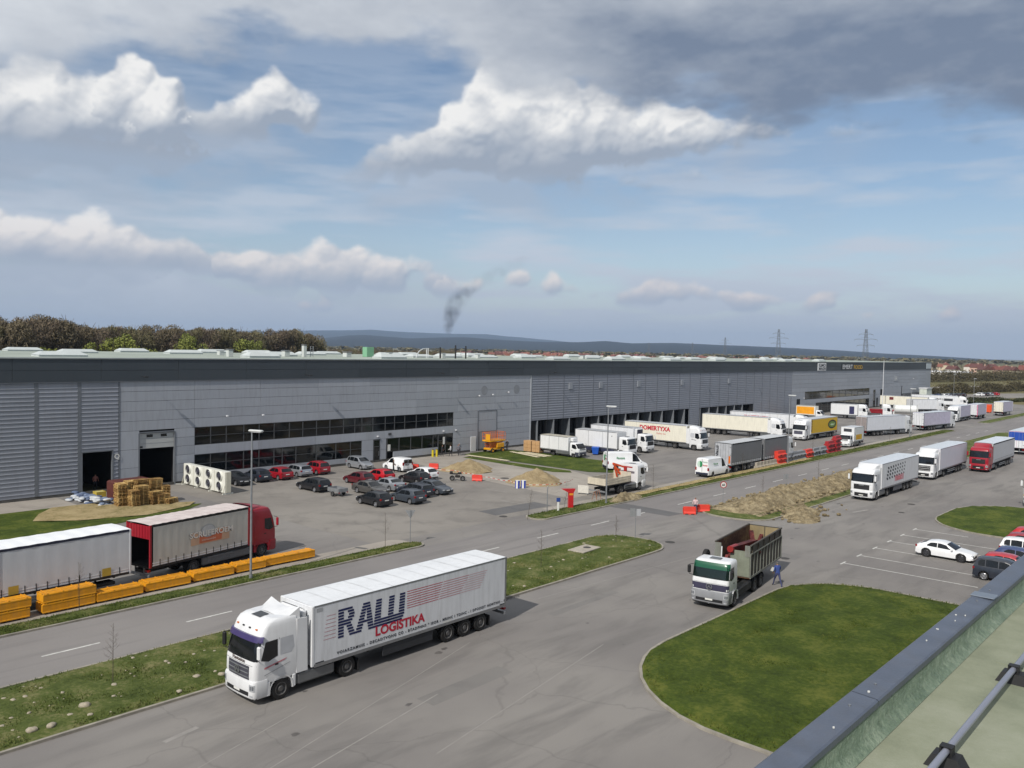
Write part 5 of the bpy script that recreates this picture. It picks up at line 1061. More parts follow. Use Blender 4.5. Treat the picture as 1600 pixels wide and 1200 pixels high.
decal(t, 'small_label', mat('grey_label', (172,174,176)), -3.3, -3.65, 3.6, 3.78, HW)
# cab swoosh
MB().add([(-.55,1.253,1.62),(-1.6,1.253,1.82),(-1.75,1.253,1.90),(-.55,1.253,1.70)],[(0,1,2,3)]).build('swoosh', FINE_R, t, fix=False); MB().add([(-.55,1.253,1.36),(-1.9,1.253,1.66),(-1.9,1.253,1.64),(-.55,1.253,1.33)],[(0,1,2,3)]).build('swoosh', ALU, t, fix=False)
# ---- queue of lorries coming down the yard
t = semi('articulated_lorry', 'white lorry with rows of dark chequer print, first in the far queue', (96.7,33.2), 180,
  cab=dict(style='xlx', col=WHITE, grille=BLACK, logo='bar', grille_z=(1.25,1.8), bumper=WHITE), box=dict(col=WHITE2, skirt=(-7.2,-10.3,mat('grey_skirt', (92,92,96), .6))))
for j in range(4):
    mb = MB()
    for i in range(8):
        x = -4.7-i*.86+j*.12; h = .29*(1-i*.04); w = .48*(1-i*.06); z = 3.46-j*.40+i*.02
        mb.add([(x,1.283,z),(x-w,1.283,z),(x-w-.16,1.283,z-h),(x-.16,1.283,z-h)],[(0,1,2,3)])
    mb.build('chequer_print', DKGREY, t, fix=False)['kind'] = 'stuff'
sidetext(t, 'TRIXSC', .62, mat('pale_red_print', (206,110,116), .6), -7.6, 1.62, 1.275, 1, .02, 1.1)
decal(t, 'print_band', mat('pink_band', (214,160,166), .6), -7.3, -10.6, 1.55, 2.25, 1.275, 1, .004)
semi('articulated_lorry', 'plain white lorry with dark slatted grille, second in the far queue', (119.7,33.2), 180, cab=dict(style='xlx', col=WHITE, grille_z=(1.15,1.85), bumper=WHITE, slat=WHITE), box=dict(col=mat('pale_lilac_box', (206,206,214), .4, 0, .03, 1, dirt=.1), roofc=WHITE2, rear_col=WHITE2))
semi('articulated_lorry', 'red cab lorry with pale grey trailer, third in the far queue', (134.0,29.9), 180, cab=dict(style='xlx', col=RED, lower=RED, logo='bar', mirror_m=RED), box=dict(col=mat('grey_box', (186,187,190), .45, 0, .04, 1, dirt=.12), roofc=WHITE2, kind='curtain'))
t = semi('articulated_lorry', 'lorry seen from behind with blue upper doors and white lower doors', (180.2,30.9), 0, cab=dict(style='xlx'), box=dict(col=mat('pink_side', (196,150,170), .5), roofc=WHITE2, rear='doors', rear_col=WHITE2))
MB().box(-16.46,-16.44,-1.15,1.15,2.45,3.85).build('blue_panel', mat('blue_panel', (30,74,168), .5), t)
t = semi('articulated_lorry', 'white lorry with yellow bumper band cut by the right edge', (106.6,18.0), 180, cab=dict(style='xlx', col=WHITE, bumper=WHITE), box=dict(col=WHITE2))
c_ = Cab(RINGS['xlx']); c_.patch('yellow_band', mat('yellow_band', (238,178,44), .5), t, .95, 1.35, -.95, .95, .02, 2, 12)
# ---- red rigid lorry with the open rear, on the left
t = thing('curtain_lorry', 'red lorry with pale curtain side and open red rear frame', 'lorry', (36.5,57.8,.008), R(10))
tractor(t, 'high', RED, RED, deflector=True, axles=(-1.45,-7.6), tail=-11.0, mirror_m=RED)
CURT = mat('pale_curtain', (198,196,188), .5, 0, .05, .8, .1, dirt=.18)
boxbody(t, -2.75, -11.1, z0=1.15, z1=3.98, hw=1.27, col=CURT, roofc=mat('dusty_roof', (206,196,192), .7, 0, .1, 1.2, rgb2=(182,168,164)), kind='curtain', rear='open', frame_c=RED, axles=(), chassis=False)
MB().box(-11.08,-11.02,-1.2,1.2,3.02,3.9).build('rear_curtain', RED, t)
for y in np.linspace(-1.05,1.05,8): MB().box(-11.10,-11.08,y-.01,y+.01,3.02,3.9).build('curtain_fold', mat('dark_red_fold', (120,16,28), .6), t)
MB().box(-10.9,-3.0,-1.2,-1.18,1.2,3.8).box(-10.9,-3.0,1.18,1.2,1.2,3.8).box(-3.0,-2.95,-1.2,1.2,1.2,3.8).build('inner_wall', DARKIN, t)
for s_ in (-1,1): MB().box(-4.2,-6.4,s_*1.12,s_*1.2,.55,.95,c=.02).build('side_box', GALV, t)
GLOW = blend3('orange_print', ((214,110,72),(222,150,110),(212,186,158)), .9, .6, 0)
y = -1.292
def fl(poly, m, nm, off=0.): MB().add([(x, y-off, z) for x, z in poly],[tuple(range(len(poly)))]).build(nm, m, t, fix=False)
fl([(-7.9,2.0),(-4.6,2.0),(-4.6,2.9),(-7.9,2.9)], mat('peach_print', (214,176,146), .6, 0, .1, .8), 'print_patch')
fl([(-7.2,2.06),(-5.3,2.06),(-5.2,2.72),(-7.2,2.72)], mat('orange_print_core', (216,120,84), .6, 0, .15, .8), 'print_patch', .003)
fl([(-6.45+.62*math.cos(a),2.86+.46*math.sin(a)) for a in np.linspace(0,2*PI,24)][:-1], mat('grey_globe_print', (170,172,172), .6), 'globe_print', .006); fl([(-6.45+.56*math.cos(a),2.86+.41*math.sin(a)) for a in np.linspace(0,2*PI,24)][:-1], mat('pale_globe_print', (196,198,198), .6), 'globe_print', .009)
for (o, m) in ((.0, mat('grey_letter', (120,116,112), .6)), (.03, mat('white_letter', (232,228,220), .6))): sidetext(t, 'SCRUFEROEM', .56, m, -8.05+o, 2.50+o*.5, 1.292+.010+o*.1, -1, .012, 1.08)
sidetext(t, 'internacionalni', .20, mat('pale_letter', (226,200,184), .6), -7.0, 2.2, 1.302, -1)
# ---- white trailer at the left edge
t = thing('curtain_trailer', 'white curtain trailer at the left edge behind the orange bundles', 'trailer', (24.42,55.77,.008), R(3.7))
CW = mat('white_curtain', (200,202,206), .5, 0, .04, .8, .1, dirt=.08)
boxbody(t, 0, -13.6, z0=1.15, z1=3.96, hw=1.27, col=CW, roofc=mat('bright_roof', (232,234,236), .5, 0, .04, 1), kind='curtain', rear='doors', axles=(-9.6,-10.9,-12.2), legs=-2.6, rail=mat('navy_rail', (38,40,62), .5), frame_c=CW)
MB().box(-8.0,-7.9,-1.30,-1.27,1.1,3.9).build('post', CW, t)
for x in (-7.1,-1.62): MB().box(x-.28,x+.28,-1.31,-1.296,1.22,1.72).build('yellow_plate', mat('dull_yellow_plate', (186,158,62), .6), t)
MB().box(-1.0,-4.2,-1.2,-.4,.55,.75,c=.03).build('pallet_box', CHASSIS, t)
# ---- tipper with container
t = thing('hook_lift_lorry', 'white lorry with green sun strip and dark bumper carrying a big container', 'lorry', (48.1,25.65,0), R(188.5))
GRN = paint('green_strip', (20,84,58), .05); BUMP = mat('grey_bumper', (138,140,144), .5, 0, .08, 2, dirt=.1)
c_ = tractor(t, 'day', WHITE, WHITE, deflector=False, axles=(-1.35,-5.6,-6.95), tail=-9.0, bumper=BUMP, skirt=CHASSIS, glassm=mat('green_glass', (20,34,30), .08, 0, .2, .4, 0, .6), grille=mat('slate_grille', (62,60,82), .45), grille_z=(1.2,1.6), logo='star', mirror_m=BLACK)
c_.patch('sun_strip', GRN, t, 2.52, 2.90, -.96, .96, .022, 4, 16); c_.patch('side_band', mat('slate_grille', (62,60,82)), t, 1.2, 1.6, -.99, .99, .012, 2, 16)
MB().box(-2.1,-2.5,-.85,.85,.95,1.9,c=.1).build('gearbox_cover', CHASSIS, t); MB().cyl((-1.95,-.62,1.1),(-1.95,-.62,2.9),.09,None,10).build('exhaust_stack', CHASSIS, t)
wheel(t, -2.05, -.25, .48, .26, 1).location = (-2.25,-.95,2.75)
MB().beam((-2.6,0,.95),(-2.9,0,2.5),.25,.22).beam((-2.9,0,2.5),(-3.3,0,2.75),.2,.2).beam((-2.6,0,.98),(-8.6,0,.98),.5,.16).build('hook_arm', mat('rusty_red', (112,44,38), .7, 0, .2, 2), t)
# the container with its load, resting on the lorry
ct = thing('scrap_container', 'open grey green ribbed steel container on the lorry with green sun strip', 'container', (48.1,25.65,0), R(188.5))
RUST = blend3('container_inside', ((58,34,30),(86,62,50),(120,100,72)), .5, .9, .4, 10); STEELG = mat('grey_green_steel', (76,78,72), .6, .2, .15, 1.6, .1, dirt=.4, rgb2=(74,58,46)); RIBG = mat('pale_rib_steel', (136,138,130), .55, .2, .12, 1.5, dirt=.4); PALEIN = mat('pale_ochre_inside', (156,140,104), .85, 0, .2, .7, dirt=.4)
CX0, CX1, CH = -4.75, -12.1, 1.22
CX0, CX1 = -4.35, -11.7
MB().box(CX0,CX1,-1.2,1.2,1.14,1.24).build('floor', RUST, ct)
for s_ in (-1,1):
    w_ = MB().box(CX0,CX1,s_*1.16,s_*1.2,1.24,3.34).build('side_wall', STEELG, ct)
    MB().box(CX0-.02,CX1+.02,s_*1.13,s_*1.158,1.26,3.3).build('inner_lining', RUST, w_)
    MB().box(CX0,CX1,s_*1.14,s_*1.27,3.30,3.40,c=.02).build('top_rim', STEELG, ct); MB().box(CX0,CX1,s_*1.2,s_*1.27,2.74,2.82).build('waist_rail', RIBG, ct); MB().box(CX0,CX1,s_*1.2,s_*1.27,1.16,1.28).build('base_rail', RIBG, ct)
    for i in range(11):
        x = CX0+(CX1-CX0)*(i+.02)/10.04; MB().box(x-.045,x+.045,s_*1.2,s_*1.262,1.28,2.74).build('rib', RIBG, ct)
    for i in range(6): x = CX0+(CX1-CX0)*(i+.3)/5.6; MB().box(x-.035,x+.035,s_*1.2,s_*1.255,2.82,3.30).build('rib', STEELG, ct)
for s_ in (-1,1):
    MB().box(CX1-.02,CX1+.06,s_*.01,s_*1.2,1.2,3.36).build('rear_door', STEELG, ct); MB().box(CX1+.061,CX1+.075,s_*.03,s_*1.12,1.28,3.3).build('door_lining', PALEIN, ct)
MB().box(CX0-.06,CX0+.0,-.15,1.2,1.2,2.95).build('front_wall', mat('pale_green_plate', (132,138,122), .7, 0, .15, 1.5, dirt=.5), ct); MB().box(CX0-.06,CX0+.02,-1.2,-.8,1.2,3.3).box(CX0-.06,CX0+.025,.85,1.2,2.6,3.34).build('front_post', RIBG, ct)
MB().box(CX0+.0,CX0+.10,-.3,.3,1.2,2.2).box(CX0+.08,CX0+.12,-.06,.06,2.0,2.35).build('hook_bar', RIBG, ct)
sc = thing('scrap_crane_boom', 'dark red scrap machine boom lying in the open container', 'scrap metal', (48.1,25.65,0), R(188.5))
SCR = blend3('dark_red_scrap', ((46,18,18),(78,30,28),(112,56,48)), 1.6, .55, .3, 8)
MB().beam((-4.2,-.1,2.95),(-8.4,.25,2.75),.42,.42).build('boom', SCR, sc); MB().cyl((-4.1,-.1,3.02),(-5.2,-.05,2.98),.22,None,12).build('cylinder', mat('red_cylinder', (146,40,38), .4), sc); MB().beam((-8.2,.2,2.6),(-9.6,-.4,3.2),.3,.3).beam((-8.8,.3,2.3),(-10.2,.2,2.9),.25,.3).build('grab', SCR, sc)
MB().box(-4.8,-6.4,-.7,.7,1.25,2.45,c=.15).build('slew_base', SCR, sc)
for i in range(9):
    x, yy = random.uniform(-6.6,-11.2), random.uniform(-.8,.8); MB().beam((x,yy,1.6+random.random()*.5),(x+random.uniform(-.9,.9),yy+random.uniform(-.5,.5),1.9+random.random()*.9),.16,.12).build('scrap_piece', SCR, sc)
MB().cyl((-4.2,-.72,2.0),(-4.25,-.72,3.1),.045,None,8).build('white_hose', WHITE, sc)
# ---- docked and waiting lorries
t = thing('box_van_lorry', 'small white box lorry backed near the docks beside wrapped pallets', 'lorry', (101.6,75.7,.004), R(-90))
tractor(t, 'light', WHITE, WHITE, deflector=False, axles=(-1.0,-4.9), tail=-7.2, r=.35, sleeper=False, hatch=False, bumper=mat('dark_bumper', (58,60,74), .5))
boxbody(t, -1.95, -7.5, z0=.95, z1=3.02, hw=1.1, col=WHITE, roofc=mat('tan_roof', (176,170,154), .7, 0, .1, 1), side_panels=2, r=.35); MB().box(-1.95,-1.45,-.6,.6,2.35,2.9,c=.08).build('cooling_unit', WHITE, t)
def rigid(name, label, loc, deg, cab, box, group=None, x0=-2.1, x1=-9.4, ax=(-1.35,-6.9)):
    t = thing(name, label, 'lorry', (*loc,.0), R(deg), group); kw = dict(style='day', deflector=False, axles=ax, tail=x1+.4); kw.update(cab); tractor(t, **kw); boxbody(t, x0, x1, **box); return t
t = rigid('box_lorry', 'white box lorry with cooling roof, left of two parked side by side', (108.8,71.6), -90, dict(col=WHITE), dict(z0=1.1, z1=3.62, col=WHITE, rear='doors', side_panels=2, roofc=mat('silver_roof', (176,178,180), .5), r=.5), x1=-10.2, ax=(-1.35,-7.4))
MB().box(-3.0,-3.1,-1.29,-1.275,2.9,3.1).build('hatch', DKGREY, t); MB().box(-2.6,-9.9,-1.26,-1.2,.5,.98).build('side_skirt', mat('navy_skirt', (46,50,72), .5), t)
rigid('box_lorry', 'taller white box lorry, right of two parked side by side', (115.4,72.6), -90, dict(col=WHITE, grille=BLACK), dict(z0=1.1, z1=3.85, col=WHITE2, roofc=mat('silver_roof', (176,178,180), .5), unit=WHITE), x0=-2.5, x1=-11.0, ax=(-1.35,-8.0))
t = semi('articulated_lorry', 'white articulated lorry with red lettering on its cream trailer at the docks', (125.35,68.4), -90, cab=dict(style='high', col=WHITE, lower=WHITE), box=dict(col=CREAM, roofc=WHITE2, x1=-15.2, axles=(-10.2,-11.5,-12.8)))
sidetext(t, 'DOMERTYXA', 1.02, PRINT_R, -12.0, 2.75, 1.275, -1, .045, .98); sidetext(t, 'Galileo Inc.', .42, REDP, -8.6, 2.15, 1.275, -1)
for k in range(3): decal(t, 'cab_stripe', DKGREY, -1.0-.3*k, -1.9+.02*k, 1.74+.07*k, 1.77+.07*k, 1.245, -1)
t = semi('articulated_lorry', 'white lorry with long cream reefer trailer at the second dock bank', (154.8,67.8), -86, cab=dict(style='high', col=WHITE), box=dict(col=CREAM, roofc=WHITE2, unit=WHITE, axles=(-11.6,-12.9,-14.2)))
MB().box(-2.7,-2.3,-1.1,1.1,2.8,3.7,c=.05).build('cooling_unit', mat('dark_reefer_unit', (52,48,52), .5), t)
t = semi('articulated_lorry', 'white lorry with red script on its trailer, behind the long cream reefer', (166.8,68.0), -87, cab=dict(style='high', col=WHITE), box=dict(col=WHITE2))
sidetext(t, 'TRANSPEKT MEDIA', .62, PRINT_R, -13.2, 2.9, 1.275, -1, .02, 1.0)
c_ = None
t = semi('articulated_lorry', 'white cab lorry with bright yellow box side and green oval emblem', (154.6,65.05), 179.5, cab=dict(style='high', col=WHITE, grille=mat('slate_grille', (62,60,82)), logo='bar'), box=dict(col=WHITE2, x1=-15.8))
YEL = mat('yellow_print', (214,172,20), .45, 0, .05, .8); decal(t, 'yellow_panel', YEL, -2.95, -15.6, 1.25, 3.82); 
def oval(t, cx, cz, a, b, m, nm, off, side=1, hw=1.275): n=26; MB().add([(cx+a*math.cos(2*PI*i/n), side*(hw+off), cz+b*math.sin(2*PI*i/n)) for i in range(n)],[tuple(range(n))]).build(nm, m, t, fix=False)
oval(t,-13.0,2.55,2.1,.86,mat('black_print', (28,32,30), .5),'oval_emblem',.010); oval(t,-13.0,2.55,1.66,.60,mat('olive_green_print', (112,142,60), .5),'oval_emblem',.014); MB().add([(-12.0,1.293,2.5),(-12.6,1.293,2.3),(-13.8,1.293,2.35),(-14.4,1.293,2.8),(-13.6,1.293,2.55),(-12.8,1.293,2.7)],[(0,1,2,3,4,5)]).build('leaf_emblem', mat('pale_green_leaf', (196,220,180), .5), t, fix=False)
o = text('lettering', 'KOOP', .8, mat('brown_print', (120,84,20), .5), t, (-3.45,1.29,1.6), (R(90),R(-90),R(180)), .03)
t = rigid('box_lorry', 'white small lorry with yellow patch behind the stacked red barriers', (150.2,54.9), 180, dict(style='light', col=WHITE, axles=(-1.0,-4.6), r=.36, sleeper=False, hatch=False), dict(z0=1.0, z1=3.45, hw=1.15, col=WHITE, r=.36), x0=-1.75, x1=-6.6)
decal(t, 'yellow_panel', YEL, -2.6, -5.6, 1.25, 2.15, 1.15); sidetext(t, 'ICE', .7, mat('orange_letter', (206,120,20), .5), -3.2, 1.42, 1.15, 1, .02, 1.2, off=.012); MB().box(-1.745,-1.73,-.7,.7,2.65,3.2,c=.0).build('front_vent', DKGREY, t)
# grey curtain-sided rigid lorry with its drawbar trailer
t = rigid('curtain_lorry', 'grey curtain sided lorry in front of its matching grey trailer', (125.0,54.35), 0, dict(style='high', col=WHITE, deflector=True, axles=(-1.45,-6.8)), dict(z0=1.05, z1=3.98, col=GREYT, roofc=mat('pale_grey_roof', (188,190,192), .6), kind='curtain', axles=(), chassis=False), x0=-2.6, x1=-10.4)
t = thing('curtain_trailer', 'grey curtain sided trailer with dark letters on its pale rear corner', 'trailer', (113.7,54.35,.008), 0.)
boxbody(t, 0, -9.1, z0=1.05, z1=3.98, col=GREYT, roofc=mat('pale_grey_roof', (188,190,192)), kind='curtain', axles=(-3.8,-5.1,-7.6), rear='doors', rear_col=mat('pale_grey_door', (176,178,182), .5))
text('lettering', 'STYRIA', .44, DKGREY, t, (-9.17,.98,3.6), (R(90),R(90),R(-90)), .02); MB().box(-9.15,-9.13,-1.1,-.82,1.3,2.3).build('orange_plate', LAMPO, t); MB().beam((0,0,.8),(1.1,0,.8),.14,.12).build('drawbar', CHASSIS, t)
# long white trailer and others beyond
def far_semi(label, loc, deg, **k): return semi('articulated_lorry', label, loc, deg, cab=k.get('cab', dict(style='high', col=WHITE)), box=k.get('box', dict(col=WHITE2)))
t = far_semi('plain white lorry and trailer standing askew beyond the small yellow patch lorry', (190.2,56.4), -14, box=dict(col=mat('white_lilac_box', (214,216,222), .4, 0, .03, 1, dirt=.1), roofc=WHITE2, rear='doors', rear_col=mat('pinkish_grey_door', (150,140,138), .6)))
t = far_semi('lorry seen from behind with white doors and pink edged side', (214.6,54.2), -8, box=dict(col=mat('pale_violet_box', (196,190,208), .5), roofc=WHITE2, rear_col=WHITE2))
for q in (-.06,.06): pass
far_semi('white cab lorry with short grey box far down the yard', (232.4,58.3), 180, box=dict(col=mat('pale_violet_box', (196,190,208)), roofc=WHITE2, x1=-12.5, axles=(-9.3,-10.6)))
t = thing('swap_body_trailer', 'short white trailer with pink trim behind the far white cab lorry', 'trailer', (257.4,57.3,0), 0.); boxbody(t, 0, -9.2, col=mat('pale_violet_box', (196,190,208)), roofc=WHITE2, axles=(-2.2,-7.2), rear_col=WHITE2, r=.45); MB().box(-9.24,-9.2,-1.28,-1.05,1.1,3.9).build('pink_edge', mat('pink_edge', (206,120,150), .5), t)
t = thing('box_trailer', 'solitary white box trailer near the far end of the road', 'trailer', (280.0,55.4,0), R(-3)); boxbody(t, 0, -9.4, col=mat('pale_violet_box', (196,190,208)), roofc=WHITE2, axles=(-6.2,-7.5), legs=-1.6, rear_col=CREAM)
t = far_semi('white trailer lorry with orange emblem by the warehouse end', (277.5,73.5), -84, box=dict(col=CREAM, roofc=WHITE2)); decal(t, 'orange_panel', mat('orange_emblem', (222,120,60), .5), -6.2, -3.4, 1.5, 2.9, 1.275, -1); decal(t, 'dark_emblem', mat('dark_red_emblem', (110,40,40), .5), -13.6, -12.4, 2.7, 3.6, 1.275, -1)
t = far_semi('white lorry with dark lettered band at the far corner of the yard', (297.0,70.0), -80, box=dict(col=WHITE2)); decal(t, 'dark_band', DKGREY, -12.5, -4.2, 2.3, 3.1, 1.275, -1); sidetext(t, 'LOGIS', 1.0, WHITE, -10.5, 2.35, 1.275, -1, .03, 1.4, off=.014)
# vehicles before the far windows
t = rigid('box_lorry', 'small lorry with orange box by the far dark doorway', (210.2,82.0), -88, dict(style='light', col=WHITE, axles=(-1.0,-4.2), r=.36, sleeper=False, hatch=False), dict(z0=1.0, z1=3.3, hw=1.1, col=CREAM, r=.36), x0=-1.8, x1=-6.8)
decal(t, 'orange_panel', mat('orange_box', (238,160,24), .5), -6.5, -2.1, 1.25, 3.05, 1.1, -1); decal(t, 'orange_panel', mat('orange_box', (238,160,24)), -6.5, -2.1, 1.25, 3.05, 1.1, 1)
t = rigid('box_lorry', 'white tall lorry with dark doorway in its side before the far windows', (221.5,75.0), -80, dict(style='high', col=WHITE, axles=(-1.4,-5.4)), dict(z0=1.0, z1=3.7, col=WHITE), x0=-2.4, x1=-9.0); decal(t, 'side_door', mat('navy_door', (44,44,84), .5), -4.4, -3.2, 1.2, 3.2, 1.275, -1)
t = rigid('box_lorry', 'white flat nosed lorry cab beside the tall white lorry', (229.0,71.5), -75, dict(style='high', col=WHITE, axles=(-1.4,-4.6)), dict(z0=1.0, z1=1.25, col=CHASSIS), x0=-2.6, x1=-6.2)
# ================================================================== yard furniture and goods
ORG = mat('orange_yellow_steel', (230,160,20), .5, 0, .10, 2, .1, dirt=.22); ORGD = mat('orange_yellow_steel_b', (220,148,18), .55, 0, .12, 2, .1, dirt=.3)
def formwork(x0, x1, y, n, label, w=.95, seed=0, z=.008):
    """bundle of orange formwork girders, strapped and laid on timbers"""
    t = thing('girder_bundle', label, 'girder bundle', ((x0+x1)/2, y, z), R(random.uniform(-1.2,1.2))); L_ = (x1-x0)/2; rnd = random.Random(seed)
    for k in range(3): x = -L_*.7+L_*.7*k; MB().box(x-.05,x+.05,-w/2,w/2,0,.1).build('timber', mat('old_timber', (112,94,70), .8, 0, .2, 4), t)
    for lv in range(n):
        zb = .1+lv*.58; dx = rnd.uniform(-.12,.12)+(lv*.05)
        bd = MB()
        MB().box(-L_+dx,L_+dx,-w/2-.005,w/2+.005,zb+.04,zb+.50).build('girder_core', ORGD, t)
        for s_ in (-1,1):
            for zz in (0,.21,.44): MB().box(-L_+dx,L_+dx,s_*(w/2-.06),s_*(w/2+(.02 if zz != .21 else -.01)),zb+zz+.01,zb+zz+(.09 if zz != .21 else .12),c=.01).build('girder_flange', ORG, t)
        for i in range(5):
            yy = -w/2+w*(i+.5)/5; MB().box(-L_+dx+rnd.uniform(-.04,.04),L_+dx+rnd.uniform(-.05,.05),yy-.07,yy+.07,zb+.50,zb+.545+rnd.uniform(0,.02),c=.01).build('girder_flange', ORG if i%2 else ORGD, t)
        for i in range(4):
            x = -L_*.86+L_*1.72*i/3+dx; MB().box(x-.03,x+.03,-w/2-.03,w/2+.03,zb+.545,zb+.585,c=.008).build('strap', ORGD, t)
        for s_ in (-1,1): MB().box(s_*L_+dx-.03,s_*L_+dx+.03,-w/2,w/2,zb+.06,zb+.50,c=.01).build('end_plate', ORG, t)
    return t
formwork(14.7,17.95,53.25,2,'two high orange girder bundle cut by the left edge',seed=1)
formwork(18.45,21.45,53.3,2,'two high orange girder bundle second from the left edge',seed=2)
formwork(21.75,24.6,53.35,1,'low orange girder bundle behind the bare sapling on the verge',seed=3)
formwork(24.85,27.85,53.5,1,'orange girder bundle under the open red lorry rear',w=1.05,seed=4)
formwork(28.05,31.0,53.55,1,'orange girder bundle left of the tall lamp post',seed=5)
formwork(31.2,33.5,53.6,1,'orange girder bundle right of the tall lamp post',seed=6)
formwork(33.75,37.9,53.65,1,'long low orange girder bundle before the red cab, last of the row',w=.8,seed=7)
# pallets
WOOD = blend3('pallet_wood', ((96,70,42),(150,118,72),(190,160,106)), 1.3, .85, .3, 20)
WOOD2 = blend3('pallet_wood_b', ((128,98,58),(184,152,96),(212,186,130)), 1.3, .85, .3, 20)
def pallet_mesh():
    mb = MB()
    for y in (-.36,-.18,0,.18,.36): mb.box(-.6,.6,y-.06,y+.06,.118,.14)
    for x in (-.54,0,.54): mb.box(x-.06,x+.06,-.40,.40,.098,.118)
    for y in (-.35,0,.35):
        mb.box(-.6,.6,y-.05,y+.05,0,.02)
        for x in (-.53,0,.53): mb.box(x-.05,x+.05,y-.05,y+.05,.02,.098)
    return mb
BARKW = mat('old_timber', (112,94,70), .8, 0, .2, 4)
PM = [pallet_mesh().mesh('pallet', m) for m in (WOOD, WOOD2)]
for me in PM: pass
def pallet_stack(x, y, n, rz, label, seed):
    t = thing('pallet_stack', label, 'pallet stack', (x,y,.05), rz); rnd = random.Random(seed)
    for i in range(n):
        o = link('pallet', rnd.choice(PM), t, (rnd.uniform(-.05,.05), rnd.uniform(-.04,.04), i*.150), rnd.uniform(-.06,.06)); o['kind'] = 'stuff'
PS = 'pallet stacks by the roller doors'
pallet_stack(36.1,82.7,15,1.45,'tall neat stack of pale pallets nearest the blue bags',1)
pallet_stack(37.4,83.6,15,1.5,'brown pallet stack close behind the tall neat one',2)
pallet_stack(37.8,81.9,13,.1,'uneven pallet stack in the middle of the pile',3)
pallet_stack(39.0,81.4,9,.15,'low pallet stack at the near right of the pile',4)
pallet_stack(39.5,82.6,16,.0,'tallest pallet stack at the right of the pile',5)
pallet_stack(38.6,84.0,12,1.2,'half hidden pallet stack behind the middle of the pile',6)
pallet_stack(40.3,80.9,4,.3,'four loose pallets at the right foot of the pile',7)
pallet_stack(36.9,81.6,11,1.5,'brown pallet stack in front between the neat and uneven ones',8)
pallet_stack(38.2,83.0,16,.2,'high pallet stack at the centre back of the pile',9)
pallet_stack(39.6,81.2,7,.05,'short pallet stack leaning on the right of the pile',10)
pallet_stack(40.4,82.4,11,1.4,'pallet stack at the outer right beside the tallest one',11)
t = thing('covered_load', 'maroon covered load standing behind the pallet stacks', 'covered load', (38.6,86.4,.01), R(4)); MRN = mat('maroon_sheet', (92,44,38), .7, 0, .15, 2, .2)
MB().box(-1.9,1.9,-.9,.9,.15,2.0,c=.12).build('sheet', MRN, t); MB().box(-1.8,-1.6,-.8,.8,0,.15).box(1.6,1.8,-.8,.8,0,.15).build('bearer', BARKW, t)
# bags, crates
BAGM = [mat('blue_grey_bag', (122,136,160), .6, 0, .12, 2, .2), mat('pale_bag', (196,200,204), .6, 0, .1, 2, .2), mat('slate_bag', (92,106,134), .6, 0, .12, 2, .2)]
def blob(n=10, m=7, sx=.4, sy=.25, sz=.12, rnd=random):
    mb = MB(); rows = []
    for i in range(m+1):
        a = -PI/2+PI*i/m; rows.append([((math.copysign(abs(math.cos(b))**.6, math.cos(b)))*sx*max(.02,math.cos(a)**.5), (math.copysign(abs(math.sin(b))**.6, math.sin(b)))*sy*max(.02,math.cos(a)**.5), sz*(1+math.sin(a))+rnd.uniform(-.008,.008)) for b in np.linspace(0, 2*PI, n, endpoint=False)])
    mb.grid(rows, 0, True); return mb
BAG = [blob().mesh('cement_bag', m, 60) for m in BAGM]
for i in range(90):
    lx = i/90; x = 34.7+random.gauss(0,.42)+.7*lx; y = 89.8-lx*6.0+random.uniform(-.2,.2); z = max(.03, random.choice((.05,.24,.42,.56))-.25*abs(x-34.7-.7*lx))
    tag(link('cement_bag', random.choice(BAG), None, (x,y,z-.02), random.uniform(0,PI)), 'blue grey sack in the long heap beside the pallets', 'sack', 'sacks heaped beside the pallets')
for i, (x, y, w) in enumerate(((36.5,88.4,.95),(37.6,87.3,1.05))):
    t = thing('yellow_crate', ['yellow crate by the left doorway','larger yellow crate nearer the pallets'][i], 'crate', (x,y,.0), R(10*i)); YC = mat('yellow_crate', (196,172,72), .7, 0, .15, 2)
    MB().box(-w/2,w/2,-w/2,w/2,.1,.14).build('base', YC, t)
    for s_ in (-1,1): MB().box(-w/2,w/2,s_*w/2,s_*(w/2-.04),.14,.75).build('side', YC, t); MB().box(s_*w/2,s_*(w/2-.04),-w/2+.04,w/2-.04,.14,.75).build('side', YC, t); MB().box(s_*(w/2-.1),s_*(w/2),-w/2,w/2,0,.1).build('foot', YC, t)
    MB().box(-w/2+.05,w/2-.05,-w/2+.05,w/2-.05,.6,.72,c=.03).build('contents', mat('pale_film', (206,196,130), .5), t)
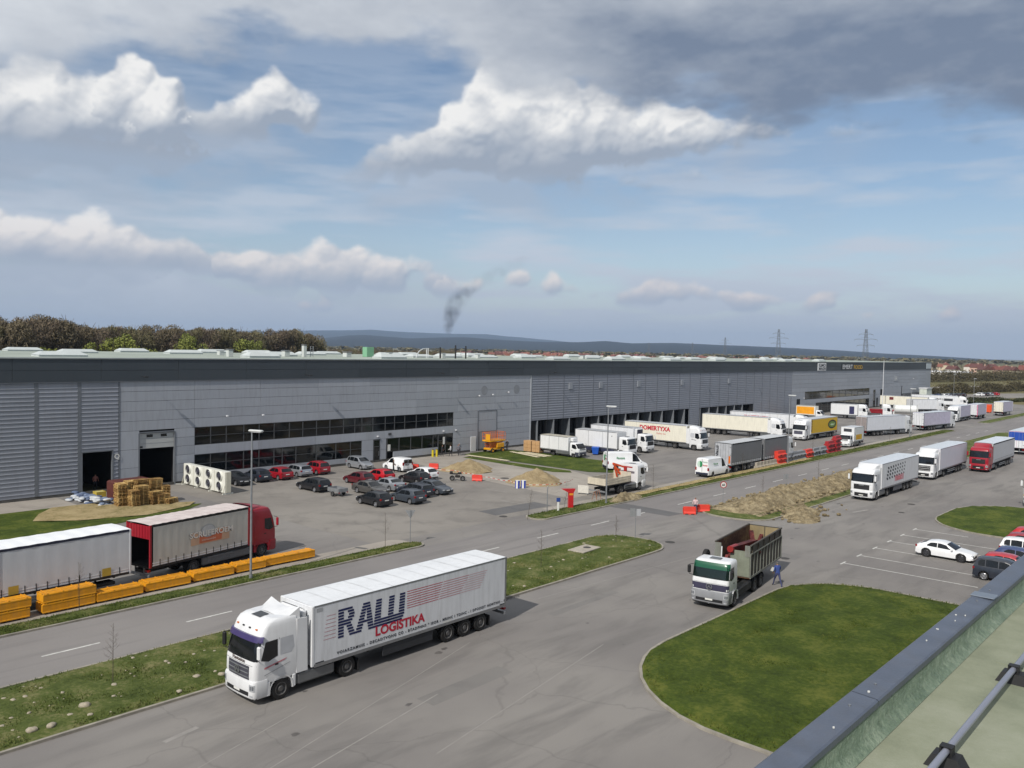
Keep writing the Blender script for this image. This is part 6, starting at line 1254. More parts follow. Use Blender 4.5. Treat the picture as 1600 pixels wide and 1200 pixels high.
# cooling unit with eight fans
t = thing('cooling_unit', 'long white cooling unit with eight round fans standing on edge', 'cooling unit', (47.2,86.5,.004), 0.)
WU = mat('white_coated_steel', (222,222,212), .45, 0, .04, 1, 0, .5, .2, dirt=.12); MB().box(-.34,.34,-4.5,4.5,.14,2.42,c=.03).build('casing', WU, t); CREAMU = mat('cream_coated_steel', (200,196,178), .5, 0, .06, 1, dirt=.15)
MB().box(-.25,.3,-4.53,-4.501,.2,2.38).build('end_panel', CREAMU, t)
for y in (-4.52,-4.51): pass
for i in range(5): MB().box(-.36,-.341,-4.5+2.25*i-(.03 if i else 0),-4.5+2.25*i+(.03 if i < 4 else 0),.16,2.4).build('panel_joint', CREAMU, t)
for i in range(4):
    for j in range(2):
        yc, zc = -3.38+2.25*i, .82+1.06*j; f = MB(); n = 24
        f.grid([[(x, yc+q*math.cos(2*PI*k/n), zc+q*math.sin(2*PI*k/n)) for k in range(n)] for x, q in ((-.34,.56),(-.50,.52),(-.52,.50),(-.50,.48),(-.36,.48))], 0, True); fn = f.build('fan_ring', WU, t, smooth=40)
        MB().add([(-.36,yc+.48*math.cos(2*PI*k/n),zc+.48*math.sin(2*PI*k/n)) for k in range(n)],[tuple(range(n))]).build('fan_well', BLACK, fn, fix=False)
        b = MB()
        for k in range(5):
            a = 2*PI*k/5+i; c_, s_ = math.cos(a), math.sin(a); b.add([(-.41,yc+.1*c_-.05*s_,zc+.1*s_+.05*c_),(-.44,yc+.1*c_+.07*s_,zc+.1*s_-.07*c_),(-.45,yc+.46*c_+.16*s_,zc+.46*s_-.16*c_),(-.40,yc+.46*c_-.10*s_,zc+.46*s_+.10*c_)],[(0,1,2,3)])
        b.cyl((-.46,yc,zc),(-.37,yc,zc),.11,None,10).build('fan_blades', mat('fan_blade_grey', (70,70,78), .5), fn)
        g = MB()
        for q in (.2,.34,.47): g.grid([[(-.505+dx, yc+(q+dq)*math.cos(2*PI*k/20), zc+(q+dq)*math.sin(2*PI*k/20)) for k in range(20)] for dx, dq in ((0,-.006),(-.006,0),(0,.006))], 0, True)
        g.beam((-.505,yc-.49,zc),(-.505,yc+.49,zc),.012,.012).beam((-.505,yc,zc-.49),(-.505,yc,zc+.49),.012,.012); g.build('fan_guard', mat('guard_grey', (96,94,110), .5), fn)
for y in (-4.4,-1.5,1.5,4.4): MB().box(-.62,.62,y-.05,y+.05,0,.14).build('foot_beam', WU, t)
for y in (-4.46,4.46): MB().beam((-.6,y,.1),(-.36,y,1.0),.05,.05).build('brace', CREAMU, t)
MB().beam((-.62,4.46,.1),(-1.1,4.9,.1),.06,.06).build('brace', WU, t)
# scissor lift
t = thing('scissor_lift', 'yellow scissor lift with railed platform parked at the wall', 'scissor lift', (96.7,89.35,.004), 0.)
LY = paint('lift_yellow', (224,160,24), .25); LO = mat('lift_orange_rail', (206,104,40), .5)
MB().box(-1.55,1.55,-.75,.75,.42,.72,c=.05).build('chassis', LY, t); MB().box(-.1,1.5,-.85,.85,.74,1.45,c=.06).build('engine_cover', LY, t)
for x in (-1.15,1.15):
    for s_ in (-1,1): wheel(t, x, s_*.92, .36, .26, s_, LY, 'truck')
for k in range(3):
    for s_ in (-1,1):
        z0_ = .8+.28*k; sc_ = MB(); sc_.beam((-1.45,s_*(.5+.04*k),z0_),(1.45,s_*(.5+.04*k),z0_+.28),.06,.12).beam((1.45,s_*(.44+.04*k),z0_),(-1.45,s_*(.44+.04*k),z0_+.28),.06,.12); sc_.build('scissor_arms', LO, t)
MB().box(-1.75,1.75,-.85,.85,1.72,1.95,c=.03).build('platform', LY, t)
for s_ in (-1,1):
    r_ = MB()
    for x in np.linspace(-1.7,1.7,9): r_.beam((x,s_*.83,1.95),(x,s_*.83,3.15),.05,.05)
    for z in (2.5,3.12): r_.beam((-1.7,s_*.83,z),(1.7,s_*.83,z),.05,.05)
    r_.build('railing', LO, t)
    r_ = MB()
    for y in (-.8,-.27,.27,.8): r_.beam((s_*1.7,y,1.95),(s_*1.7,y,3.15),.05,.05)
    for z in (2.5,3.12): r_.beam((s_*1.7,-.8,z),(s_*1.7,.8,z),.05,.05)
    r_.build('railing', LO, t)
MB().box(-1.78,-1.73,-.82,.1,1.95,2.9).build('gate', LY, t)
# heaps of sand and soil
def heap(name, label, cx, cy, rx, ry, h, m, rz=0., seed=0, rough=.12, n=44):
    rows = []
    for i in range(n+1):
        rw = []
        for j in range(n+1):
            u, v = -1+2*i/n, -1+2*j/n; a = math.atan2(v, u); d = math.hypot(u, v); e = 1+.10*math.sin(3*a+seed)+.06*math.sin(5*a+2*seed); q = d/e
            z = h*max(0, 1-q)**.95*(1 if q < 1 else 0); p = Vector((u*rx*1.2, v*ry*1.2, seed*3.3))
            if q < 1: z += rough*h*(mnoise.fractal(p*.9, .9, 2.1, 6))*min(1, 3*(1-q))
            rw.append((u*rx, v*ry, max(-.03, z-.02)))
        rows.append(rw)
    return tag(MB().grid(rows).build(name, m, None, (cx,cy,.012), rz, smooth=60), label, 'heap')
heap('sand_heap', 'sand heap on the pavement nearer the warehouse entrance', 79.6,78.0,3.6,3.4,1.5,SAND,0,1)
heap('sand_heap', 'sand heap nearer the road with striped tape before it', 79.0,65.8,3.8,3.3,1.7,SAND,.4,2)
heap('soil_heap', 'small spill of clay soil on the yard below the long trench bank', 83.2,34.4,4.8,2.0,.85,SOIL,.35,3,.3)
heap('soil_heap', 'tan soil heap by the lamp post next to the flatbed lorry', 76.8,51.4,3.3,1.15,1.0,SOIL,.0,4,.3)
# long bank of dug soil along the trench
NX, NY = 190, 34; rows = []
for i in range(NX+1):
    x = 78.2+40.4*i/NX; rw = []
    for j in range(NY+1):
        y = 36.4+6.2*j/NY; p = Vector((x*.55, y*.75, 9.)); end = max(0, min(1, (x-78.2)/5.0, (118.6-x)/6))**.7
        ridge = max(0, 1-abs(y-39.6-.5*math.sin(x*.35)-.3*math.sin(x*.9))/2.2); tr = max(0, 1-abs(y-37.1)/.45)
        z = .28*end+end*(.78*ridge**.8*(.8+.6*mnoise.fractal(p*.35, 1, 2, 3))+.34*ridge**.3*mnoise.fractal(p*1.5, .75, 2.1, 6))-.22*tr*end+.10*end*mnoise.fractal(p*3.2, .8, 2, 4)
        edge_ = min(j, NY-j, i, NX-i)
        if edge_ == 0: z = -.25
        rw.append((x, y, .15+z*(1 if edge_ == 0 else max(.2, min(1, edge_/4)))))
    rows.append(rw)
tag(MB().grid(rows).build('soil_bank', SOIL, smooth=50), 'long bank of dug clay soil beside an open trench along the road', 'heap')
cl = MB(); rc_ = random.Random(5)
for i in range(260):
    x = rc_.uniform(78.5,118); y = rc_.choice((rc_.gauss(36.6,.4), rc_.gauss(42.3,.35), rc_.uniform(36.5,42))); s_ = rc_.uniform(.4,1.6)
    if i < 70: x = rc_.gauss(83.4,2.6); y = rc_.gauss(34.0,1.0)
    zz = 0 if y < 35.2 else .3; b = blob(7,4,.16,.13,.10,rc_); o_ = len(cl.v); a_ = rc_.uniform(0,6)
    cl.add([(x+s_*(p[0]*math.cos(a_)-p[1]*math.sin(a_)), y+s_*(p[0]*math.sin(a_)+p[1]*math.cos(a_)), zz+s_*p[2]) for p in b.v], b.f)
tag(cl.build('soil_clods', SOIL, fix=False), 'loose clods of soil scattered about the trench bank', None, None, 'stuff')
tag(MB().grid([[(x, y+.05*math.sin(x*1.3), .19+.06*mnoise.noise(Vector((x*.8,y*3,2.)))) for y in (51.5,51.8,52.2,52.6)] for x in np.linspace(80,128,90)]).build('bare_strip', blend3('strip_soil', ((132,116,80),(160,142,102),(172,156,116)), .6, .95, .5, 12), smooth=60), kind='stuff')
# stones lying on the near verge
SM = mat('field_stone', (176,166,146), .9, 0, .2, 5, .4); STM = []
for k in range(4):
    b = blob(9,6,.5,.38+.06*k,.22); b.v = [(x*(1+.22*mnoise.noise(Vector((x*3,y*3,k)))), y*(1+.22*mnoise.noise(Vector((y*3,z*3,k+5)))), z*(1+.25*mnoise.noise(Vector((x*3,z*3,k+9))))) for x,y,z in b.v]; STM.append(b.mesh('stone', SM, 50))
def stones(n, x0, x1, y0, y1, s0, s1, lab, grp):
    for i in range(n):
        s_ = s0+(s1-s0)*random.random()**2.5; o = link('stone', random.choice(STM), None, (random.uniform(x0,x1), random.uniform(y0,y1), .13), random.uniform(0,6)); o.scale = (s_,)*3; tag(o, lab, 'stone', grp)
stones(190, 10.5, 32, 36.5, 42.4, .08, .32, 'pale stone lying in the grass of the near verge left of the lorry', 'stones on the near verge')
stones(70, 42.5, 60.5, 36.6, 42.2, .08, .26, 'small pale stone in the grass of the verge right of the lorry', 'stones on the verge behind the lorry')
for x, y, s_ in ((12.6,37.0,.45),(13.3,36.9,.42),(15.0,37.9,.5),(21.5,36.8,.42),(21.0,37.0,.36)):
    o = link('stone', STM[0], None, (x,y,.12), x); o.scale = (s_,)*3; tag(o, 'large pale stone at the kerb of the near verge', 'stone', 'large kerbside stones')
# grass blades on the turf near the camera
def blades(name, label, poly, n, h, m, zf=.12, wid=.02, worn=0.):
    xs = [p[0] for p in poly]; ys = [p[1] for p in poly]; rg = np.random.default_rng(len(poly)+n)
    P = rg.uniform((max(min(xs),6), min(ys)), (max(xs), max(ys)), (n*2,2)); ins = np.zeros(len(P), bool); j = len(poly)-1
    for i in range(len(poly)):
        (xi, yi), (xj, yj) = poly[i], poly[j]; c = ((yi > P[:,1]) != (yj > P[:,1])) & (P[:,0] < (xj-xi)*(P[:,1]-yi)/((yj-yi) or 1e-9)+xi); ins ^= c; j = i
    P = P[ins][:n]
    if worn: 
        k = np.array([mnoise.noise(Vector((p[0]*.35, p[1]*.5, 3.))) for p in P]); P = P[k > -worn]
    N_ = len(P); a = rg.uniform(0, 2*PI, N_); hh = h*rg.uniform(.5,1.4,N_); d = np.stack([np.cos(a),np.sin(a)],1)*wid*rg.uniform(.6,1.6,N_)[:,None]; ln = rg.normal(0,h*.5,(N_,2))
    V = np.zeros((N_,3,3)); V[:,0,:2] = P-d; V[:,1,:2] = P+d; V[:,2,:2] = P+ln; V[:,0,2] = zf; V[:,1,2] = zf; V[:,2,2] = zf+hh
    me = bpy.data.meshes.new(name); me.vertices.add(N_*3); me.vertices.foreach_set('co', V.ravel()); me.loops.add(N_*3); me.loops.foreach_set('vertex_index', np.arange(N_*3,dtype=np.int32)); me.polygons.add(N_); me.polygons.foreach_set('loop_start', np.arange(0,N_*3,3,dtype=np.int32)); me.update(calc_edges=True); me.materials.append(m)
    return tag(link(name, me), label, None, None, 'stuff')
BL1 = blend3('grass_blade', ((46,58,18),(68,80,28),(104,106,50)), .3, .9, 0, scale2=3.); BL2 = blend3('grass_blade_worn', ((52,66,24),(80,92,40),(124,120,78)), .3, .9, 0, scale2=3.)
blades('grass', 'short grass growing on the near verge', inset(A1,.25), 60000, .10, BL2, .13, .022, .42); blades('grass', 'mown lawn grass on the large rounded island', inset(R1,.25), 60000, .07, BL1, .17, .022)
blades('grass', 'grass on the strip beside the road', inset(B1,.2), 16000, .10, BL2, .11, .02, .4); blades('grass', 'grass on the strip with the red totem', inset(B2,.2), 16000, .12, BL1, .11, .03, .5)
# lamp posts
def lamp(x, y, h, label, ang=-70, grp='tall lamp posts along the road'):
    t = thing('street_lamp', label, 'street lamp', (x,y,.0), R(ang), grp)
    MB().cyl((0,0,0),(0,0,h-.1),.085,.05,12).build('post', GALV, t, smooth=40); MB().cyl((0,0,0),(0,0,.35),.12,.12,12).cyl((0,0,0),(0,0,.03),.2,None,12).build('base', GALV, t)
    MB().box(-.22,.88,-.16,.16,h-.12,h+.02,c=.05).build('lamp_head', mat('lamp_head_white', (206,208,206), .4), t); MB().box(.0,.8,-.12,.12,h-.15,h-.118).build('lamp_glass', LAMPW, t)
lamp(31.2,51.2,10.3,'grey lamp post among the orange bundles at left'); lamp(73.0,51.2,10.4,'lamp post by the flatbed lorry and soil heap'); lamp(120.2,52.0,10.2,'lamp post in front of the grey trailers and barriers'); lamp(180.9,53.0,9.8,'lamp post standing before the long askew white trailer')
lamp(372,112,11,'lamp post in the far car park with hedge behind',-30,'far lamp posts'); lamp(300,49.5,9.5,'far lamp post near the solitary box trailer',-70,'far lamp posts'); lamp(352,88,10,'far lamp post at the right end of the far car park',-30,'far lamp posts'); lamp(330,76,9,'far lamp post beside the dark hedge',-30,'far lamp posts')
t = thing('flag_mast', 'tall white bare mast before the far end of the warehouse', 'mast', (266.4,86.2,0)); MB().cyl((0,0,0),(0,0,14.9),.12,.06,12).build('pole', WHITE, t, smooth=40); MB().cyl((0,0,14.9),(0,0,15.05),.1,.03,10).build('cap', ALU, t)
# signs
BACKM = mat('sign_back_grey', (150,152,154), .5, .3, .06, 3); SREDM = mat('sign_red', (168,40,46), .5)
def sign_post(t, h, r=.03): MB().cyl((0,0,0),(0,0,h),r,None,8).build('post', GALV, t, smooth=40)
t = thing('yield_sign', 'triangular give way sign seen from behind by the car park exit', 'road sign', (46.0,51.6,.1), R(-35)); sign_post(t, 2.75); MB().prism([(-.42,2.72),(.42,2.72),(0,2.02)],'y',.04,.06).build('panel', BACKM, t); MB().prism([(-.40,2.70),(.40,2.70),(0,2.05)],'y',.061,.064).build('face', SREDM, t)
t = thing('speed_sign', 'round red bordered speed limit sign on the soil bank', 'road sign', (81.7,42.3,.1), R(-42)); sign_post(t, 2.5)
def disc(nm, m, q, y0, y1, z=2.15): MB().prism([(q*math.cos(2*PI*i/24), z+q*math.sin(2*PI*i/24)) for i in range(24)],'y',y0,y1).build(nm, m, t)
disc('rim', SREDM, .36, -.05, -.03); disc('face', PLATE, .28, -.056, -.0505); text('numerals', '60', .34, DKGREY, t, (0,-.062,2.03), (R(90),0,0), .012, 1., 'CENTER')
t = thing('panel_sign', 'pair of grey rectangular sign backs on one post at the verge tip', 'road sign', (61.2,39.8,.1), R(-40)); sign_post(t, 2.6); MB().box(-.5,-.06,.03,.05,1.9,2.6).build('panel', BACKM, t); MB().box(.02,.46,.03,.05,1.95,2.55).build('panel', mat('pale_sign_back', (176,178,182), .5), t)
t = thing('panel_sign', 'small grey sign back on a post in the soil bank', 'road sign', (92.9,40.3,.6), R(-40)); sign_post(t, 1.9); MB().box(-.3,.3,.03,.05,1.35,1.9).build('panel', BACKM, t)
# red totem, small posts
t = thing('red_totem', 'red information pillar with flared top on the small verge', 'totem sign', (68.3,52.3,.1), R(-35)); TR = mat('totem_red', (186,30,34), .4, 0, .05, 2, 0, .5, .3)
MB().box(-.26,.26,-.18,.18,0,1.55,c=.02).build('pillar', TR, t); MB().add([(-.26,-.18,1.55),(.26,-.18,1.55),(.26,.18,1.55),(-.26,.18,1.55),(-1.0,-.2,1.95),(.45,-.2,1.95),(.45,.2,1.95),(-1.0,.2,1.95)],[(0,1,5,4),(1,2,6,5),(2,3,7,6),(3,0,4,7),(4,5,6,7)]).build('flared_top', TR, t); MB().box(-.2,.2,-.19,-.181,1.3,1.5).build('plate', mat('totem_yellow', (226,150,40), .5), t)
t = thing('ticket_post', 'short white post with a small blue sign left of the totem', 'post', (65.9,52.0,.1), R(-40)); MB().box(-.1,.1,-.08,.08,0,.95,c=.02).build('post', PLATE, t); MB().box(-.2,.2,-.1,-.06,.95,1.35,c=.02).build('sign', mat('sign_blue', (40,70,140), .5), t)
t = thing('thin_post', 'thin grey metal post standing left of the red totem', 'post', (64.9,52.6,.1)); sign_post(t, 2.45, .045); MB().cyl((0,0,2.45),(0,0,2.52),.06,.02,8).build('cap', GALV, t)
# notice board and plastic barriers
t = thing('notice_board', 'white board on low feet behind the flatbed lorry', 'board', (76.2,56.6,.012), R(-70)); MB().box(-.62,.62,-.02,.02,.12,1.0,c=.01).build('panel', mat('board_white', (208,204,194), .6, 0, .1, 3), t)
for s_ in (-1,1): MB().box(s_*.5-.03,s_*.5+.03,-.25,.25,0,.12).build('foot', GALV, t)
def barrier(x, y, deg, label, m=None, l=1.2, h=.75, grp='red plastic barriers', z=.012):
    t = thing('plastic_barrier', label, 'barrier', (x,y,z), R(deg), grp); m = m or mat('red_plastic', (214,62,46), .5, 0, .08, 2)
    MB().prism([(-.24,0),(.24,0),(.24,.12),(.12,.28),(.09,h),(-.09,h),(-.12,.28),(-.24,.12)],'x',-l/2,l/2).build('body', m, t)
    for s_ in (-1,1): MB().box(s_*l/2-.02,s_*(l/2+.06),-.06,.06,.2,h-.1).build('connector', m, t); MB().box(s_*l*.25-.16,s_*l*.25+.16,-.26,.26,-.0,.06).build('foot', BLACK, t)
    return t
barrier(74.4,82.9,-60,'red plastic barrier nearest the white van'); barrier(76.8,81.7,-60,'red plastic barrier left of the first sand heap'); barrier(74.0,71.0,-60,'red plastic barrier beside the dark motorbike')
barrier(74.9,42.4,-50,'red plastic barrier left of the person at the trench'); barrier(77.0,42.0,-50,'red plastic barrier right of the person at the trench')
RP = mat('red_plastic', (214,62,46)); GP = mat('grey_plastic', (134,136,140), .6, 0, .12, 2); DR = mat('dark_red_plastic', (160,34,38), .5, 0, .1, 2)
for i, (x, y, n, m, lab) in enumerate(((119.2,52.75,3,RP,'tall stack of red barriers by the lamp post'),(122.2,53.0,2,GP,'grey barrier stack next to the tall red one'),(124.9,53.1,2,GP,'second grey barrier stack from the lamp post'),(127.4,53.15,2,GP,'third grey barrier stack from the lamp post'),(130.4,53.2,2,RP,'red barrier stack between the grey stacks'),(133.2,53.2,2,GP,'grey barrier stack right of the red stack'),(136.0,53.2,2,GP,'second grey barrier stack right of the red stack'),(139.6,53.3,3,DR,'dark red barrier stack with three layers'),(142.6,53.3,4,DR,'highest dark red barrier stack at the far end of the row'))):
    t = thing('barrier_stack', lab, 'barrier stack', (x,y,.012), R(random.uniform(-3,3)), 'barrier stacks along the road')
    for j in range(n):
        q = MB().prism([(-.5,0),(.5,0),(.5,.16),(.3,.3),(.28,.66),(-.28,.66),(-.3,.3),(-.5,.16)],'x',-1.2,1.2).build('barrier', m, t, (random.uniform(-.06,.06),0,j*.66)); 
        for s_ in (-.6,.6): MB().box(s_-.2,s_+.2,-.51,.51,.02,.14).build('fork_slot', BLACK, q)
for i in range(6):
    t = thing('concrete_block', 'weathered concrete kerb block in the low row left of the barrier stacks', 'concrete block', (111.8+i*1.08,52.75,.012), R(random.uniform(-4,4)), 'concrete blocks in a row'); CB = mat('weathered_concrete', (172,164,150), .9, 0, .15, 2, .3)
    MB().prism([(-.3,0),(.3,0),(.3,.3),(.16,.45),(.12,.9),(-.12,.9),(-.16,.45),(-.3,.3)],'x',-.5,.5).build('body', CB, t); MB().box(-.12,.12,-.14,.14,.86,.92,c=.01).build('lifting_eye', CB, t)
# striped barrels and tape
for x, y, lab in ((73.7,64.2,'left blue and white striped barrel'),(74.3,63.8,'right blue and white striped barrel')):
    t = thing('barrel', lab+' at the end of the tape', 'barrel', (x,y,.008)); BLU = mat('barrel_blue', (44,66,170), .5)
    for k in range(8):
        a0, a1 = 2*PI*k/8, 2*PI*(k+1)/8; MB().grid([[(.3*math.cos(a),.3*math.sin(a),z) for a in np.linspace(a0,a1,4)] for z in (0,.3,.6,.9)]).build('stave', BLU if k%2 else PLATE, t)
    MB().cyl((0,0,.86),(0,0,.9),.298,None,16).build('lid', PLATE, t)
t = thing('warning_tape', 'red and white tape strung on low pegs round the sand heaps', 'tape'); pts = [(74.6,81.9),(76.0,77),(75.6,73.5),(75.2,70),(75.0,66.5),(74.3,64.0),(76.6,61.9),(79.5,61.6),(81.8,62.4)]
for k, (a, b) in enumerate(zip(pts[:-1], pts[1:])):
    n = 8
    for j in range(n):
        p = [(a[0]+(b[0]-a[0])*q, a[1]+(b[1]-a[1])*q, (.42-.2*4*q*(1-q)*.5)) for q in (j/n, (j+1)/n)]; MB().add([p[0],p[1],(p[1][0],p[1][1],p[1][2]+.055),(p[0][0],p[0][1],p[0][2]+.055)],[(0,1,2,3)]).build('tape', REDP if j%2 else PLATE, t, fix=False)
    MB().cyl((a[0],a[1],0),(a[0],a[1],.55),.02,None,6).build('peg', GALV, t)
# wrapped pallets, planks, bins, trolley frames
for i, (x, y, lab) in enumerate(((100.9,85.6,'tan boxed load on pallet left of its twin by the box lorry'),(100.9,83.9,'tan boxed load on pallet right of its twin by the box lorry'))):
    t = thing('boxed_load', lab, 'boxed load', (x,y,.03)); CBX = mat('tan_carton', (186,148,104), .75, 0, .1, 2)
    link('pallet', PM[0], t, (0,0,0), PI/2)
    for a in (-.3,.3):
        for b in (-.38,.38):
            for z in (.16,.72,1.28): MB().box(a-.29,a+.29,b-.37,b+.37,z,z+.54,c=.02).build('carton', CBX, t)
for i, (x, y, l, d, lab) in enumerate(((90.0,84.4,8.2,-89,'long pale plank laid along the lawn edge'),(97.4,83.6,7.4,-105,'left pale board of three on the lawn'),(98.3,82.8,6.2,-100,'middle pale board of three on the lawn'),(99.2,82.4,5.6,-98,'right pale board of three on the lawn'))):
    t = thing('plank', lab, 'plank', (x,y,.10), R(d)); PLK = mat('pale_plank', (206,196,168), .7, 0, .1, 2)
    for s_ in (-1,1): MB().box(-l/2,l/2,s_*.02,s_*.32,.03,.07).build('board', PLK, t)
    for q in (-.35,.35): MB().box(l*q-.05,l*q+.05,-.34,.34,-.02,.03).build('batten', PLK, t)
t = thing('blue_bin', 'blue wheeled bin beside the white box lorry', 'bin', (106.6,77.0,.0), R(-60)); BB = mat('bin_blue', (36,92,190), .45); MB().add([(-.4,-.5,.15),(.4,-.5,.15),(.4,.5,.15),(-.4,.5,.15),(-.55,-.68,1.15),(.55,-.68,1.15),(.55,.68,1.15),(-.55,.68,1.15)],[(0,3,2,1),(0,1,5,4),(1,2,6,5),(2,3,7,6),(3,0,4,7)]).build('body', BB, t); MB().box(-.58,.58,-.7,.7,1.15,1.22,c=.03).build('lid', BB, t)
for a in (-.35,.35):
    for b in (-.42,.42): MB().cyl((a-.03,b,.08),(a+.03,b,.08),.08,None,10).build('wheel', RUBBER, t)
t = thing('flat_trolley', 'low dark steel trolley frame in front of the small box lorry', 'trolley', (102.2,79.4,.05), R(-75)); MB().box(-2.2,2.2,-.55,-.45,.45,.55).box(-2.2,2.2,.45,.55,.45,.55).build('side_rail', CHASSIS, t)
for x in np.linspace(-2.1,2.1,8): MB().box(x-.06,x+.06,-.45,.45,.46,.54).build('cross_bar', CHASSIS, t)
for x in (-1.6,1.6):
    for s_ in (-1,1): wheel(t, x, s_*.62, .22, .14, s_, RIM, 'car')
for x, y, lab in ((85.2,90.9,'left yellow bollard by the glazed entrance'),(85.9,90.8,'right yellow bollard by the glazed entrance')):
    t = thing('yellow_bollard', lab, 'bollard', (x,y,.008)); MB().cyl((0,0,0),(0,0,1.05),.17,None,14).build('post', mat('bollard_yellow', (206,186,40), .5), t, smooth=40); MB().cyl((0,0,1.05),(0,0,1.12),.17,.1,14).build('cap', BLACK, t)
t = thing('sawhorse', 'rusty wire sawhorse at the verge behind the flatbed lorry', 'sawhorse', (74.2,53.3,.1), R(10))
for x in (-.5,.5):
    for s_ in (-1,1): MB().beam((x,s_*.3,0),(x,s_*.05,.9),.04,.04).build('leg', mat('rusty_steel', (150,96,64), .7), t)
MB().beam((-.6,0,.9),(.6,0,.9),.06,.06).build('rail', mat('rusty_steel', (150,96,64)), t)
# flatbed tipper with orange crane
t = thing('flatbed_lorry', 'white flatbed lorry with an orange crane behind its cab', 'lorry', (84.6,54.95,.012), 0.)
tractor(t, 'day', WHITE, WHITE, deflector=False, axles=(-1.4,-5.1), tail=-8.0, r=.48); BED = mat('cream_dropside', (206,196,176), .6, 0, .1, 2, .1, dirt=.3)
MB().box(-3.15,-8.2,-1.2,1.2,1.12,1.24).build('bed', CHASSIS, t)
for s_ in (-1,1): 
    for k in range(3): MB().box(-3.2,-8.15,s_*1.18,s_*1.23,1.26+k*.24,1.47+k*.24,c=.01).build('side_board', BED, t)
MB().box(-8.16,-8.22,-1.2,1.2,1.26,2.0).build('tail_board', BED, t); MB().box(-3.15,-3.2,-1.2,1.2,1.26,2.3).build('head_board', BED, t); MB().box(-8.1,-8.2,-1.15,1.15,.5,.64).build('rear_bumper', GALV, t)
for z in (.5,.75): MB().box(-2.9,-4.4,-1.2,-1.16,z,z+.12).build('side_guard', GALV, t)
CO = mat('crane_orange', (220,84,34), .45, 0, .1, 2, dirt=.15)
MB().box(-2.2,-2.9,-.4,.4,.9,2.0,c=.05).cyl((-2.55,0,2.0),(-2.55,0,2.7),.2,None,12).build('crane_column', mat('crane_red', (164,38,34), .5), t)
MB().beam((-2.55,.2,2.7),(-4.1,.7,3.2),.18,.2).build('crane_boom', CO, t); MB().beam((-4.1,.7,3.2),(-3.0,.2,1.7),.15,.17).beam((-4.0,.6,3.1),(-3.5,.5,1.6),.12,.14).beam((-3.7,.55,2.6),(-3.1,.3,2.4),.1,.1).beam((-3.6,.5,2.1),(-3.05,.25,1.95),.1,.1).build('crane_jib', CO, t); MB().beam((-2.5,-.9,2.75),(-2.5,1.0,2.75),.14,.14).build('crane_bar', mat('crane_red', (164,38,34)), t)
# far white pipes, red car shape, tanks by the far windows
t = thing('tank_container', 'white round ended tank on a frame before the far windows', 'tank', (243.0,72.5,0), R(-70)); TW = paint('tank_white', (216,218,216), .2)
MB().cyl((-2.6,0,1.9),(2.6,0,1.9),1.15,None,20).cyl((-2.6,0,1.9),(-3.0,0,1.9),1.15,.6,20).cyl((2.6,0,1.9),(3.0,0,1.9),1.15,.6,20).build('tank', TW, t, smooth=40)
for x in (-2.9,2.9): MB().box(x-.1,x+.1,-1.2,-1.05,.1,3.2).box(x-.1,x+.1,1.05,1.2,.1,3.2).box(x-.1,x+.1,-1.05,1.05,3.05,3.2).box(x-.1,x+.1,-1.05,1.05,.1,.3).build('frame', TW, t)
far_semi('white lorry parked askew beyond the white tank', (268.0,70.0), -35, cab=dict(style='high', col=WHITE), box=dict(col=WHITE2, x1=-11, axles=(-8.0,-9.3)))
t = thing('skip', 'dark red open skip before the far windows', 'skip', (234.5,76.0,0), R(-75)); SKR = mat('skip_red', (150,26,40), .5, 0, .1, 1.5, dirt=.2)
MB().add([(-2,-.8,.15),(2,-.8,.15),(2,.8,.15),(-2,.8,.15),(-3,-1.2,1.9),(3,-1.2,1.9),(3,1.2,1.9),(-3,1.2,1.9)],[(0,3,2,1),(0,1,5,4),(1,2,6,5),(2,3,7,6),(3,0,4,7)]).build('body', SKR, t)
for s_ in (-1,1): MB().box(-3.05,3.05,s_*1.17,s_*1.25,1.85,2.0).build('rim', SKR, t); MB().box(-1.8,1.8,s_*.7,s_*.8,0,.15).build('skid', SKR, t)
t = thing('waste_container', 'bright orange container by the far hedge', 'container', (285.0,62.0,0), R(10)); OC = mat('bright_orange_container', (220,78,26), .5); MB().box(-2.6,2.6,-1.2,1.2,.2,2.3,c=.04).build('body', OC, t)
for x in np.linspace(-2.4,2.4,7): MB().box(x-.06,x+.06,-1.26,-1.2,.25,2.25).build('rib', OC, t)
for s_ in (-1,1): MB().box(-2.5,2.5,s_*.8,s_*.95,0,.2).build('skid', OC, t)
t = thing('utility_cabinet', 'pale roof unit standing at the end corner of the warehouse', 'cabinet', (318,88.5,0)); MB().box(-3,3,-1.2,1.2,.2,5.2,c=.05).build('body', mat('pale_cabinet', (206,212,202), .5), t); MB().box(-3.2,3.2,-1.4,1.4,5.2,5.5).build('roof', WHITE, t)
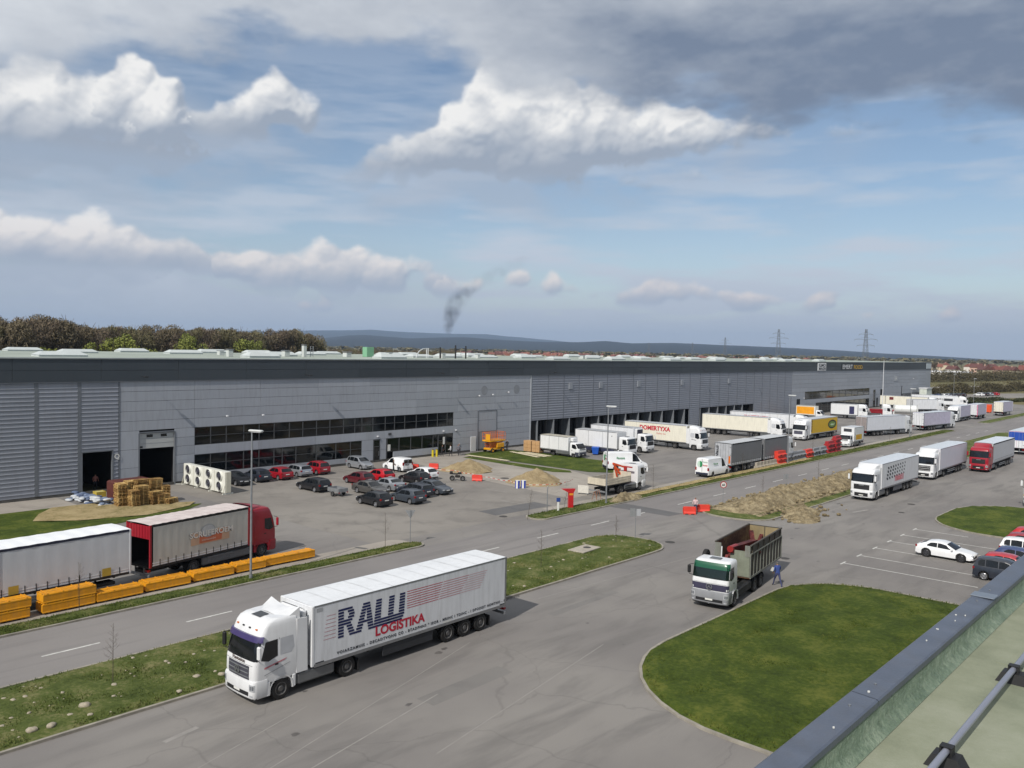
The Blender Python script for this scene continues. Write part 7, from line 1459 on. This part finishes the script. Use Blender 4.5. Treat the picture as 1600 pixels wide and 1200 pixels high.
# motorbike
t = thing('motorbike', 'dark motorbike parked by the tape and the red barrier', 'motorbike', (72.2,72.6,.004), R(-55)); DKB = mat('dark_bike', (50,46,44), .45, .2, .2, 4)
for x in (-.65,.65): 
    w_ = MB(); w_.lathe([(.2,-.06),(.31,-.06),(.32,-.03),(.32,.03),(.31,.06),(.2,.06),(.2,-.06)],18); o = w_.build('wheel', RUBBER, t, (x,0,.32)); MB().lathe([(.2,.0),(.05,.02),(.001,.02)],14).build('rim', RIM, o)
MB().box(-.3,.35,-.16,.16,.4,.72,c=.08).build('engine', DKB, t); MB().box(-.75,.1,-.17,.17,.78,.92,c=.06).build('saddle', BLACK, t); MB().box(.0,.5,-.18,.18,.8,1.08,c=.1).build('fuel_tank', DKB, t); MB().beam((.65,0,.32),(.42,0,1.1),.09,.06).build('fork', GALV, t); MB().cyl((.42,-.36,1.12),(.42,.36,1.12),.02,None,8).build('handlebar', BLACK, t); MB().box(-.95,-.6,-.22,.22,.8,1.15,c=.05).build('top_box', DKB, t)

t = thing('concrete_slab', 'flat pale concrete slab lying in the grass near the verge tip', 'slab', (54.6,40.3,.16), R(4)); MB().box(-1.3,1.3,-.75,.75,0,.09,c=.015).build('slab', mat('weathered_concrete', (172,164,150)), t); MB().cyl((.4,0,.09),(.4,0,.10),.32,None,18).build('cover', IRON, t)
# ================================================================== trees, town, hills, haze, people
def place_dir(px, dist):
    """ground point at a distance in the direction of a spot on the horizon"""
    u = math.atan2(px-800, 1324*.9991); a = FAZ-u; return Vector((dist*math.cos(a), dist*math.sin(a), 0))
def yhor(px): return 545+.021*(px-800)
def height_at(px, py, dist): return CAMH+(yhor(px)-py)*dist*math.cos(math.atan2(px-800,1324))/1324*1.0
BARK = mat('bark', (92,82,70), .9, 0, .25, 4, .4)
def branch_tree(h, seed, spread=.9, n=26, r=.03, up=.8):
    """bare young tree: trunk with thin upswept twigs"""
    rnd = random.Random(seed); tr = MB(); tr.cyl((0,0,0),(rnd.uniform(-.04,.04),rnd.uniform(-.04,.04),h*.97),r,r*.22,7); br = MB()
    for i in range(n):
        z = h*(.38+.58*i/n); a = rnd.uniform(0,2*PI); l = spread*h*.22*(1.15-z/h)*rnd.uniform(.6,1.3); q = Vector((l*math.cos(a), l*math.sin(a), z+l*up)); br.cyl((0,0,z), q, r*.30, r*.10, 4)
        for k in range(2): b = rnd.uniform(0,2*PI); m = Vector((0,0,z)).lerp(q, rnd.uniform(.4,.9)); br.cyl(m, m+Vector((l*.4*math.cos(b), l*.4*math.sin(b), l*.45)), r*.14, r*.07, 3)
    return tr, br
SAP = [(17.0,39.7,2.95,'bare sapling on the near verge left of the lorry'),(20.3,52.0,3.0,'bare sapling in front of the orange bundles'),(43.3,51.5,3.0,'bare sapling on the narrow strip by the car park'),(47.8,39.2,2.9,'bare sapling on the verge just behind the lorry'),(66.0,51.4,2.2,'thin leaning sapling near the red totem'),(60.4,51.3,3.0,'bare sapling at the tip of the totem verge'),(58.6,40.0,2.4,'thin bare sapling near the far tip of the stony verge'),(104.5,51.4,3.0,'bare sapling before the white van with round logo'),(127.8,51.4,3.2,'bare sapling in front of the grey barrier stacks'),(88.9,41.2,2.6,'thin bare sapling on the soil bank'),(104.0,41.0,3.0,'bare sapling right of the soil bank sign'),(83.4,52.0,3.2,'bare sapling beside the flatbed lorry cab'),(164,51.5,3.2,'bare sapling on the strip far down the road'),(146,51.5,3.2,'bare sapling on the strip beyond the red stacks')]
for i, (x, y, h, lab) in enumerate(SAP):
    t = thing('sapling', lab, 'tree', (x,y,.1), i*1.3); a, b = branch_tree(h, i, .9, 22, .022); a.build('trunk', BARK, t, smooth=60); b.build('crown', BARK, t)
    if i in (4,5): t.rotation_euler = (R(6),R(5),0)
# woodland behind the warehouse
def crown(seed, kind):
    """leaf and twig faces spread through a lumpy crown; unit tree about 1 high"""
    rg = np.random.default_rng(seed); n = {'bare':3600,'green':2600,'bush':1100}[kind]; lobes = rg.uniform(-1,1,(11,3)); lobes[:,2] = rg.uniform(-.9,1,11); rad = rg.uniform(.34,.62,11)
    idx = rg.integers(0,11,n); d = rg.normal(size=(n,3)); d /= np.linalg.norm(d,axis=1)[:,None]; rr = rad[idx]*rg.uniform(.35,1,n)**.5
    P = lobes[idx]*np.array((.55,.55,.62))+d*rr[:,None]*np.array((.8,.8,.75))
    P = P*np.array((.30,.30,.36))+np.array((0,0,.62)); sz = {'bare':.0125,'green':.013,'bush':.030}[kind]
    a = rg.normal(size=(n,3)); a[:,2] = abs(a[:,2])*1.6 if kind == 'bare' else a[:,2]; a /= np.linalg.norm(a,axis=1)[:,None]; b = np.cross(a, rg.normal(size=(n,3))); b /= np.linalg.norm(b,axis=1)[:,None]
    la, lb = (sz*2.6, sz*.42) if kind == 'bare' else (sz*1.1, sz*.9)
    V = np.stack([P-a*la, P+b*lb, P+a*la, P-b*lb],1); return V.reshape(-1,3), np.arange(n*4).reshape(-1,4)
def tri_mesh(name, V, F, m):
    me = bpy.data.meshes.new(name); n = len(F); me.vertices.add(len(V)); me.vertices.foreach_set('co', np.asarray(V,dtype=np.float32).ravel()); me.loops.add(n*4); me.loops.foreach_set('vertex_index', np.asarray(F,dtype=np.int32).ravel()); me.polygons.add(n); me.polygons.foreach_set('loop_start', np.arange(0,n*4,4,dtype=np.int32)); me.update(calc_edges=True); me.materials.append(m); return me
def trunk(seed):
    rnd = random.Random(seed); mb = MB(); mb.cyl((0,0,0),(0,0,.42),.022,.014,7)
    for i in range(7):
        a = rnd.uniform(0,6.3); z = .28+.05*i; q = Vector((.16*math.cos(a),.16*math.sin(a),z+.24)); mb.cyl((0,0,z),q,.009,.004,5); mb.cyl(q,q+Vector((rnd.uniform(-.08,.08),rnd.uniform(-.08,.08),.14)),.004,.0015,4)
    return mb
TB = [blend3('bare_twigs_brown', ((92,84,68),(112,102,82),(130,120,96)), .4, .95, 0), blend3('bare_twigs_olive', ((94,88,66),(112,106,78),(130,122,90)), .4, .95, 0), blend3('bare_twigs_red', ((94,84,70),(112,100,84),(130,118,96)), .4, .95, 0)]
TG = blend3('spring_leaves', ((98,104,52),(122,128,64),(142,146,82)), .4, .9, 0)
CM = [tri_mesh('crown', *crown(i,'bare'), TB[i%3]) for i in range(6)]; CG = [tri_mesh('crown', *crown(20+i,'green'), TG) for i in range(2)]; TM = [trunk(i).mesh('trunk', BARK, 60) for i in range(3)]
def tree(x, y, h, kind, lab, grp, w=1., z=-.05):
    t = thing('tree', lab, 'tree', (x,y,z), random.uniform(0,6.3), grp); t.scale = (h*w,h*w,h)
    link('trunk', random.choice(TM), t); link('crown', random.choice(CG if kind == 'green' else CM), t)
PROF = [(-120,500),(-40,502),(0,503),(30,500),(60,497),(85,498),(110,507),(140,511),(165,510),(200,513),(235,512),(268,511),(300,515),(340,514),(380,517),(420,519),(448,514),(470,519),(492,528),(502,536)]
def prof(x):
    for (a, b), (c, d) in zip(PROF[:-1], PROF[1:]):
        if a <= x <= c: return b+(d-b)*(x-a)/(c-a)
    return PROF[-1][1]
for row, dd in enumerate((0,14,30)):
    x = -120.+row*9
    while x < 500:
        dist = 275+max(0,x)*.27+dd+random.uniform(-4,4); h = 1.08*height_at(x, prof(x)-1+random.uniform(-2,4)+row*.5, dist); p = place_dir(x, dist)
        tree(p.x, p.y, max(9,h), 'bare', 'bare brown woodland tree behind the left end of the warehouse', 'woodland trees behind the warehouse', random.uniform(.85,1.15)); x += random.uniform(17,25)*(1 if row else .9)
for x, py, dist, w in ((175,522,262,1.1),(195,521,264,1.05),(303,524,322,1.),(388,527,352,1.2),(145,534,262,.9),(290,520,332,.9),(82,539,250,.9),(238,541,285,.9),(405,532,356,.9)):
    p = place_dir(x, dist); tree(p.x, p.y, 1.10*height_at(x,py,dist), 'green', 'fresh green tree at the front of the brown woodland', 'green trees at the wood edge', w)
for i in range(70):
    x = random.uniform(515,720); dist = random.uniform(520,900); p = place_dir(x, dist); h = min(14, height_at(x, 538+random.uniform(0,9), dist)); tree(p.x, p.y, max(5,h), 'bare', 'distant bare tree beyond the warehouse roof between wood and town', 'scattered trees beyond the roof')
for i in range(60):
    x = random.uniform(720,1640); dist = random.uniform(1000,1700); p = place_dir(x, dist); tree(p.x, p.y, random.uniform(8,14), 'bare', 'distant bare tree among the town houses on the plain', 'trees among the distant houses', 1.4)
# far wood on the plain that reads as one mass
V_, F_ = [], []
rg = np.random.default_rng(5)
for i in range(520):
    x = rg.uniform(480,1700); dist = rg.uniform(1700,3600); p = place_dir(x, dist); h = rg.uniform(9,15); v, f = crown(int(rg.integers(0,4)),'bush'); sel = rg.integers(0,len(f),70); vv = v.reshape(-1,4,3)[sel]; c_ = vv.mean(1,keepdims=True); vv = c_+(vv-c_)*3.2; vv = vv*np.array((h*3.0,h*3.0,h))+np.array((p.x,p.y,-.5)); V_.append(vv.reshape(-1,3))
V_ = np.concatenate(V_); tag(link('far_wood', tri_mesh('far_wood', V_, np.arange(len(V_)).reshape(-1,4), TB[1])), 'far brown woods strung across the plain', None, None, 'stuff')
# hedges at the right
def hedge(name, label, pts, h, w, n, m, size=.55):
    rg = np.random.default_rng(n); L_ = [ (Vector(b)-Vector(a)).length for a, b in zip(pts[:-1], pts[1:])]; tot = sum(L_); Q = []
    seg = rg.choice(len(L_), n, p=np.array(L_)/tot); t_ = rg.random(n); A = np.array(pts)[seg]; B = np.array(pts)[seg+1]; P2 = A+(B-A)*t_[:,None]
    s_ = (P2[:,0]*.21+P2[:,1]*.13); hh = h*(.75+.25*np.sin(s_)+.15*np.sin(2.7*s_)); z = hh*rg.random(n)**.6; off = rg.normal(0,w/2.4,(n,2)); P = np.concatenate([P2+off, z[:,None]],1)
    a = rg.normal(size=(n,3)); a /= np.linalg.norm(a,axis=1)[:,None]; b = np.cross(a, rg.normal(size=(n,3))); b /= np.linalg.norm(b,axis=1)[:,None]; V = np.stack([P-a*size,P+b*size*.5,P+a*size,P-b*size*.5],1).reshape(-1,3)
    return tag(link(name, tri_mesh(name, V, np.arange(n*4).reshape(-1,4), m)), label, 'hedge', None)
HB = blend3('hedge_brown', ((62,56,42),(78,72,52),(94,86,62)), .2, .95, 0); HG = blend3('hedge_dark', ((44,48,34),(58,62,42),(74,76,52)), .2, .95, 0)
hedge('hedge', 'brown bushy hedge behind the far car park', [(345,128),(392,112),(436,101),(500,92),(560,80)], 4.4, 5, 16000, HB, .42)
hedge('hedge', 'second brown thicket before the red roofed houses', [(470,200),(560,176),(640,156),(760,140),(900,120)], 7.0, 16, 26000, HB, .6)
hedge('hedge', 'dark low hedge between the yard and the far car park', [(322,88),(340,80),(366,70),(398,62),(430,55)], 1.9, 2.2, 7000, HG, .28)
struct(sheet('far_car_park', [(336,118),(336,97),(395,78),(440,68),(460,86),(400,104),(350,118)], .0, LOT)); struct(sheet('field_road', [(430,140),(520,122),(640,104),(640,112),(520,131),(430,150)], -.03, CONC)); struct(sheet('meadow', [(322,90),(440,58),(440,52),(330,78)], .0, GRASS))
# houses
RT = [mat('roof_tile_red', (120,70,60), .8, 0, .15, 1), mat('roof_tile_brown', (100,62,56), .8, 0, .15, 1), mat('roof_tile_orange', (134,84,68), .8, 0, .15, 1)]; HWL = [mat('house_render_white', (214,208,198), .8, 0, .06, 1), mat('house_render_cream', (204,190,164), .8, 0, .06, 1), mat('house_render_pink', (200,166,148), .8, 0, .06, 1)]
def house_mesh(w, d, h, rh):
    a = MB().box(-w/2,w/2,-d/2,d/2,0,h); e = .5
    b = MB().add([(-w/2-e,-d/2-e,h-.1),(w/2+e,-d/2-e,h-.1),(w/2+e,d/2+e,h-.1),(-w/2-e,d/2+e,h-.1),(-w/2-e,0,h+rh),(w/2+e,0,h+rh)],[(0,1,5,4),(2,3,4,5),(1,2,5),(3,0,4),(0,3,2,1)]); return a, b
HM = [house_mesh(10,8.5,5.2,3.6), house_mesh(12,9,5.6,4.0), house_mesh(9,9,6.2,3.4)]; HMm = [[(a.mesh('wall', HWL[0]), b.mesh('roof', RT[0]))] for a, b in HM]
WIN = MB().box(-.5,.5,-.03,.03,-.65,.65).mesh('window', GLASS)
def house(x, y, k, lab, grp=None, windows=False, s=1.):
    t = thing('house', lab, 'house', (x,y,-.06), random.uniform(0,PI), grp); t.scale = (s,)*3
    a, b = HMm[k][0]
    o = link('wall', a, t); o.material_slots[0].link = 'OBJECT'; o.material_slots[0].material = random.choice(HWL); o = link('roof', b, t); o.material_slots[0].link = 'OBJECT'; o.material_slots[0].material = random.choice(RT)
    ch = MB().box(-1.6,-1.0,.4,1.0,7.0,10.2).build('chimney', HWL[2], o)
    if windows:
        w, d = ((10,8.5),(12,9),(9,9))[k]
        for s_ in (-1,1):
            for q in (-.3,0,.3):
                for z in (1.5,4.0): link('window', WIN, t, (w*q, s_*(d/2+.02), z))
for i in range(110):
    x = random.choice((random.uniform(690,1010), random.uniform(760,1260))); d = random.uniform(1150,2100); p = place_dir(x, d); house(p.x, p.y, random.randrange(3), 'distant red roofed house in the town beyond the warehouse roof', 'distant town houses')
for i, (x, d) in enumerate(((1462,1080),(1487,930),(1524,960),(1537,900),(1557,990),(1578,860),(1592,930),(1604,900),(1512,1150),(1570,1180),(1548,1250),(1476,1280))):
    p = place_dir(x, d); house(p.x, p.y, i%3, 'red roofed house on the plain right of the warehouse end', 'houses right of the warehouse', True, random.uniform(.85,1.15))
for x, d, lab in ((535,900,'white house beyond the roof right of the dark flues'),(628,1000,'white farmhouse left of the smoke'),(650,1050,'second white farmhouse near the smoke')): p = place_dir(x, d); house(p.x, p.y, 1, lab)
p = place_dir(1484, 800); t = thing('long_shed', 'long low white shed before the red roofed houses', 'shed', (p.x,p.y,-.06), FAZ-math.atan2(684,1324)-PI/2); a, b = house_mesh(32,10,3.4,1.6); a.build('wall', HWL[0], t); b.build('roof', mat('shed_roof_pale', (206,206,206), .6), t)
# pylons
def pylon(x, y, h, lab, rz):
    t = thing('pylon', lab, 'pylon', (x,y,-.06), rz, 'power line pylons'); mb = MB(); w0, w1 = h*.09, h*.016; n = 9; gal = mat('pylon_steel', (110,114,120), .6, .2); k = .22
    lv = [(h*i/n, w0+(w1-w0)*(i/n)**.7) for i in range(n+1)]
    for (za, wa), (zb, wb) in zip(lv[:-1], lv[1:]):
        cs = ((-1,-1),(1,-1),(1,1),(-1,1))
        for i in range(4): a, b = cs[i], cs[(i+1)%4]; mb.beam((a[0]*wa,a[1]*wa,za),(a[0]*wb,a[1]*wb,zb),k,k); mb.beam((a[0]*wa,a[1]*wa,za),(b[0]*wb,b[1]*wb,zb),k*.6,k*.6); mb.beam((b[0]*wa,b[1]*wa,za),(a[0]*wb,a[1]*wb,zb),k*.6,k*.6)
    mb.build('mast', gal, t)
    for z, l in ((.62,.20),(.76,.26),(.88,.16)):
        c = MB()
        for s_ in (-1,1): c.beam((0,0,h*z),(0,s_*l*h,h*z),k,k).beam((0,0,h*(z+.05)),(0,s_*l*h,h*z),k*.7,k*.7).beam((0,s_*l*h,h*z),(0,s_*l*h,h*z-1.6),.14,.14)
        c.build('cross_arm', gal, t)
for x, top, d, lab in ((1350,515,900,'nearest and tallest lattice pylon at right'),(1214,515,1150,'middle lattice pylon on the plain'),(1131,528,1650,'smaller lattice pylon left of the middle one'),(1012,536,2300,'tiny lattice pylon farthest left'),(1080,536,2100,'tiny lattice pylon second from left')):
    p = place_dir(x, d); pylon(p.x, p.y, height_at(x, top, d), lab, FAZ-math.atan2(x-800,1324)+.35)
# hills
HILL = blend3('hill_forest', ((12,18,18),(18,24,24),(26,32,32)), .0012, .95, 0, 1, scale2=.008)
def ridge(name, pr, dist, depth, seed):
    rows = []; xs = np.linspace(pr[0][0], pr[-1][0], 260)
    for k in range(9):
        q = k/8; rw = []
        for x in xs:
            for (a, b), (c, d) in zip(pr[:-1], pr[1:]):
                if a <= x <= c: up = b+(d-b)*(x-a)/(c-a); break
            dd = dist-depth*(1-q) if k < 8 else dist+depth*.5; p = place_dir(x, dd); H_ = max(0., up)*dist/1324*math.cos(math.atan2(x-800,1324)); n_ = mnoise.fractal(Vector((p.x*.0011,p.y*.0011,seed)), 1, 2, 5)
            z = (CAMH*0+H_)*(q**.8 if k < 8 else .5)*(1+.16*n_*(1 if k < 7 else .35)); rw.append((p.x, p.y, z-2))
        rows.append(rw)
    return struct(MB().grid(rows).build(name, HILL, smooth=70))
ridge('hills', [(-500,6),(0,8),(300,9),(430,12),(500,13),(545,19),(570,20),(640,16),(690,19),(725,20),(780,17),(850,15),(900,16),(945,19),(985,16),(1050,18),(1100,17),(1160,16),(1220,14),(1300,12),(1380,8),(1420,7),(1450,6),(1520,3),(1580,0),(1700,0)], 8200, 2600, 1.)
ridge('hills', [(-500,16),(200,20),(420,22),(520,26),(580,28),(650,25),(760,24),(820,20),(900,14),(1000,6),(1100,2),(1700,0)], 14500, 3000, 4.)
# haze
HZ = bpy.data.materials.new('haze_air'); HZ.use_nodes = True; nt = HZ.node_tree; nt.nodes.clear(); o_ = nt.nodes.new('ShaderNodeOutputMaterial'); pv = nt.nodes.new('ShaderNodeVolumePrincipled'); pv.inputs['Color'].default_value = (.50,.66,.91,1); pv.inputs['Density Attribute'].default_value = ''; pv.inputs['Density'].default_value = HAZE_D; pv.inputs['Anisotropy'].default_value = .0; nt.links.new(pv.outputs[0], o_.inputs['Volume'])
tag(MB().box(-14000,16500,-14000,17500,-4,420).build('haze', HZ), 'thin blue haze over the plain', None, None, 'stuff')
# smoke
SMK = bpy.data.materials.new('dark_smoke'); SMK.use_nodes = True; nt = SMK.node_tree; nt.nodes.clear(); N = nt.nodes.new; L = nt.links.new
o_ = N('ShaderNodeOutputMaterial'); pv = N('ShaderNodeVolumePrincipled'); pv.inputs['Color'].default_value = (.16,.17,.20,1); pv.inputs['Density Attribute'].default_value = ''; tc = N('ShaderNodeTexCoord'); nz = N('ShaderNodeTexNoise'); nz.inputs['Scale'].default_value = .032; nz.inputs['Detail'].default_value = 4; nz.inputs['Roughness'].default_value = .6; L(tc.outputs['Object'], nz.inputs['Vector'])
at = N('ShaderNodeAttribute'); 
sx = N('ShaderNodeSeparateXYZ'); L(tc.outputs['Object'], sx.inputs[0])
mr = N('ShaderNodeMapRange'); L(nz.outputs['Fac'], mr.inputs['Value']); mr.inputs['From Min'].default_value = .40; mr.inputs['From Max'].default_value = .68; mr.inputs['To Max'].default_value = .075
fz = N('ShaderNodeMapRange'); L(sx.outputs['Z'], fz.inputs['Value']); fz.inputs['From Min'].default_value = 80; fz.inputs['From Max'].default_value = 185; fz.inputs['To Min'].default_value = 1.0; fz.inputs['To Max'].default_value = .045
ml = N('ShaderNodeMath'); ml.operation = 'MULTIPLY'; L(mr.outputs[0], ml.inputs[0]); L(fz.outputs[0], ml.inputs[1]); L(pv.outputs[0], o_.inputs['Volume'])
SD_ = 2300.; b0 = place_dir(697, SD_); rv = (place_dir(760,SD_)-place_dir(697,SD_)).normalized(); mpx = SD_/1324
rows = []
SP = ((0,-10,3),(0,8,5),(1,20,8),(3,36,13),(7,52,18),(12,68,21),(26,84,25),(48,98,30),(74,114,36),(98,130,32),(112,140,18),(118,145,4))
for (dx, up, r_) in SP:
    c_ = rv*(dx*mpx)+Vector((0,0,CAMH+up*mpx)); rr = r_*mpx; dpt = Vector((0,0,1)).cross(rv)
    rows.append([tuple(c_+rv*(rr*math.cos(a))+dpt*(rr*math.sin(a))) for a in np.linspace(0,2*PI,14,endpoint=False)])
mb = MB(); mb.grid(rows, 0, True); mb.add(rows[0],[tuple(range(14))]); mb.add(rows[-1],[tuple(range(14))])
# the plume thins out from its axis to its rim
def m_(op, *ins):
    q = N('ShaderNodeMath'); q.operation = op
    for i, v_ in enumerate(ins):
        if isinstance(v_, (int, float)): q.inputs[i].default_value = v_
        else: L(v_, q.inputs[i])
    return q.outputs[0]
zs_ = [CAMH+u_*mpx for _, u_, _ in SP]; tz = m_('DIVIDE', m_('SUBTRACT', sx.outputs['Z'], zs_[0]), zs_[-1]-zs_[0])
def curve(vals, top_):
    fc = N('ShaderNodeFloatCurve'); cv = fc.mapping.curves[0]
    for k_, (z_, v_) in enumerate(zip(zs_, vals)):
        pt_ = ((z_-zs_[0])/(zs_[-1]-zs_[0]), v_/top_)
        if k_ == 0: cv.points[0].location = pt_
        elif k_ == len(zs_)-1: cv.points[-1].location = pt_
        else: cv.points.new(*pt_)
    fc.mapping.update(); L(tz, fc.inputs['Value']); return m_('MULTIPLY', fc.outputs[0], float(top_))
axd = curve([d_*mpx for d_, _, _ in SP], 130*mpx); rad = curve([max(2, r_)*mpx for _, _, r_ in SP], 40*mpx)
def dot(vec):
    d_ = N('ShaderNodeVectorMath'); d_.operation = 'DOT_PRODUCT'; L(tc.outputs['Object'], d_.inputs[0]); d_.inputs[1].default_value = vec; return d_.outputs['Value']
pa = m_('SUBTRACT', dot(tuple(rv)), axd); pd = dot(tuple(Vector((0,0,1)).cross(rv))); dn = m_('DIVIDE', m_('SQRT', m_('ADD', m_('MULTIPLY', pa, pa), m_('MULTIPLY', pd, pd))), rad)
fo = N('ShaderNodeMapRange'); fo.interpolation_type = 'SMOOTHSTEP'; L(dn, fo.inputs['Value']); fo.inputs['From Min'].default_value = .98; fo.inputs['From Max'].default_value = .15
L(m_('MULTIPLY', ml.outputs[0], fo.outputs[0]), pv.inputs['Density'])
tag(mb.build('smoke', SMK, None, (b0.x,b0.y,0)), 'column of dark smoke drifting right over the distant hills', None, None, 'stuff')
# ------------------------------------------------------------------ people
SKIN = mat('skin', (176,128,102), .6, 0, .06, 4); HAIR = mat('dark_hair', (44,36,32), .8); 
def person(label, loc, deg, shirt, trous, stride=.25, arms=((.32,-.05),(.25,.2)), lean=0., hat=None, h=1.74):
    """one continuous skinned body; faces are coloured by height; facing +x"""
    P = {}; V = []; Rr_ = []; E = []
    def v(n, x, y, z, r): P[n] = len(V); V.append((x,y,z)); Rr_.append(r)
    def e(*ns):
        for a, b in zip(ns[:-1], ns[1:]): E.append((P[a], P[b]))
    v('pel',0,0,.95,.135); v('waist',.01+lean*.3,0,1.1,.125); v('chest',.02+lean*.7,0,1.32,.155); v('neck0',.02+lean,0,1.47,.075); v('neck',.03+lean,0,1.53,.055); v('head',.05+lean,0,1.62,.092); v('top',.045+lean,0,1.70,.075)
    e('pel','waist','chest','neck0','neck','head','top')
    for s_, n in ((1,'l'),(-1,'r')):
        f = stride*s_; ar = arms[0 if s_ > 0 else 1]
        v(n+'hip',.0,s_*.10,.90,.10); v(n+'kn',f*.55+.03,s_*.11,.50,.062); v(n+'an',f*1.05-(.06 if f < 0 else 0),s_*.115,.10,.045); v(n+'ft',f*1.05+.14-(.06 if f < 0 else 0),s_*.125,.04+(.03 if f < 0 else 0),.04); e('pel',n+'hip',n+'kn',n+'an',n+'ft')
        v(n+'sh',.02+lean*.85,s_*.20,1.42,.068); v(n+'el',.0+ar[1]*.4+lean*.5,s_*.27,1.15,.048); v(n+'wr',ar[0]*.7+lean*.5,s_*.25,.97+ar[0]*.4,.034); e('chest',n+'sh',n+'el',n+'wr')
        v(n+'pm',ar[0]*.7+.05+lean*.5,s_*.25,.90+ar[0]*.42,.036); e(n+'wr',n+'pm')
        for k in range(4): v(n+'f%d'%k,ar[0]*.7+.04+.02*k+lean*.5,s_*(.225+.018*k),.82+ar[0]*.42+.008*abs(k-1),.010); e(n+'pm',n+'f%d'%k)
        v(n+'th',ar[0]*.7+.10+lean*.5,s_*.22,.87+ar[0]*.42,.011); e(n+'pm',n+'th')
    me = bpy.data.meshes.new('person'); me.from_pydata([(x*h/1.74,y*h/1.74,z*h/1.74) for x,y,z in V], E, [])
    o = bpy.data.objects.new('body', me); COL.objects.link(o); sk = o.modifiers.new('s','SKIN'); sk.use_smooth_shade = True
    for i, sv in enumerate(me.skin_vertices[0].data): sv.radius = (Rr_[i], Rr_[i]); sv.use_root = (i == 0)
    su = o.modifiers.new('u','SUBSURF'); su.levels = 1; su.render_levels = 1
    m2 = bpy.data.meshes.new_from_object(o.evaluated_get(bpy.context.evaluated_depsgraph_get())); bpy.data.objects.remove(o); bpy.data.meshes.remove(me)
    m2.materials.clear()
    for q in (shirt, trous, SKIN, BLACK, hat or HAIR): m2.materials.append(q)
    k_ = h/1.74
    for p in m2.polygons:
        c = p.center/k_; p.material_index = 1 if c.z < .96 and abs(c.y) < .19 else 0
        if c.z < .08: p.material_index = 3
        if c.z > 1.50: p.material_index = 2
        if c.z > 1.66 or (c.z > 1.56 and c.x < .03+lean): p.material_index = 4
        if abs(c.y) > .19 and c.z < 1.0+min(.3,.2): p.material_index = 2 if c.z < .97+.25*max(a[0] for a in arms)*.5 else p.material_index
        p.use_smooth = True
    t = thing('person', label, 'person', (loc[0],loc[1],loc[2] if len(loc) > 2 else .0), R(deg)); link('body', m2, t)
    hd = MB()
    for s_ in (-1,1): hd.box((.135+lean)*k_,(.146+lean)*k_,s_*.022*k_,s_*.046*k_,1.625*k_,1.64*k_)
    hd.build('eyes', BLACK, t); MB().prism([(.135+lean,1.62),(.165+lean,1.585),(.135+lean,1.58)],'y',-.012,.012).build('nose', SKIN, t); MB().box(.128+lean,.142+lean,-.03,.03,1.548,1.558).build('mouth', mat('lips', (130,70,64)), t)
    return t
BLUEW = mat('work_blue', (52,74,138), .8, 0, .1, 4, .2); BLUET = mat('work_blue_trousers', (62,68,106), .8, 0, .1, 4, .2); DKC = mat('dark_clothes', (44,44,50), .8, 0, .1, 4); WHT = mat('white_shirt', (212,212,212), .8, 0, .05, 4)
person('person in blue work clothes walking away at the lawn edge holding papers', (56.2,24.75,.0), 55, BLUEW, BLUET, .33, ((.15,-.1),(.55,.3)), .06, mat('grey_cap', (104,102,96), .8))
tag(MB().add([(-.10,-.15,.005),(.10,-.15,.005),(.10,.15,0),(-.10,.15,0)],[(0,1,2,3)]).build('paper_sheet', PLATE, None, (55.93,25.02,1.22), (R(100),R(20),R(-48)), fix=False), 'white paper held in the hand of the person in blue', 'paper')
person('person in pale top standing between the red barriers at the trench', (75.9,42.3,.0), 200, mat('pale_pink_top', (206,180,182), .8), mat('jeans_blue', (58,64,92), .8), .12, h=1.6)
person('person in white shirt and dark trousers before the glazed entrance', (87.6,89.6,.012), 120, WHT, DKC, .15); person('person in dark clothes by the glazed entrance left of the white shirt', (86.6,90.4,.012), -60, DKC, DKC, .1)
person('person in grey jacket right of the white shirt', (89.0,89.4,.012), 190, mat('grey_jacket', (104,104,112), .8), DKC, .12); person('person with white cap standing by the entrance group', (90.0,90.2,.012), 220, mat('slate_jacket', (84,88,98), .8), DKC, .1, hat=WHT); person('person in dark clothes and white helmet beside the scissor lift', (99.0,88.6,.06), 200, DKC, DKC, .1, hat=WHT)
person('person in dark jacket standing by the white van', (70.6,82.6,.012), -40, mat('brown_jacket', (72,54,46), .8), DKC, .1); person('person with pink face inside the dark left doorway', (38.2,93.6,.02), -100, mat('pink_shirt', (170,110,100), .8), DKC, .1); person('person behind the pallets by the wall', (41.0,89.6,.012), -60, mat('maroon_top', (96,48,44), .8), DKC, .1)
